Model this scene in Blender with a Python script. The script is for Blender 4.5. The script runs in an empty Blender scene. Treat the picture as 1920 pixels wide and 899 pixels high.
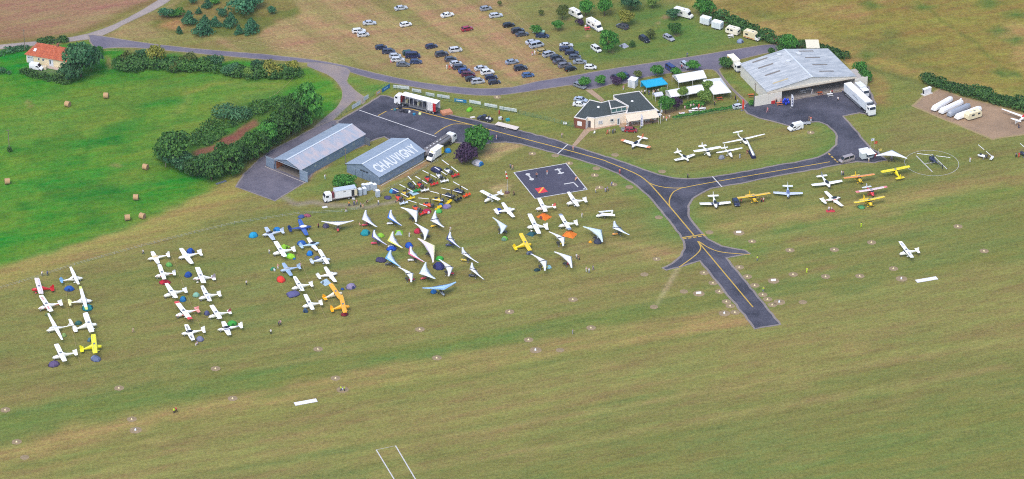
import bpy, bmesh, math, random
import numpy as np
from mathutils import Vector, Matrix

random.seed(7)
rng = np.random.default_rng(7)
sc = bpy.context.scene
COL = sc.collection

# ---------------------------------------------------------------- camera, sky, sun, exposure
FPX, PITCH, DIST = 6500.0, math.radians(29.5), 1030.0      # focal length in photo pixels, depression, distance
CP, SP = math.cos(PITCH), math.sin(PITCH)
CAM = Vector((0, -DIST * CP, DIST * SP))
cam_d = bpy.data.cameras.new("camera")
cam_d.sensor_width = 36.0
cam_d.lens = 36.0 * FPX / 1920.0
cam_d.clip_start, cam_d.clip_end = 5.0, 20000.0
cam = bpy.data.objects.new("camera", cam_d)
cam.location = CAM
cam.rotation_euler = (math.pi / 2 - PITCH, 0, 0)
COL.objects.link(cam)
sc.camera = cam

SUN_EL, SUN_AZ = math.radians(58), math.radians(205)       # veiled sun behind the camera, slightly left
w = bpy.data.worlds.new("World"); sc.world = w; w.use_nodes = True
nt = w.node_tree
sky = nt.nodes.new("ShaderNodeTexSky"); sky.sky_type = 'NISHITA'; sky.sun_disc = False
sky.sun_elevation = SUN_EL; sky.sun_rotation = SUN_AZ; sky.altitude = 100
sky.air_density = 1.0; sky.dust_density = 3.0; sky.ozone_density = 1.0
bgn = nt.nodes["Background"]; bgn.inputs[1].default_value = 0.15
nt.links.new(sky.outputs[0], bgn.inputs[0])
sun_d = bpy.data.lights.new("sun", 'SUN'); sun_d.energy = 0.85; sun_d.angle = math.radians(36); sun_d.color = (1.0, 0.955, 0.88)
sun = bpy.data.objects.new("sun", sun_d); COL.objects.link(sun)
sdir = Vector((math.sin(SUN_AZ) * math.cos(SUN_EL), math.cos(SUN_AZ) * math.cos(SUN_EL), math.sin(SUN_EL)))
sun.rotation_euler = sdir.to_track_quat('Z', 'Y').to_euler()
sc.view_settings.view_transform = 'Standard'
sc.view_settings.look = 'None'
sc.view_settings.gamma = 1.0
sc.view_settings.use_curve_mapping = False
sc.view_settings.exposure = 0.88
sc.cycles.max_bounces = 6
sc.cycles.filter_width = 1.05
sc.cycles.use_denoising = False

# ---------------------------------------------------------------- survey helpers (photo measurement -> metres on the ground plane)
def G(x, y, h=0.0):
    dx, dy = (x - 960.0) / FPX, -(y - 449.5) / FPX
    d = Vector((dx, CP + dy * SP, -SP + dy * CP))
    t = (h - CAM.z) / d.z
    return CAM + d * t
def PX(X, Y, Z=0.0):
    rx, ry, rz = X - CAM.x, Y - CAM.y, Z - CAM.z
    de = ry * CP - rz * SP
    up = ry * SP + rz * CP
    return 960.0 + FPX * rx / de, 449.5 - FPX * up / de
def HD(a, b, h=0.0):
    p, q = G(*a, h), G(*b, h)
    return math.atan2(q.y - p.y, q.x - p.x)
def GL(pts, h=0.0):
    return [G(x, y, h) for x, y in pts]
R = math.radians

# ---------------------------------------------------------------- materials
def lin(c):
    if isinstance(c, str):
        c = tuple(int(c[i:i + 2], 16) for i in (0, 2, 4))
    r = []
    for v in c:
        v = v / 255.0
        r.append(v / 12.92 if v <= 0.04045 else ((v + 0.055) / 1.055) ** 2.4)
    return r
_M = {}
def M(c, rough=0.5, metal=0.0, var=0.10, scale=1.5, coat=0.0, trans=0.0, alpha=1.0):
    key = (c, rough, metal, var, scale, coat, trans, alpha)
    if key in _M: return _M[key]
    l = [min(0.86, v) for v in lin(c)]
    m = bpy.data.materials.new("paint_" + (c if isinstance(c, str) else "%02x%02x%02x" % tuple(c)))
    m.use_nodes = True
    n, k = m.node_tree.nodes, m.node_tree.links
    b = n["Principled BSDF"]
    tc = n.new("ShaderNodeTexCoord"); no = n.new("ShaderNodeTexNoise")
    no.inputs["Scale"].default_value = scale; no.inputs["Detail"].default_value = 5
    k.new(tc.outputs["Object"], no.inputs["Vector"])
    mix = n.new("ShaderNodeMix"); mix.data_type = 'RGBA'
    mix.inputs[6].default_value = [v * (1 - var) for v in l] + [1]
    mix.inputs[7].default_value = [min(0.9, v * (1 + var)) for v in l] + [1]
    k.new(no.outputs[0], mix.inputs[0]); k.new(mix.outputs[2], b.inputs["Base Color"])
    b.inputs["Roughness"].default_value = rough; b.inputs["Metallic"].default_value = metal
    b.inputs["Coat Weight"].default_value = coat
    b.inputs["Alpha"].default_value = alpha
    if trans:
        ts = n.new("ShaderNodeBsdfTranslucent"); k.new(mix.outputs[2], ts.inputs[0])
        mx = n.new("ShaderNodeMixShader"); mx.inputs[0].default_value = trans
        k.new(b.outputs[0], mx.inputs[1]); k.new(ts.outputs[0], mx.inputs[2])
        k.new(mx.outputs[0], n["Material Output"].inputs[0])
    _M[key] = m
    return m
def GLASS(): return M('1b2430', 0.08, 0.0, 0.2)
def TYRE(): return M('1c1c1e', 0.9)
def STEEL(c='9a9ea4'): return M(c, 0.4, 0.6)
def PAINT(c): return M(c, 0.3, 0.0, 0.05, 0.8, 0.4)
def CLOTH(c): return M(c, 0.85, 0.0, 0.12, 2.5, 0.0, 0.15)

# ---------------------------------------------------------------- mesh builder
class MB:
    def __init__(s): s.v, s.f, s.m, s.sm = [], [], [], []
    def add(s, vs, fs, m=0, smooth=False):
        o = len(s.v); s.v += [tuple(p) for p in vs]
        for f in fs:
            s.f.append([i + o for i in f]); s.m.append(m); s.sm.append(smooth)
        return s
    def box(s, x0, x1, y0, y1, z0, z1, m=0):
        return s.hexa([(x0, y0, z0), (x1, y0, z0), (x1, y1, z0), (x0, y1, z0), (x0, y0, z1), (x1, y0, z1), (x1, y1, z1), (x0, y1, z1)], m)
    def hexa(s, p, m=0):
        return s.add(p, [(0, 3, 2, 1), (4, 5, 6, 7), (0, 1, 5, 4), (1, 2, 6, 5), (2, 3, 7, 6), (3, 0, 4, 7)], m)
    def prism(s, poly, z0, z1, m=0, mt=None):
        n = len(poly)
        vs = [(p[0], p[1], z0) for p in poly] + [(p[0], p[1], z1) for p in poly]
        fs = [(i, (i + 1) % n, n + (i + 1) % n, n + i) for i in range(n)]
        s.add(vs, fs + [tuple(range(n - 1, -1, -1))], m)
        return s.add(vs[n:], [tuple(range(n))], m if mt is None else mt)
    def poly(s, pts, m=0): return s.add(pts, [tuple(range(len(pts)))], m)
    def slab(s, quad, t, m=0):                      # four points (top), thickened downwards
        return s.hexa([(p[0], p[1], p[2] - t) for p in quad] + [tuple(p) for p in quad], m)
    def loft(s, rings, m=0, smooth=True, cap=True):
        n = len(rings[0]); vs = [p for r in rings for p in r]; fs = []
        for i in range(len(rings) - 1):
            for j in range(n):
                a, b = i * n + j, i * n + (j + 1) % n
                fs.append((a, b, b + n, a + n))
        s.add(vs, fs, m, smooth)
        if cap:
            s.add(rings[0], [tuple(range(n - 1, -1, -1))], m); s.add(rings[-1], [tuple(range(n))], m)
        return s
    def tube(s, p0, p1, r0, r1=None, n=6, m=0, smooth=True):
        p0, p1 = Vector(p0), Vector(p1); r1 = r0 if r1 is None else r1
        d = (p1 - p0); d = d.normalized() if d.length > 1e-6 else Vector((0, 0, 1))
        a = d.orthogonal().normalized(); b = d.cross(a)
        ring = lambda c, r: [c + a * (r * math.cos(2 * math.pi * i / n)) + b * (r * math.sin(2 * math.pi * i / n)) for i in range(n)]
        return s.loft([ring(p0, r0), ring(p1, r1)], m, smooth)
    def path(s, pts, r, n=5, m=0):
        for a, b in zip(pts[:-1], pts[1:]): s.tube(a, b, r, r, n, m)
        return s
    def ell(s, c, r, nu=10, nv=6, m=0, zmin=-1.0):
        rings = []
        for i in range(nv + 1):
            t = math.asin(zmin) + (math.pi / 2 - math.asin(zmin)) * i / nv
            cr, z = max(0.02, math.cos(t)), math.sin(t)
            rings.append([(c[0] + r[0] * cr * math.cos(2 * math.pi * j / nu), c[1] + r[1] * cr * math.sin(2 * math.pi * j / nu), c[2] + r[2] * z) for j in range(nu)])
        return s.loft(rings, m)
    def mesh(s, name="mesh"):
        me = bpy.data.meshes.new(name)
        me.from_pydata(s.v, [], s.f)
        me.polygons.foreach_set("material_index", s.m)
        me.polygons.foreach_set("use_smooth", s.sm)
        me.update()
        return me
def wheel_mesh(r, wd, n=10):
    b = MB(); b.tube((0, -wd / 2, 0), (0, wd / 2, 0), r, r, n, 0)
    b.tube((0, -wd / 2 - .01, 0), (0, wd / 2 + .01, 0), r * .55, r * .55, n, 1)
    return b.mesh("wheel")

# ---------------------------------------------------------------- object helpers
ALL = []
def put(name, me, mats, parent=None, loc=(0, 0, 0), rz=0.0, rot=None):
    if isinstance(me, MB): me = me.mesh(name)
    if not isinstance(mats, (list, tuple)): mats = [mats]
    while len(me.materials) < len(mats): me.materials.append(mats[len(me.materials)])
    o = bpy.data.objects.new(name, me); COL.objects.link(o)
    for i, m in enumerate(mats):
        if me.materials[i] is not m:
            o.material_slots[i].link = 'OBJECT'; o.material_slots[i].material = m
    o.location = loc
    o.rotation_euler = rot if rot else (0, 0, rz)
    if parent: o.parent = parent
    else: ALL.append(o)
    return o
def tag(o, label, cat, group=None):
    o["label"] = label; o["category"] = cat
    if group: o["group"] = group
    return o
def thing(name, label, cat, loc, rz=0.0, group=None, rot=None, scale=None):
    o = bpy.data.objects.new(name, None); COL.objects.link(o)
    o.location = loc; o.rotation_euler = rot if rot else (0, 0, rz)
    if scale: o.scale = scale
    o.empty_display_size = 0.3
    ALL.append(o)
    return tag(o, label, cat, group)
def struct(name, me, mats):
    o = put(name, me, mats); o["kind"] = "structure"; return o
ORD = ["first", "second", "third", "fourth", "fifth", "sixth", "seventh", "eighth", "ninth", "tenth", "eleventh", "twelfth", "thirteenth",
       "fourteenth", "fifteenth", "sixteenth", "seventeenth", "eighteenth", "nineteenth", "twentieth"]

def spline(pts, n=6, closed=False):
    P = [Vector((p[0], p[1], 0)) for p in pts]; out = []; N = len(P)
    for i in range(N if closed else N - 1):
        g = (lambda k: P[k % N]) if closed else (lambda k: P[max(0, min(N - 1, k))])
        p0, p1, p2, p3 = g(i - 1), g(i), g(i + 1), g(i + 2)
        for j in range(n):
            t = j / n
            q = 0.5 * ((2 * p1) + (p2 - p0) * t + (2 * p0 - 5 * p1 + 4 * p2 - p3) * t * t + (3 * p1 - p0 - 3 * p2 + p3) * t ** 3)
            out.append((q.x, q.y))
    if not closed: out.append((P[-1].x, P[-1].y))
    return out
def pip(px, py, poly):
    inside = np.zeros(px.shape, bool); n = len(poly)
    for i in range(n):
        x1, y1 = poly[i]; x2, y2 = poly[(i + 1) % n]
        c = ((y1 > py) != (y2 > py))
        with np.errstate(divide='ignore', invalid='ignore'):
            xi = (x2 - x1) * (py - y1) / ((y2 - y1) if y2 != y1 else 1e-9) + x1
        inside ^= c & (px < xi)
    return inside
def dline(px, py, pts, closed=False):
    d = np.full(px.shape, 1e9); n = len(pts)
    for i in range(n if closed else n - 1):
        (x1, y1), (x2, y2) = pts[i], pts[(i + 1) % n]
        vx, vy = x2 - x1, y2 - y1; L = vx * vx + vy * vy + 1e-9
        t = np.clip(((px - x1) * vx + (py - y1) * vy) / L, 0, 1)
        d = np.minimum(d, np.hypot(px - x1 - t * vx, py - y1 - t * vy))
    return d
# ================================================================ THE GROUND
def vnoise(X, Y, s, seed):
    r = np.random.default_rng(seed); T = r.random((256, 256))
    x, y = X / s, Y / s
    xi, yi = np.floor(x).astype(int), np.floor(y).astype(int); fx, fy = x - xi, y - yi
    fx, fy = fx * fx * (3 - 2 * fx), fy * fy * (3 - 2 * fy)
    g = lambda a, b: T[a % 256, b % 256]
    return (g(xi, yi) * (1 - fx) + g(xi + 1, yi) * fx) * (1 - fy) + (g(xi, yi + 1) * (1 - fx) + g(xi + 1, yi + 1) * fx) * fy
def gm(pts): return [(p.x, p.y) for p in GL(pts)]

RUNWAY_A = HD((573, 754), (1737, 524))
PARK_A = HD((766, 60), (914, 160))
X0, X1, Y0, Y1, ST = -260.0, 260.0, -190.0, 260.0, 1.0
xs = np.arange(X0, X1 + .1, ST); ys = np.arange(Y0, Y1 + .1, ST)
GX, GY = np.meshgrid(xs, ys)
JX = GX + (vnoise(GX, GY, 5, 1) - .5) * 3.0 + (vnoise(GX, GY, 17, 2) - .5) * 4
JY = GY + (vnoise(GX, GY, 5, 3) - .5) * 3.0 + (vnoise(GX, GY, 17, 4) - .5) * 4
def region(pts, soft=1.5, jit=True):
    p = gm(pts); A, B = (JX, JY) if jit else (GX, GY)
    d = dline(A, B, p, True); ins = pip(A, B, p)
    return np.clip(0.5 + np.where(ins, d, -d) / (2 * soft), 0, 1)
def band(pts, wd, soft=1.0, jit=True):
    A, B = (JX, JY) if jit else (GX, GY)
    return np.clip((wd / 2 + soft - dline(A, B, gm(pts))) / (2 * soft), 0, 1)

P_STUB = [(-600, -500), (420, -500), (330, -40), (300, 0), (262, 22), (215, 46), (165, 63), (100, 74), (0, 84), (-600, 130)]
P_MEAD = [(-600, 150), (0, 95), (100, 84), (165, 76), (185, 92), (300, 100), (420, 112), (560, 128), (590, 128), (628, 152), (640, 178),
          (626, 203), (560, 238), (500, 272), (460, 316), (410, 345), (350, 380), (240, 430), (120, 468), (0, 508), (-600, 720)]
P_PARK = [(200, 72), (300, 22), (380, -60), (500, -300), (1010, -300), (1060, 0), (1065, 60), (1100, 140), (960, 168), (830, 161), (640, 124), (400, 96)]
P_CAMP = [(1010, -300), (1120, -300), (1180, -20), (1320, 50), (1460, 82), (1200, 130), (1090, 145), (1060, 60)]
P_ROUGH = [(1110, -300), (1175, -20), (1305, 12), (1330, 40), (1450, 80), (1590, 108), (1640, 128), (1740, 158), (1920, 205), (2500, 360), (2500, -500), (1110, -500)]
P_PLANT = [(285, 52), (330, 8), (400, -30), (540, -10), (560, 20), (470, 62), (440, 72), (310, 62)]
col = np.zeros(GX.shape + (3,)); tex = np.zeros(GX.shape + (3,))
def paint(mask, c, k=1.0):
    global col
    m = (mask * k)[..., None]; col = col * (1 - m) + np.array(lin(c)) * m
def settex(mask, r, g, b):
    global tex
    m = mask[..., None]; tex = tex * (1 - m) + np.array((r, g, b)) * m
one = np.ones(GX.shape)
nz1, nz2, nz3 = vnoise(GX, GY, 40, 11), vnoise(GX, GY, 14, 12), vnoise(GX, GY, 7, 13)
ca, sa = math.cos(RUNWAY_A), math.sin(RUNWAY_A)
U, V = GX * ca + GY * sa, -GX * sa + GY * ca
stre = vnoise(U / 7, V, 3.0, 21) * .3 + vnoise(U / 6, V, 9.0, 22) * .4 + vnoise(U / 3, V, 16.0, 23) * .3
paint(one, (133, 125, 74)); settex(one, 1, 0, .25)
paint(np.clip((stre - .45) * 3, 0, 1), (124, 124, 68), .5)
paint(np.clip((stre - .62) * 4, 0, 1), (104, 122, 60), .45)
paint(np.clip((.42 - stre) * 4, 0, 1), (150, 132, 84), .5)
paint(np.clip((nz1 - .5) * 3, 0, 1), (122, 128, 72), .35)
mS = region(P_STUB, 1.0); mM = region(P_MEAD, 1.6); mP = region(P_PARK, 1.5); mC = region(P_CAMP, 4); mR = region(P_ROUGH, 1.2); mL = region(P_PLANT, 1.5)
# meadow
paint(mM, (66, 134, 42)); settex(mM, .25, 0, 1)
paint(mM * np.clip((nz1 * .6 + nz2 * .4 - .38) * 3.2, 0, 1), (116, 144, 58), .7)
paint(mM * np.clip((nz2 * .5 + nz3 * .5 - .55) * 4, 0, 1), (50, 118, 42), .7)
for ln, wd in (([(60, 210), (140, 195), (260, 170), (420, 150)], 16), ([(250, 330), (330, 250), (420, 190), (520, 150)], 14), ([(0, 250), (140, 235), (240, 215)], 12)):
    paint(mM * band(ln, wd, 6), (130, 138, 68), .5)
edge = mM * np.clip((7 - dline(JX, JY, gm(P_MEAD[-8:]))) / 7, 0, 1)
paint(edge, (120, 142, 62), .7)
paint(band([(-100, 560), (0, 525), (120, 484), (240, 446), (350, 396), (420, 362), (455, 345)], 11, 5) * (1 - mM), (164, 144, 86), .8)
paint(band([(325, 215), (352, 175), (395, 160), (520, 162)], 2, 1.5) * mM, (160, 150, 90), .5)
# stubble field, its grass verge
paint(mS, (170, 137, 102)); settex(mS, .7, .2, .1)
paint(mS * np.clip((nz2 - .5) * 3, 0, 1), (158, 130, 96), .7)
paint(mS * np.clip((nz1 - .55) * 4, 0, 1), (181, 148, 114), .6)
paint(band([(0, 81), (100, 71), (165, 59), (215, 40), (262, 15), (300, -8)], 4.5, 2), (138, 132, 70), .9)
# car park field, young plantation, camp site
paint(mP, (160, 138, 92)); settex(mP, 0, 1, .2)
pa, pb = math.cos(PARK_A), math.sin(PARK_A)
PU, PV = GX * pa + GY * pb, -GX * pb + GY * pa
ps = vnoise(PU / 12, PV, 4.5, 31) * .6 + vnoise(PU / 9, PV, 11, 32) * .4
paint(mP * np.clip((ps - .5) * 5, 0, 1), (136, 131, 74), .75)
paint(mP * np.clip((.42 - ps) * 6, 0, 1), (178, 144, 104), .7)
for a, b, wd in (((766, 8), (952, 140), 4.5), ((560, 30), (740, 100), 4), ((790, -20), (1010, 120), 3), ((640, 0), (850, 140), 3.0), ((880, 10), (1005, 100), 3.5)):
    paint(mP * band([a, b], wd, 1.2), (180, 143, 104), .75)
paint(mP * region([(860, -300), (1010, -300), (1060, 60), (1090, 140), (1030, 120), (960, 40)], 8), (130, 130, 70), .8)
paint(mP * band([(215, 75), (400, 95), (640, 124), (830, 160), (930, 168)], 3, 2), (134, 132, 66), .8)
paint(mL, (138, 122, 70)); settex(mL, 0, .2, .8)
paint(mL * np.clip((nz3 - .45) * 4, 0, 1), (104, 116, 52), .8)
paint(mL * region([(308, 50), (330, 36), (352, 42), (345, 60), (318, 60)], 1.5), (176, 134, 88), .9)
paint(mC, (122, 126, 64)); settex(mC, .2, .3, .5)
paint(mC * np.clip((nz2 - .5) * 4, 0, 1), (96, 124, 54), .7)
paint(mC * region([(1200, 60), (1300, 40), (1400, 80), (1250, 120)], 6), (92, 128, 54), .7)
# rough grassland
paint(mR, (150, 132, 64)); settex(mR, .35, 0, 1)
paint(mR * np.clip((nz1 * .6 + nz3 * .4 - .45) * 4, 0, 1), (118, 122, 58), .75)
paint(mR * np.clip((nz2 * .7 + nz3 * .3 - .56) * 5, 0, 1), (174, 142, 84), .8)
paint(mR * band([(1300, 10), (1450, 62), (1600, 96), (1740, 148), (1920, 195)], 7, 4), (178, 147, 80), .7)
paint(mR * band([(1740, 20), (1800, 68), (1860, 108), (1920, 150)], 1.2, 1), (110, 118, 50), .8)
for c in ((1725, 14), (1858, 6), (1868, 57), (1908, 30), (1640, 12), (1905, 74), (1634, 107), (1880, 140)):
    paint(mR * region([(c[0] - 22, c[1]), (c[0], c[1] - 7), (c[0] + 24, c[1] + 1), (c[0], c[1] + 8)], 2.5), (74, 118, 46), .85)
# airfield details: worn strip along the runway, green strip, verges, dirt
paint(band([(-80, 876), (0, 856), (250, 792), (500, 747), (700, 706), (1000, 658), (1300, 606), (1420, 588)], 5, 3), (171, 138, 96), .75)
paint(band([(-80, 905), (300, 820), (620, 752), (1000, 686), (1300, 640)], 1.5, 2), (130, 132, 68), .8)
paint(band([(0, 800), (300, 752), (620, 690), (1000, 622), (1200, 585)], 7, 6), (104, 128, 62), .45)
paint(band([(1340, 462), (1450, 446), (1600, 418), (1760, 388), (1940, 350)], 7, 4), (96, 130, 56), .7)
paint(band([(1310, 430), (1450, 414), (1600, 392), (1760, 365), (1940, 330)], 4, 4), (164, 140, 90), .7)
paint(region([(1100, 260), (1180, 245), (1400, 200), (1420, 225), (1480, 245), (1530, 235), (1562, 262), (1545, 290), (1440, 308), (1300, 330), (1180, 300)], 6), (134, 128, 74), .6)
for ln in ([(1130, 296), (1210, 322), (1290, 338), (1400, 322), (1540, 294), (1566, 262), (1540, 232)], [(1040, 296), (1150, 330), (1215, 378), (1262, 440)], [(1400, 470), (1320, 440), (1300, 400)]):
    paint(band(ln, 7, 4), (96, 130, 58), .6)
paint(region([(600, 332), (690, 270), (700, 285), (660, 330), (610, 372), (560, 372)], 4), (112, 132, 62), .7)
paint(band([(650, 135), (720, 165), (900, 205), (1040, 240)], 8, 6), (128, 134, 62), .7)
paint(region([(650, 140), (735, 160), (690, 182)], 3), (88, 134, 52), .8)
paint(region([(1090, 180), (1180, 150), (1300, 150), (1400, 200), (1240, 230), (1060, 250)], 5), (112, 124, 60), .6)
paint(region([(1420, 195), (1350, 145), (1380, 140), (1440, 192)], 2), (104, 128, 56), .7)
paint(region([(1585, 216), (1640, 190), (1660, 130), (1740, 165), (1700, 205), (1640, 280), (1610, 250)], 5), (124, 130, 64), .6)
paint(band([(1640, 140), (1655, 165), (1650, 195)], 4, 2), (160, 128, 80), .7)
paint(region([(1582, 108), (1610, 112), (1615, 135), (1598, 130)], 2), (186, 148, 90), .85)
paint(band([(1625, 125), (1740, 162)], 1, 1), (96, 100, 52), .8)
paint(region([(900, 275), (930, 268), (985, 272), (960, 285), (915, 300), (885, 310)], 1.5), (178, 148, 110), .9)
paint(region([(926, 352), (948, 342), (968, 345), (962, 358), (950, 367), (934, 362)], 1.0), (178, 152, 112), .9)
paint(region([(565, 340), (682, 265), (688, 268), (578, 345)], .8), (168, 136, 110), .9)
paint(region([(708, 352), (795, 297), (806, 300), (722, 356)], .8), (170, 138, 104), .9)
paint(region([(578, 345), (600, 352), (596, 372), (520, 378)], 2.0), (134, 132, 70), .8)
paint(band([(520, 372), (560, 378), (620, 384), (700, 384), (760, 374)], 2.6, .8), (150, 135, 124), .85)
paint(region([(1225, 212), (1262, 205), (1340, 196), (1342, 204), (1270, 217), (1250, 226)], 1.5), (172, 140, 108), .8)
paint(region([(188, 105), (200, 112), (205, 128), (192, 122)], 1.2), (176, 130, 108), .9)
paint(region([(55, 128), (125, 132), (128, 140), (60, 134)], 1.5), (128, 122, 112), .8)
paint(band([(640, 300 + 255), (700, 540), (800, 512), (880, 502)], 2, 2), (166, 138, 92), .6)
paint(band([(1060, 470), (1130, 458), (1220, 470), (1260, 480)], 3, 3), (176, 142, 104), .6)
paint(band([(1231, 572), (1272, 502)], 1.3, .5, False), (170, 150, 118), .95)
for c in ((1240, 487, 9), (1330, 400, 6), (1475, 408, 8), (900, 300, 4), (1340, 600, 6), (690, 705, 8), (1130, 690, 10), (300, 830, 8), (1600, 660, 10)):
    paint(region([(c[0] - 3 * c[2], c[1] + 2), (c[0], c[1] - c[2] * .8), (c[0] + 3 * c[2], c[1] - 3), (c[0], c[1] + c[2] * .8)], 3), (172, 142, 98), .5)
EDGE = [(-150, 897), (573, 750), (1737, 522), (2050, 460)]
paint(region(EDGE + [(2050, 360), (1500, 470), (1250, 560), (600, 660), (-150, 800)], 1.5), (104, 124, 58), .32)
paint(region(EDGE + [(2050, 640), (1200, 760), (-150, 1010)], 2.0), (154, 136, 86), .3)
paint(region([(300, 1000), (900, 860), (1500, 800), (2000, 700), (2000, 1100), (300, 1100)], 14), (110, 126, 62), .35)
paint(band([(-80, 876), (0, 856), (250, 792), (500, 747), (700, 706), (1000, 658), (1300, 606), (1420, 588)], 6, 4), (176, 140, 96), .6)
paint(band([(-80, 990), (400, 880), (900, 780), (1500, 650), (2000, 560)], 12, 8), (158, 138, 90), .3)
paint(mM * region([(352, 292), (372, 262), (400, 240), (414, 212), (440, 196), (520, 180), (560, 190), (470, 240), (400, 300), (360, 308)], 2.5), (84, 112, 54), .85)
paint(mM * band([(350, 270), (385, 240), (408, 212), (430, 192), (520, 172)], 2.0, 2.5), (150, 140, 84), .6)
paint(region([(365, 285), (405, 265), (440, 245), (470, 222), (478, 234), (438, 266), (402, 284), (376, 296)], .8), (150, 92, 88), .95)
tr_ = random.Random(4)
for i in range(34):                                   # mower and wheel lines along the runway
    y_ = tr_.uniform(500, 1010); x_ = tr_.uniform(-100, 900); l_ = tr_.uniform(500, 1400); sl = -.17 - .02 * tr_.random()
    paint(band([(x_, y_ - (x_) * .19 + 60), (x_ + l_, y_ - (x_) * .19 + 60 + l_ * sl)], tr_.choice((.5, .8, 3.0, 5.0)), 1.0, False) * (1 - mM), tr_.choice(((154, 136, 88), (112, 122, 62), (158, 140, 92), (104, 120, 60))), tr_.uniform(.2, .45))
for i in range(60):                                   # worn and lush patches on the airfield
    cx, cy, rr = tr_.uniform(0, 1920), tr_.uniform(430, 899), tr_.uniform(4, 16)
    paint(region([(cx - rr * 3, cy + rr * .4), (cx, cy - rr * .5), (cx + rr * 3, cy - rr * .4), (cx, cy + rr * .5)], 3) * (1 - mM), tr_.choice(((158, 134, 92), (108, 126, 64), (150, 130, 84))), .35)
for c in ((54, 194), (46, 188), (213, 306), (1064, 35), (1230, 46), (1265, 72), (1240, 34), (1145, 100), (1100, 63), (1253, 80), (1370, 66)):
    paint(region([(c[0] - 7, c[1]), (c[0], c[1] - 4), (c[0] + 7, c[1]), (c[0], c[1] + 4)], .6), (176, 140, 108), .6)

col = col * (1 + mM[..., None] * (np.array((.80, .95, .62)) - 1)) * (1 + mS[..., None] * (np.array((.78, .72, .72)) - 1)) * (1 + mP[..., None] * (np.array((.92, .95, .9)) - 1)) * (1 + mR[..., None] * (np.array((.88, .92, .95)) - 1))
air = (1 - np.clip(mM + mS + mP + mC + mR, 0, 1))[..., None]; col = col * (1 + air * (np.array((.97, 1.04, .88)) - 1))
def land_mat():
    m = bpy.data.materials.new("land"); m.use_nodes = True
    n, k = m.node_tree.nodes, m.node_tree.links; b = n["Principled BSDF"]
    at = n.new("ShaderNodeAttribute"); at.attribute_name = "land"
    tx = n.new("ShaderNodeAttribute"); tx.attribute_name = "tex"
    sep = n.new("ShaderNodeSeparateColor"); k.new(tx.outputs["Color"], sep.inputs[0])
    tc = n.new("ShaderNodeTexCoord")
    def noise(scale, detail, mp=None, rough=.6):
        t = n.new("ShaderNodeTexNoise"); t.inputs["Scale"].default_value = scale; t.inputs["Detail"].default_value = detail
        t.inputs["Roughness"].default_value = rough
        if mp:
            a, sx, sy = mp
            mn = n.new("ShaderNodeMapping"); mn.vector_type = 'POINT'; mn.inputs["Rotation"].default_value = (0, 0, -a)
            m2 = n.new("ShaderNodeMapping"); m2.inputs["Scale"].default_value = (sx, sy, 1)
            k.new(tc.outputs["Object"], mn.inputs[0]); k.new(mn.outputs[0], m2.inputs[0]); k.new(m2.outputs[0], t.inputs["Vector"])
        else: k.new(tc.outputs["Object"], t.inputs["Vector"])
        return t.outputs[0]
    def math_(op, a, b_):
        t = n.new("ShaderNodeMath"); t.operation = op
        for i, v in enumerate((a, b_)):
            if isinstance(v, (int, float)): t.inputs[i].default_value = v
            else: k.new(v, t.inputs[i])
        return t.outputs[0]
    s1 = math_('MULTIPLY', math_('SUBTRACT', noise(1, 6, (RUNWAY_A, .06, .4), .75), .5), sep.outputs[0])
    s2 = math_('MULTIPLY', math_('SUBTRACT', noise(1, 6, (PARK_A, .05, .8), .72), .5), sep.outputs[1])
    f1 = math_('SUBTRACT', noise(1.1, 6, None, .75), .5)
    f2 = math_('ADD', math_('MULTIPLY', math_('SUBTRACT', noise(.35, 5), .5), sep.outputs[2]), math_('MULTIPLY', math_('SUBTRACT', noise(1, 7, (RUNWAY_A, .12, .5), .8), .5), .8))
    tot = math_('ADD', math_('ADD', math_('MULTIPLY', s1, .75), math_('MULTIPLY', s2, .8)), math_('ADD', math_('MULTIPLY', f1, 1.6), math_('MULTIPLY', f2, .9)))
    val = math_('ADD', tot, 1.0)
    mul = n.new("ShaderNodeMix"); mul.data_type = 'RGBA'; mul.blend_type = 'MULTIPLY'; mul.inputs[0].default_value = 1
    cmb = n.new("ShaderNodeCombineColor")
    for i in range(3): k.new(val, cmb.inputs[i])
    k.new(at.outputs["Color"], mul.inputs[6]); k.new(cmb.outputs[0], mul.inputs[7])
    # green / straw tint from a second, coarser streak
    hue = n.new("ShaderNodeHueSaturation")
    h = math_('ADD', math_('ADD', math_('MULTIPLY', math_('SUBTRACT', noise(1, 6, (RUNWAY_A, .03, .16), .7), .5), .2), math_('MULTIPLY', math_('SUBTRACT', noise(.45, 6, None, .8), .5), .1)), .503)
    k.new(h, hue.inputs["Hue"]); k.new(mul.outputs[2], hue.inputs["Color"])
    k.new(hue.outputs[0], b.inputs["Base Color"])
    b.inputs["Roughness"].default_value = .95; b.inputs["Specular IOR Level"].default_value = .1
    bmp = n.new("ShaderNodeBump"); bmp.inputs["Strength"].default_value = .5; bmp.inputs["Distance"].default_value = .25
    k.new(noise(2.2, 5), bmp.inputs["Height"]); k.new(bmp.outputs[0], b.inputs["Normal"])
    return m
LAND = land_mat()
H, Wd = GX.shape
idx = np.arange(H * Wd).reshape(H, Wd)
quads = np.stack([idx[:-1, :-1], idx[:-1, 1:], idx[1:, 1:], idx[1:, :-1]], -1).reshape(-1, 4)
relief = (vnoise(GX, GY, 9, 51) + vnoise(GX, GY, 3.3, 52) * .5 - .75) * .05
GZ = np.minimum(relief, 0.0) - .01
XYZ = np.stack([GX, GY, GZ], -1).reshape(-1, 3)
cA = col.reshape(-1, 3) * .77; tA = tex.reshape(-1, 3)
def fc(m): return m[:-1, :-1].reshape(-1) > .5
own = np.zeros(len(quads), int)
for i, mk in enumerate((mS, mM, mP, mC, mR)): own[fc(mk)] = i + 1
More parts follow.
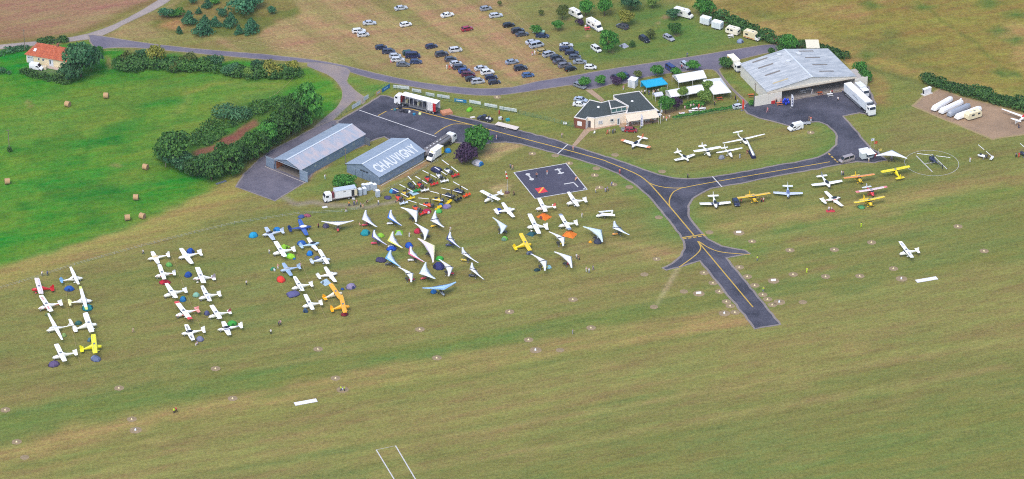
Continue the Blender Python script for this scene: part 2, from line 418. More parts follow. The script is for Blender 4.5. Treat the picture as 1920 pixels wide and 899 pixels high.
for i, nm in enumerate(("airfield_grass", "stubble_field", "meadow", "car_park_field", "camp_site_grass", "rough_grassland")):
    q = quads[own == i]; u, inv = np.unique(q, return_inverse=True); inv = inv.reshape(-1, 4)
    me = bpy.data.meshes.new(nm)
    me.vertices.add(len(u)); me.vertices.foreach_set("co", XYZ[u].astype(np.float32).ravel())
    me.loops.add(inv.size); me.loops.foreach_set("vertex_index", inv.astype(np.int32).ravel())
    me.polygons.add(len(inv)); me.polygons.foreach_set("loop_start", np.arange(0, inv.size, 4, dtype=np.int32))
    for an, dat in (("land", cA), ("tex", tA)):
        a = me.attributes.new(an, 'FLOAT_COLOR', 'POINT')
        a.data.foreach_set("color", np.concatenate([dat[u], np.ones((len(u), 1))], 1).astype(np.float32).ravel())
    me.update(calc_edges=True)
    struct(nm, me, LAND)
far = MB(); far.poly([(-2500, -1500, -.12), (2500, -1500, -.12), (2500, 3500, -.12), (-2500, 3500, -.12)])
struct("ground", far, M((140, 134, 78), .95, 0, .35, .03))

# ================================================================ PAVED SURFACES
def asphalt(c, c2, name, crack=1.0):
    m = bpy.data.materials.new(name); m.use_nodes = True
    n, k = m.node_tree.nodes, m.node_tree.links; b = n["Principled BSDF"]
    tc = n.new("ShaderNodeTexCoord")
    def nz(s, d, r=.6):
        t = n.new("ShaderNodeTexNoise"); t.inputs["Scale"].default_value = s; t.inputs["Detail"].default_value = d; t.inputs["Roughness"].default_value = r
        k.new(tc.outputs["Object"], t.inputs["Vector"]); return t.outputs[0]
    rp = n.new("ShaderNodeValToRGB"); rp.color_ramp.elements[0].position = .38; rp.color_ramp.elements[1].position = .62
    rp.color_ramp.elements[0].color = lin(c) + [1]; rp.color_ramp.elements[1].color = lin(c2) + [1]
    k.new(nz(.09, 9, .7), rp.inputs[0])
    mx = n.new("ShaderNodeMix"); mx.data_type = 'RGBA'; mx.blend_type = 'OVERLAY'; mx.inputs[0].default_value = .45
    k.new(rp.outputs[0], mx.inputs[6]); k.new(nz(1.6, 4, .8), mx.inputs[7])
    k.new(mx.outputs[2], b.inputs["Base Color"]); b.inputs["Roughness"].default_value = .9; b.inputs["Specular IOR Level"].default_value = .2
    return m
A_TAXI = asphalt((54, 56, 67), (84, 84, 96), "asphalt_taxiway")
A_EDGE = asphalt((120, 113, 113), (136, 127, 120), "asphalt_edge")
A_ROAD = asphalt((96, 93, 108), (114, 109, 120), "asphalt_road")
A_ROADE = asphalt((128, 119, 108), (142, 131, 114), "road_edge")
A_TRACK = asphalt((140, 131, 130), (157, 146, 139), "track_gravel")
A_DIRT = asphalt((136, 115, 94), (156, 131, 106), "bare_dirt")
A_PATH = asphalt((152, 129, 106), (165, 142, 119), "path_concrete")
def sheet(name, pts, z, mat, rim=None, rimw=0.7, smooth=0, jit=0.0):
    if smooth: pts = spline(pts, smooth, True)
    p = GL(pts)
    if jit:
        q = []
        for i in range(len(p)):
            a, b_ = p[i], p[(i + 1) % len(p)]; n_ = max(1, int((b_ - a).length / 2.0))
            for j in range(n_):
                v = a.lerp(b_, j / n_); v.x += random.uniform(-jit, jit); v.y += random.uniform(-jit, jit); q.append(v)
        p = q
    bm = bmesh.new(); vs = [bm.verts.new((v.x, v.y, z)) for v in p]; f = bm.faces.new(vs)
    bm.normal_update()
    if f.normal.z < 0: f.normal_flip()
    if rim:
        r = bmesh.ops.inset_region(bm, faces=[f], thickness=rimw, use_boundary=True)
        for g in r["faces"]: g.material_index = 1
    bmesh.ops.triangulate(bm, faces=bm.faces[:], ngon_method='EAR_CLIP')
    me = bpy.data.meshes.new(name); bm.to_mesh(me); bm.free()
    return struct(name, me, [mat, rim] if rim else [mat])

sheet("farm_track", [(-40, 88), (0, 84), (40, 80), (100, 74), (165, 63), (215, 45), (260, 22), (296, 0), (340, -30), (420, -90), (450, -88), (365, -30), (322, 0), (285, 22), (240, 43), (205, 62), (170, 74), (100, 82), (40, 89), (0, 93), (-40, 98)], .008, A_TRACK, A_ROADE, .4, 2, .12)
sheet("access_road", [(164, 66), (200, 69), (250, 77), (310, 85), (400, 94), (500, 102), (580, 111), (640, 121), (700, 136), (760, 149), (830, 160), (900, 166), (960, 163), (1000, 154), (1073, 142), (1133, 131), (1193, 122), (1289, 107), (1350, 97), (1400, 89), (1448, 83),
                      (1470, 88), (1452, 98), (1431, 102), (1390, 112), (1368, 120), (1350, 131), (1362, 150), (1380, 171), (1407, 196), (1402, 200), (1385, 182), (1367, 165), (1348, 142), (1335, 131), (1311, 133), (1256, 138), (1205, 147), (1172, 158), (1150, 158), (1120, 166), (1095, 168), (1078, 160), (1044, 164), (1000, 171), (950, 178), (900, 180), (830, 173), (760, 161), (700, 149), (655, 136), (600, 122), (560, 117), (480, 111), (400, 104), (310, 95), (250, 90), (200, 91), (178, 92)], .014, A_ROAD, A_ROADE, .45, 2, .1)
sheet("gate_road", [(590, 117), (650, 128), (656, 140), (651, 152), (659, 162), (672, 174), (687, 185), (680, 196), (664, 190), (656, 197), (641, 211), (625, 226), (600, 240), (588, 238), (612, 218), (630, 203), (640, 187), (641, 170), (632, 155), (612, 140), (575, 124)], .020, asphalt((122, 115, 120), (140, 128, 122), "asphalt_worn"), A_ROADE, .4, 2, .1)
sheet("hangar_forecourt", [(644, 224), (620, 226), (589, 239), (553, 259), (509, 281), (487, 297), (456, 326), (440, 351), (516, 378), (576, 341), (600, 310), (690, 270), (700, 240)], .026, asphalt((86, 85, 98), (110, 106, 116), "asphalt_forecourt"), A_EDGE, .5, 0, .08)
TAXI = [(676, 202), (713, 178), (728, 180), (742, 184), (790, 198), (833, 211), (862, 219), (896, 226), (929, 234), (974, 244), (1040, 261), (1067, 271), (1125, 289), (1172, 304), (1204, 316), (1236, 327), (1265, 333), (1288, 335), (1314, 333), (1336, 331), (1389, 322), (1460, 309), (1500, 302), (1532, 294), (1553, 284), (1566, 271), (1568, 257), (1562, 246), (1549, 235), (1535, 230), (1522, 230), (1500, 237), (1476, 237), (1447, 228), (1420, 222), (1400, 214), (1390, 200), (1400, 192), (1415, 196), (1500, 184), (1630, 162), (1643, 195), (1640, 219), (1611, 213), (1583, 218), (1599, 237), (1611, 250), (1621, 264), (1635, 278), (1648, 286), (1664, 301),
        (1639, 307), (1607, 305), (1573, 310), (1536, 318), (1497, 324), (1430, 337), (1380, 347), (1353, 351), (1335, 354), (1318, 362), (1302, 373), (1293, 387), (1292, 400), (1298, 413), (1312, 430), (1322, 442), (1337, 453), (1356, 461), (1378, 466), (1399, 469), (1409, 477), (1387, 481), (1364, 484), (1466, 609), (1415, 618), (1311, 491), (1275, 502), (1250, 508), (1239, 503), (1258, 494), (1275, 480), (1281, 466), (1281, 453), (1267, 433), (1244, 404), (1219, 372), (1200, 356), (1182, 342), (1158, 327), (1129, 315), (1093, 303), (1058, 293), (1005, 279), (974, 271), (947, 268), (927, 269), (900, 271), (854, 269), (836, 272), (800, 292), (788, 297), (720, 258), (690, 268), (660, 250), (628, 229)]
sheet("taxiway", TAXI, .034, A_TAXI, A_EDGE, .7, 0, .2)
sheet("glider_trailer_lot", [(1708, 199), (1729, 180), (1762, 166), (1800, 180), (1860, 195), (1925, 214), (2000, 236), (2000, 250), (1925, 253), (1861, 263), (1780, 230)], .012, A_DIRT, asphalt((150, 132, 96), (140, 128, 84), "dirt_edge"), .8, 0, .15)
sheet("signal_square", [(963.6, 324), (1061.5, 307), (1101, 356), (1002.8, 372.7)], .042, asphalt((66, 66, 82), (78, 77, 92), "asphalt_signal"))
sheet("concrete_path", [(1072, 274), (1080, 274), (1106, 247), (1120, 243), (1160, 235), (1162, 239), (1200, 236), (1235, 229), (1228, 216), (1150, 228), (1115, 235), (1098, 240)], .030, A_PATH, None)
sheet("clubhouse_path", [(1098, 170), (1110, 168), (1134, 188), (1128, 192)], .022, A_PATH)

def ribbon(name, pts, wd, z, mat, smooth=0, dash=None):
    if smooth: pts = spline(pts, smooth)
    P = GL(pts); b = MB()
    def seg(P):
        L, Rr = [], []
        for i, p in enumerate(P):
            t = (P[min(i + 1, len(P) - 1)] - P[max(i - 1, 0)]); t.z = 0; t.normalize()
            nn = Vector((-t.y, t.x, 0)) * wd / 2
            L.append((p.x + nn.x, p.y + nn.y, z)); Rr.append((p.x - nn.x, p.y - nn.y, z))
        n = len(P)
        b.add(L + Rr, [(i, n + i, n + i + 1, i + 1) for i in range(n - 1)])
    if dash:
        a, bb = P[0], P[-1]; L = (bb - a).length; s = 0
        while s < L:
            seg([a.lerp(bb, s / L), a.lerp(bb, min(1, (s + dash[0]) / L))]); s += dash[0] + dash[1]
    else: seg(P)
    o = struct(name, b, mat); return o
YEL = M((178, 148, 66), .8, 0, .35, 3); WHT = M((186, 186, 186), .8, 0, .3, 3)
ML = "painted_line"
ribbon(ML, [(733, 206), (751, 203.4), (773, 205.6), (805, 214.5), (862, 229), (889, 235.7), (951, 252.4), (1040, 275.7), (1125, 299), (1140, 304.5), (1176, 319), (1199, 330), (1216, 343), (1231, 359), (1256, 388), (1301, 441.6)], .42, .044, YEL, 5)
ribbon(ML, [(1216, 343), (1232, 349), (1254, 352.6), (1279, 352.6), (1318, 345.4), (1460, 320.5), (1556, 304)], .36, .048, YEL, 5)
ribbon(ML, [(1279, 352.6), (1264, 359.7), (1257, 369.5), (1254.8, 380), (1256, 388)], .36, .052, YEL, 5)
ribbon(ML, [(1308.4, 452.8), (1411.8, 576.5)], .4, .044, YEL)
ribbon(ML, [(1308.4, 452.8), (1313.7, 466), (1302.8, 480), (1273, 501.7)], .36, .048, YEL, 5)
ribbon(ML, [(1310.6, 453.5), (1330.8, 466), (1355.8, 473.7), (1405.6, 477.8)], .36, .052, YEL, 5)
ribbon(ML, [(709, 217.3), (724.5, 209)], .36, .044, YEL)
ribbon(ML, [(814.6, 252.4), (829, 242.3), (840, 236.8), (853.6, 233), (880, 233.6)], .36, .048, YEL, 5)
ribbon(ML, [(1279, 446.2), (1322, 439.6)], .55, .056, YEL)
ribbon(ML, [(1280.5, 448.8), (1323.5, 442.2)], .5, .056, YEL, 0, (1.1, .5))
ribbon(ML, [(1553.4, 288.3), (1571, 305)], .5, .056, YEL, 0, (1.2, .7))
ribbon(ML, [(673.4, 207), (818, 256.8)], .34, .044, WHT)
ribbon(ML, [(1064.5, 271.3), (1045.6, 289)], .36, .048, WHT)
ribbon(ML, [(1335.7, 331.4), (1353.5, 351)], .36, .056, WHT)
ribbon("runway_threshold_line", [(739, 899), (705.5, 843.8), (741.7, 836.2), (779, 899)], .34, .012, WHT)
ribbon("runway_threshold_line", [(739, 899), (800, 1000)], .5, .012, WHT)
ribbon("runway_threshold_line", [(779, 899), (840, 1000)], .5, .012, WHT)
for q in ([(963.6, 324), (1061.5, 307)], [(1061.5, 307), (1101, 356)], [(1101, 356), (1002.8, 372.7)], [(1002.8, 372.7), (963.6, 324)]):
    ribbon(ML, q, .32, .047 + .002 * q[0][0] / 1000, WHT)
ribbon(ML, [(1093.5, 355.6), (1098.5, 351.5)], .4, .052, WHT)
# helicopter circle, the H under the helicopter
c = G(1747, 306); b = MB(); n = 72; r0, r1 = 8.27, 8.39
b.add([(r * math.cos(2 * math.pi * i / n), r * math.sin(2 * math.pi * i / n), 0) for r in (r0, r1) for i in range(n)], [(i, n + i, n + (i + 1) % n, (i + 1) % n) for i in range(n)])
o = struct("helipad_circle", b, WHT); o.location = (c.x, c.y, .012)
ribbon("helipad_letter", [(1718, 292.4), (1748, 322.4)], .3, .012, WHT)
ribbon("helipad_letter", [(1746.8, 289.5), (1775.7, 317.5)], .3, .012, WHT)
ribbon("helipad_letter", [(1735, 307), (1760, 304)], .35, .016, WHT)
# signal square symbols
def flat(name, polys, z, mat):
    b = MB()
    for p in polys: b.poly([(v.x, v.y, z) for v in GL(p)][::-1])
    return struct(name, b, mat)
def zz(pts): return [(880 + x / 5.62, 290 + y / 5.62) for x, y in pts]
def disc(cx, cy, rx, ry, n=14): return [(cx + rx * math.cos(2 * math.pi * i / n), cy + ry * math.sin(2 * math.pi * i / n)) for i in range(n)]
flat("signal_dumbbell", [zz(disc(617, 211, 25, 13)), zz(disc(657, 262, 26, 13))], .050, WHT)
flat("signal_dumbbell_bar", [zz([(610, 215), (626, 212), (664, 258), (648, 262)])], .054, WHT)
flat("signal_cross", [zz([(897, 160), (968, 148), (972, 158), (901, 170)]), zz([(930, 196), (996, 186), (1000, 197), (934, 208)])], .050, WHT)
flat("signal_cross_bar", [zz([(918, 152), (936, 148), (982, 205), (964, 210)])], .054, WHT)
flat("signal_arrow", [zz([(993, 310), (1098, 292), (1105, 300), (1000, 318)]), zz([(1096, 300), (1108, 298), (1152, 342), (1138, 346)])], .050, WHT)
flat("signal_panel", [zz([(690, 360), (780, 344), (828, 394), (735, 412)])], .050, M('c8323c', .7))
flat("signal_panel_stripe", [zz([(724, 408), (742, 406), (788, 350), (768, 348)])], .054, M('d8a83c', .7))
# ================================================================ VEGETATION
def leaf_mat(c, c2, name):
    m = bpy.data.materials.new(name); m.use_nodes = True
    n, k = m.node_tree.nodes, m.node_tree.links; b = n["Principled BSDF"]
    tc = n.new("ShaderNodeTexCoord"); gi = n.new("ShaderNodeNewGeometry"); oi = n.new("ShaderNodeObjectInfo")
    no = n.new("ShaderNodeTexNoise"); no.inputs["Scale"].default_value = .55; no.inputs["Detail"].default_value = 4
    k.new(tc.outputs["Object"], no.inputs["Vector"])
    ad = n.new("ShaderNodeMath"); ad.operation = 'MULTIPLY_ADD'; ad.inputs[1].default_value = .95; k.new(gi.outputs["Random Per Island"], ad.inputs[0])
    sb = n.new("ShaderNodeMath"); sb.operation = 'MULTIPLY_ADD'; sb.inputs[1].default_value = 1.3; sb.inputs[2].default_value = -.6
    k.new(no.outputs[0], sb.inputs[0]); k.new(sb.outputs[0], ad.inputs[2])
    mx = n.new("ShaderNodeMix"); mx.data_type = 'RGBA'; mx.inputs[6].default_value = lin(c) + [1]; mx.inputs[7].default_value = lin(c2) + [1]
    k.new(ad.outputs[0], mx.inputs[0])
    hs = n.new("ShaderNodeHueSaturation"); v = n.new("ShaderNodeMath"); v.operation = 'MULTIPLY_ADD'; v.inputs[1].default_value = .3; v.inputs[2].default_value = .85
    k.new(oi.outputs["Random"], v.inputs[0]); k.new(v.outputs[0], hs.inputs["Value"]); k.new(mx.outputs[2], hs.inputs["Color"])
    k.new(hs.outputs[0], b.inputs["Base Color"]); b.inputs["Roughness"].default_value = .6; b.inputs["Specular IOR Level"].default_value = .25
    ts = n.new("ShaderNodeBsdfTranslucent"); k.new(hs.outputs[0], ts.inputs[0])
    ms = n.new("ShaderNodeMixShader"); ms.inputs[0].default_value = .32
    k.new(b.outputs[0], ms.inputs[1]); k.new(ts.outputs[0], ms.inputs[2]); k.new(ms.outputs[0], n["Material Output"].inputs[0])
    return m
LF = {k_: leaf_mat(a_, b_, "leaf_" + k_) for k_, a_, b_ in (('dark', (42, 82, 42), (86, 126, 60)), ('mid', (44, 90, 42), (94, 138, 62)), ('fir', (44, 100, 72), (88, 140, 98)), ('yellow', (112, 124, 48), (172, 168, 78)),
      ('lime', (88, 128, 54), (156, 182, 92)), ('purple', (52, 38, 66), (94, 70, 100)), ('green', (50, 114, 46), (100, 162, 68)), ('blue', (46, 94, 62), (92, 138, 92)), ('olive', (78, 98, 48), (126, 138, 72)))}
BARK = M('5a4a3c', .9, 0, .3, 4)

def leaves(cl, n, size, seed, up=.35):
    """cl: rows of clump centre x y z and radii rx ry rz; n leaves in all; every leaf a small bent quad"""
    r = np.random.default_rng(seed); cl = np.asarray(cl, float)
    a = cl[:, 3] * cl[:, 4] + cl[:, 4] * cl[:, 5] + cl[:, 3] * cl[:, 5]
    ci = r.choice(len(cl), n, p=a / a.sum())
    d = r.normal(size=(n, 3)); d /= np.linalg.norm(d, axis=1)[:, None]
    flip = (d[:, 2] < -.45); d[flip, 2] *= -1
    rad = (1.12 - .55 * r.random(n) ** 1.6)[:, None]
    p = cl[ci, :3] + d * cl[ci, 3:6] * rad
    nr = d + r.normal(size=(n, 3)) * .7; nr[:, 2] += up; nr /= np.linalg.norm(nr, axis=1)[:, None]
    t = np.cross(nr, r.normal(size=(n, 3))); t /= np.linalg.norm(t, axis=1)[:, None] + 1e-9
    bt = np.cross(nr, t); s = size * r.uniform(.6, 1.35, n)[:, None]
    q = np.stack([p - t * s * .5, p + bt * s * .38, p + t * s * .5, p - bt * s * .38], 1).reshape(-1, 3)
    return q
def leafmesh(q, name):
    n = len(q) // 4; me = bpy.data.meshes.new(name)
    me.vertices.add(4 * n); me.vertices.foreach_set("co", q.astype(np.float32).ravel())
    me.loops.add(4 * n); me.loops.foreach_set("vertex_index", np.arange(4 * n, dtype=np.int32))
    me.polygons.add(n); me.polygons.foreach_set("loop_start", np.arange(0, 4 * n, 4, dtype=np.int32))
    me.update(calc_edges=True); return me
def crown_mesh(kind, seed, n, size):
    """unit crown: radius 1 in plan, from z=0 to z=1 (scaled when placed)"""
    r = np.random.default_rng(seed); cl = []
    if kind == 'fir':
        for i in range(26):
            z = (i / 26) ** .9; rr = .78 * (1 - z) + .08; a = r.uniform(0, 6.3)
            cl.append((rr * .6 * math.cos(a), rr * .6 * math.sin(a), .06 + z * .88, .42 * (1 - z) + .14, .42 * (1 - z) + .14, .11))
    elif kind == 'bush':
        for i in range(13):
            a, d = r.uniform(0, 6.3), r.uniform(0, .72); rr = r.uniform(.26, .44)
            cl.append((d * math.cos(a), d * math.sin(a), .32 + r.uniform(0, .34) * (1 - d * .5), rr, rr, .3))
    elif kind == 'tall':
        for i in range(26):
            z = r.uniform(.08, .92); rr = .62 * math.sqrt(max(.05, 1 - abs(z - .45) ** 2 * 3.2)); a = r.uniform(0, 6.3); s = r.uniform(.22, .36)
            cl.append((rr * math.cos(a), rr * math.sin(a), z, s, s, .13))
    else:
        for i in range(24):
            u = r.normal(size=3); u /= np.linalg.norm(u); rr = r.uniform(.35, .72); s = r.uniform(.24, .4)
            cl.append((u[0] * rr, u[1] * rr, .52 + u[2] * rr * .46, s, s, s * .5))
        for i in range(3): cl.append((0, 0, .3 + .2 * i, .5, .5, .22))
    return leafmesh(leaves(cl, n, size, seed), "crown")
CROWNS = {k: [crown_mesh(k, 100 + i + 17 * len(k), n, s) for i in range(3)] for k, n, s in (('round', 2300, .135), ('fir', 1700, .13), ('bush', 1400, .15), ('tall', 2300, .125))}
def trunk_mesh(seed):
    r = random.Random(seed); b = MB(); top = Vector((r.uniform(-.05, .05), r.uniform(-.05, .05), .62))
    b.tube((0, 0, -.03), top * .5, .05, .036, 7); b.tube(top * .5, top, .036, .018, 6)
    for i in range(5):
        a = r.uniform(0, 6.3); z = r.uniform(.25, .55); p = top * (z / .62)
        b.tube(p, p + Vector((math.cos(a) * .3, math.sin(a) * .3, .2)), .02, .007, 5)
    return b.mesh("trunk")
TRUNKS = [trunk_mesh(i) for i in range(3)]
_tc = [0]
def tree(x, y, h, rw, label, leaf='mid', kind='round', base=.18, name="tree", cat="tree", group=None):
    _tc[0] += 1; i = _tc[0]
    p = G(x, y); t = thing(name, label, cat, (p.x, p.y, 0), (i * 2.39) % 6.28, group)
    tr = put("trunk", TRUNKS[i % 3], BARK, t); tr.scale = (h * .55, h * .55, h)
    if base < .1: tr.scale = (h * .3, h * .3, h * .7)
    c = put("crown", CROWNS[kind][i % 3], LF[leaf], t, (0, 0, h * base)); c.scale = (rw * 1.22, rw * 1.22, h * (1 - base) * 1.04)
    if kind == 'fir': c.scale = (rw * 1.25, rw * 1.25, h * .95)
    return t
def hedge(pts, wd, h, label, leaf='dark', name="hedge", cat="hedge", seed=1, dens=10, lump=.62, size=.55, group=None):
    P = GL(pts); r = random.Random(seed); cl = []; b = MB()
    o = P[len(P) // 2].copy()
    for a, c in zip(P[:-1], P[1:]):
        L = (c - a).length; n = max(1, int(L / (wd * .42)))
        for i in range(n):
            q = a.lerp(c, (i + r.random() * .8) / n) - o; hh = h * r.uniform(1 - lump, 1.0); ww = wd * r.uniform(.5, .7)
            q.x += r.uniform(-.2, .2) * wd; q.y += r.uniform(-.2, .2) * wd
            cl.append((q.x, q.y, hh * .5, ww, ww, hh * .52))
            b.tube((q.x, q.y, -.02), (q.x + r.uniform(-.3, .3), q.y, hh * .7), .07, .02, 5)
    ar = sum(c[3] * c[5] * 4 for c in cl)
    t = thing(name, label, cat, (o.x, o.y, 0), 0, group)
    put("foliage", leafmesh(leaves(cl, int(ar * dens * 2.7), size * 1.1, seed), "foliage"), LF[leaf], t)
    put("stem", b, BARK, t)["kind"] = "stuff"
    return t

# house garden
tree(152, 144, 12, 5.2, "big dark broadleaf tree against the right end of the orange roofed house", 'blue')
tree(132, 152, 6.5, 3.6, "bushy dark tree at the meadow corner in front of the house tree", 'blue', 'round', .05)
tree(171, 132, 9, 4.0, "dark leafy tree on the road side of the big house tree", 'blue', 'round', .08)
tree(187, 103, 3.2, 1.3, "small green tree beside the red earth pile right of the house", 'green', 'bush', .05)
hedge([(44, 137), (75, 146), (105, 151), (128, 157)], 3.0, 1.6, "low trimmed hedge below the white van of the house", 'dark', seed=3)
hedge([(0, 102), (22, 98), (46, 92)], 3.2, 2.0, "low shrubby hedge left of the house along the track", 'blue', seed=4)
hedge([(72, 82), (100, 79), (128, 78)], 2.6, 1.8, "clipped hedge behind the orange roofed house along the track", 'dark', seed=5)
hedge([(0, 134), (6, 137)], 2.4, 2.0, "small dark shrub cut by the left picture edge below the house", 'blue', seed=6, name="shrub", cat="shrub")
hedge([(17, 138), (23, 139)], 1.6, 1.4, "tiny round shrub in the meadow left of the house hedge", 'blue', seed=7, name="shrub", cat="shrub")
# hedgerow along the access road
hedge([(228, 126), (262, 128), (300, 126), (335, 129)], 6.0, 4.2, "dense left part of the hedgerow below the access road", 'dark', seed=11, size=.7, dens=8, name="hedgerow")
hedge([(330, 128), (368, 130), (404, 134), (436, 138)], 5.2, 3.6, "middle part of the hedgerow below the access road", 'mid', seed=12, size=.65, dens=8, name="hedgerow")
hedge([(436, 138), (470, 142), (510, 144), (548, 141), (565, 137)], 5.2, 3.6, "right end of the hedgerow nearest the gate road bend", 'dark', seed=13, size=.65, dens=8, name="hedgerow")
for x, y, h, r_, lf, lb in ((293, 116, 6.0, 3.0, 'yellow', "tall yellow green shrub rising from the left of the roadside hedgerow"), (512, 140, 4.6, 3.4, 'yellow', "wide yellow green shrub near the right end of the roadside hedgerow"),
                            (548, 136, 4.2, 2.4, 'yellow', "yellowish shrub at the very right tip of the roadside hedgerow"), (466, 145, 3.4, 1.9, 'lime', "small bright green shrub on the meadow side of the hedgerow"),
                            (404, 126, 4.6, 2.3, 'blue', "dark blue green shrub in the middle of the hedgerow by the road"), (240, 118, 4.0, 2.8, 'olive', "olive shrub at the left start of the roadside hedgerow"),
                            (484, 132, 4.2, 2.0, 'blue', "dark pointed shrub left of the wide yellow green shrub"), (352, 122, 4.4, 2.4, 'olive', "olive tinted shrub right of the tall yellow green shrub"),
                            (265, 112, 3.6, 2.2, 'blue', "dark shrub left of the tall yellow green shrub by the road"), (432, 140, 4.0, 2.6, 'blue', "dark bulging shrub on the meadow side of the hedgerow middle"), (326, 132, 3.4, 2.2, 'olive', "olive shrub on the meadow side of the hedgerow left half")):
    tree(x, y, h, r_, lb, lf, 'bush', .04, "shrub", "shrub")
# tree row beside the grey hangar track
ROW = [(397, 338, 9.5, 4.6, 'dark'), (432, 325, 8.6, 4.2, 'mid'), (424, 314, 8, 3.8, 'mid'), (448, 309, 7.6, 3.6, 'dark'), (465, 300, 7.6, 3.8, 'mid'), (482, 290, 8.0, 3.8, 'mid'), (498, 279, 8.4, 4.0, 'green'), (514, 268, 8.6, 3.8, 'mid'),
       (529, 258, 9.2, 3.8, 'mid'), (545, 250, 9.6, 3.8, 'dark'), (558, 240, 11, 4.0, 'mid'), (576, 234, 13, 5.0, 'green')]
for i, (x, y, h, r_, lf) in enumerate(ROW):
    lb = ("tallest tree, right end of the row beside the grey hangar track" if i == 11 else "bulky tree at the lower left end of the row by the forecourt" if i == 0 else
          "%s tree from the lower left in the row beside the hangar track" % ORD[i])
    tree(x, y, h * .98, r_ * 1.0, lb, lf, 'tall' if i else 'round', .1, group="tree row beside the hangar track")
tree(322, 308, 10.5, 5.8, "large dark round tree at the left corner of the tree belt", 'mid', 'round', .05)
tree(338, 318, 6, 4.4, "lower bushy tree in front of the large dark corner tree", 'blue', 'round', .03)
tree(365, 330, 6, 4.2, "bushy tree between the corner tree and the tree row", 'dark', 'round', .03)
tree(303, 300, 5, 2.6, "small tree at the outer left edge of the tree belt", 'mid', 'round', .03)
hedge([(420, 214), (440, 212), (462, 218)], 6.5, 3.6, "dark shrub thicket behind the strip of red earth", 'blue', name="thicket", cat="shrubs", seed=21, size=.65, dens=8)
hedge([(458, 212), (480, 208), (505, 204), (530, 200), (548, 200)], 6.0, 2.8, "green scrub behind the upper end of the tree row", 'mid', name="thicket", cat="shrubs", seed=22, size=.6, dens=8)
hedge([(356, 274), (372, 260), (390, 247), (406, 232), (418, 222)], 6.0, 1.7, "low pale green brambles left of the strip of red earth", 'mid', name="brambles", cat="shrubs", seed=23, dens=12)
hedge([(346, 300), (356, 302), (366, 304)], 3.4, 1.5, "scrub below the lower end of the strip of red earth", 'mid', name="brambles", cat="shrubs", seed=24, dens=8)
hedge([(388, 272), (404, 260), (420, 248)], 2.6, 1.1, "low green brambles along the left edge of the red earth", 'mid', name="brambles", cat="shrubs", seed=25, dens=10)
hedge([(428, 236), (446, 230), (462, 222)], 3.2, 1.6, "green scrub between the dark thicket and the red earth", 'dark', name="brambles", cat="shrubs", seed=26, dens=10)
# plantation north of the road
for x, y, h, r_, kd, lb in ((311, 33, 3.8, 2.2, 'bush', "leftmost dark shrub of the young plantation"), (331, 30, 2.6, 2.4, 'bush', "low wide green shrub beside the leftmost plantation shrub"), (355, 46, 5.2, 2.5, 'fir', "conical fir in the left half of the young plantation"),
                            (336, 63, 2.8, 1.2, 'fir', "tiny fir near the road edge of the plantation"), (380, 66, 5.0, 3.4, 'fir', "broad cluster of fir at the front of the plantation"), (384, 46, 3.6, 1.8, 'fir', "small fir behind the broad front fir cluster"),
                            (404, 50, 3.8, 1.9, 'fir', "fir in the middle of the plantation right of the front cluster"), (373, 26, 2.4, 1.2, 'fir', "small fir towards the back left of the plantation"), (389, 15, 3.4, 1.7, 'fir', "fir at the back of the plantation near the top edge"),
                            (416, 30, 2.6, 1.7, 'bush', "low fir bush behind the middle of the plantation"), (433, 50, 5.2, 2.3, 'fir', "tall slim fir right of the plantation middle"), (448, 64, 3.4, 1.4, 'fir', "narrow fir at the front right corner of the plantation"),
                            (471, 60, 5.0, 2.8, 'fir', "rounded fir at the right corner of the plantation"), (464, 24, 6.5, 5.6, 'bush', "wide dark round bush at the top of the plantation"), (509, 26, 2.8, 1.6, 'bush', "lone small fir bush right of the wide round bush"), (403, 8, 2.2, 1.6, 'bush', "small light green shrub near the top edge above the plantation"), (362, 6, 2.2, 1.6, 'bush', "faint shrub at the top left of the plantation")):
    tree(x, y, h, r_, lb, 'green' if 'green' in lb else 'fir', kd, .04, "fir_tree" if kd == 'fir' else "shrub", "tree" if kd == 'fir' else "shrub")
# camp site trees
for x, y, h, r_, lf, kd, lb in ((1054, 38, 5.4, 2.2, 'olive', 'round', "thin young tree left of the white camper van"), (1046, 58, 3.8, 1.9, 'green', 'round', "small round tree left of the big white motorhome"), (1098, 32, 6.2, 2.6, 'green', 'round', "green tree behind the white camper van"),
                                (1133, 30, 6.2, 2.6, 'green', 'round', "round green tree right of the camper van tree"), (1183, 20, 5.6, 3.4, 'blue', 'round', "wide dark tree cut by the top edge above the camp site"), (1223, 16, 4.6, 2.2, 'lime', 'round', "light green tree at the top near the rough grassland"),
                                (1174, 48, 5.4, 2.7, 'yellow', 'round', "yellowish tree beside the grey off-road car"), (1142, 98, 7.4, 3.0, 'green', 'tall', "tall green tree right of the white people carrier"), (1262, 38, 4.0, 2.2, 'blue', 'round', "dark round tree left of the long white motorhome"),
                                (1266, 66, 4.4, 2.4, 'mid', 'round', "green tree above the lone grey car on the camp site"), (1185, 88, 2.0, 1.1, 'dark', 'bush', "tiny dark bush beside the grey camp tent"), (1087, 48, 2.2, 1.3, 'purple', 'bush', "small purple leaved shrub left of the big motorhome"),
                                (1220, 74, 3.6, 1.7, 'olive', 'round', "young yellow green tree beside the black off-road car"), (1014, 30, 2.2, .9, 'olive', 'round', "thin sapling in the upper car park"), (1006, 64, 3.0, 1.9, 'green', 'round', "leafy young tree half hiding a pale green car"),
                                (937, 12, 2.0, .8, 'olive', 'round', "faint sapling above the silver estate car")):
    tree(x, y, h, r_, lb, lf, kd, .22 if kd != 'bush' else .04)
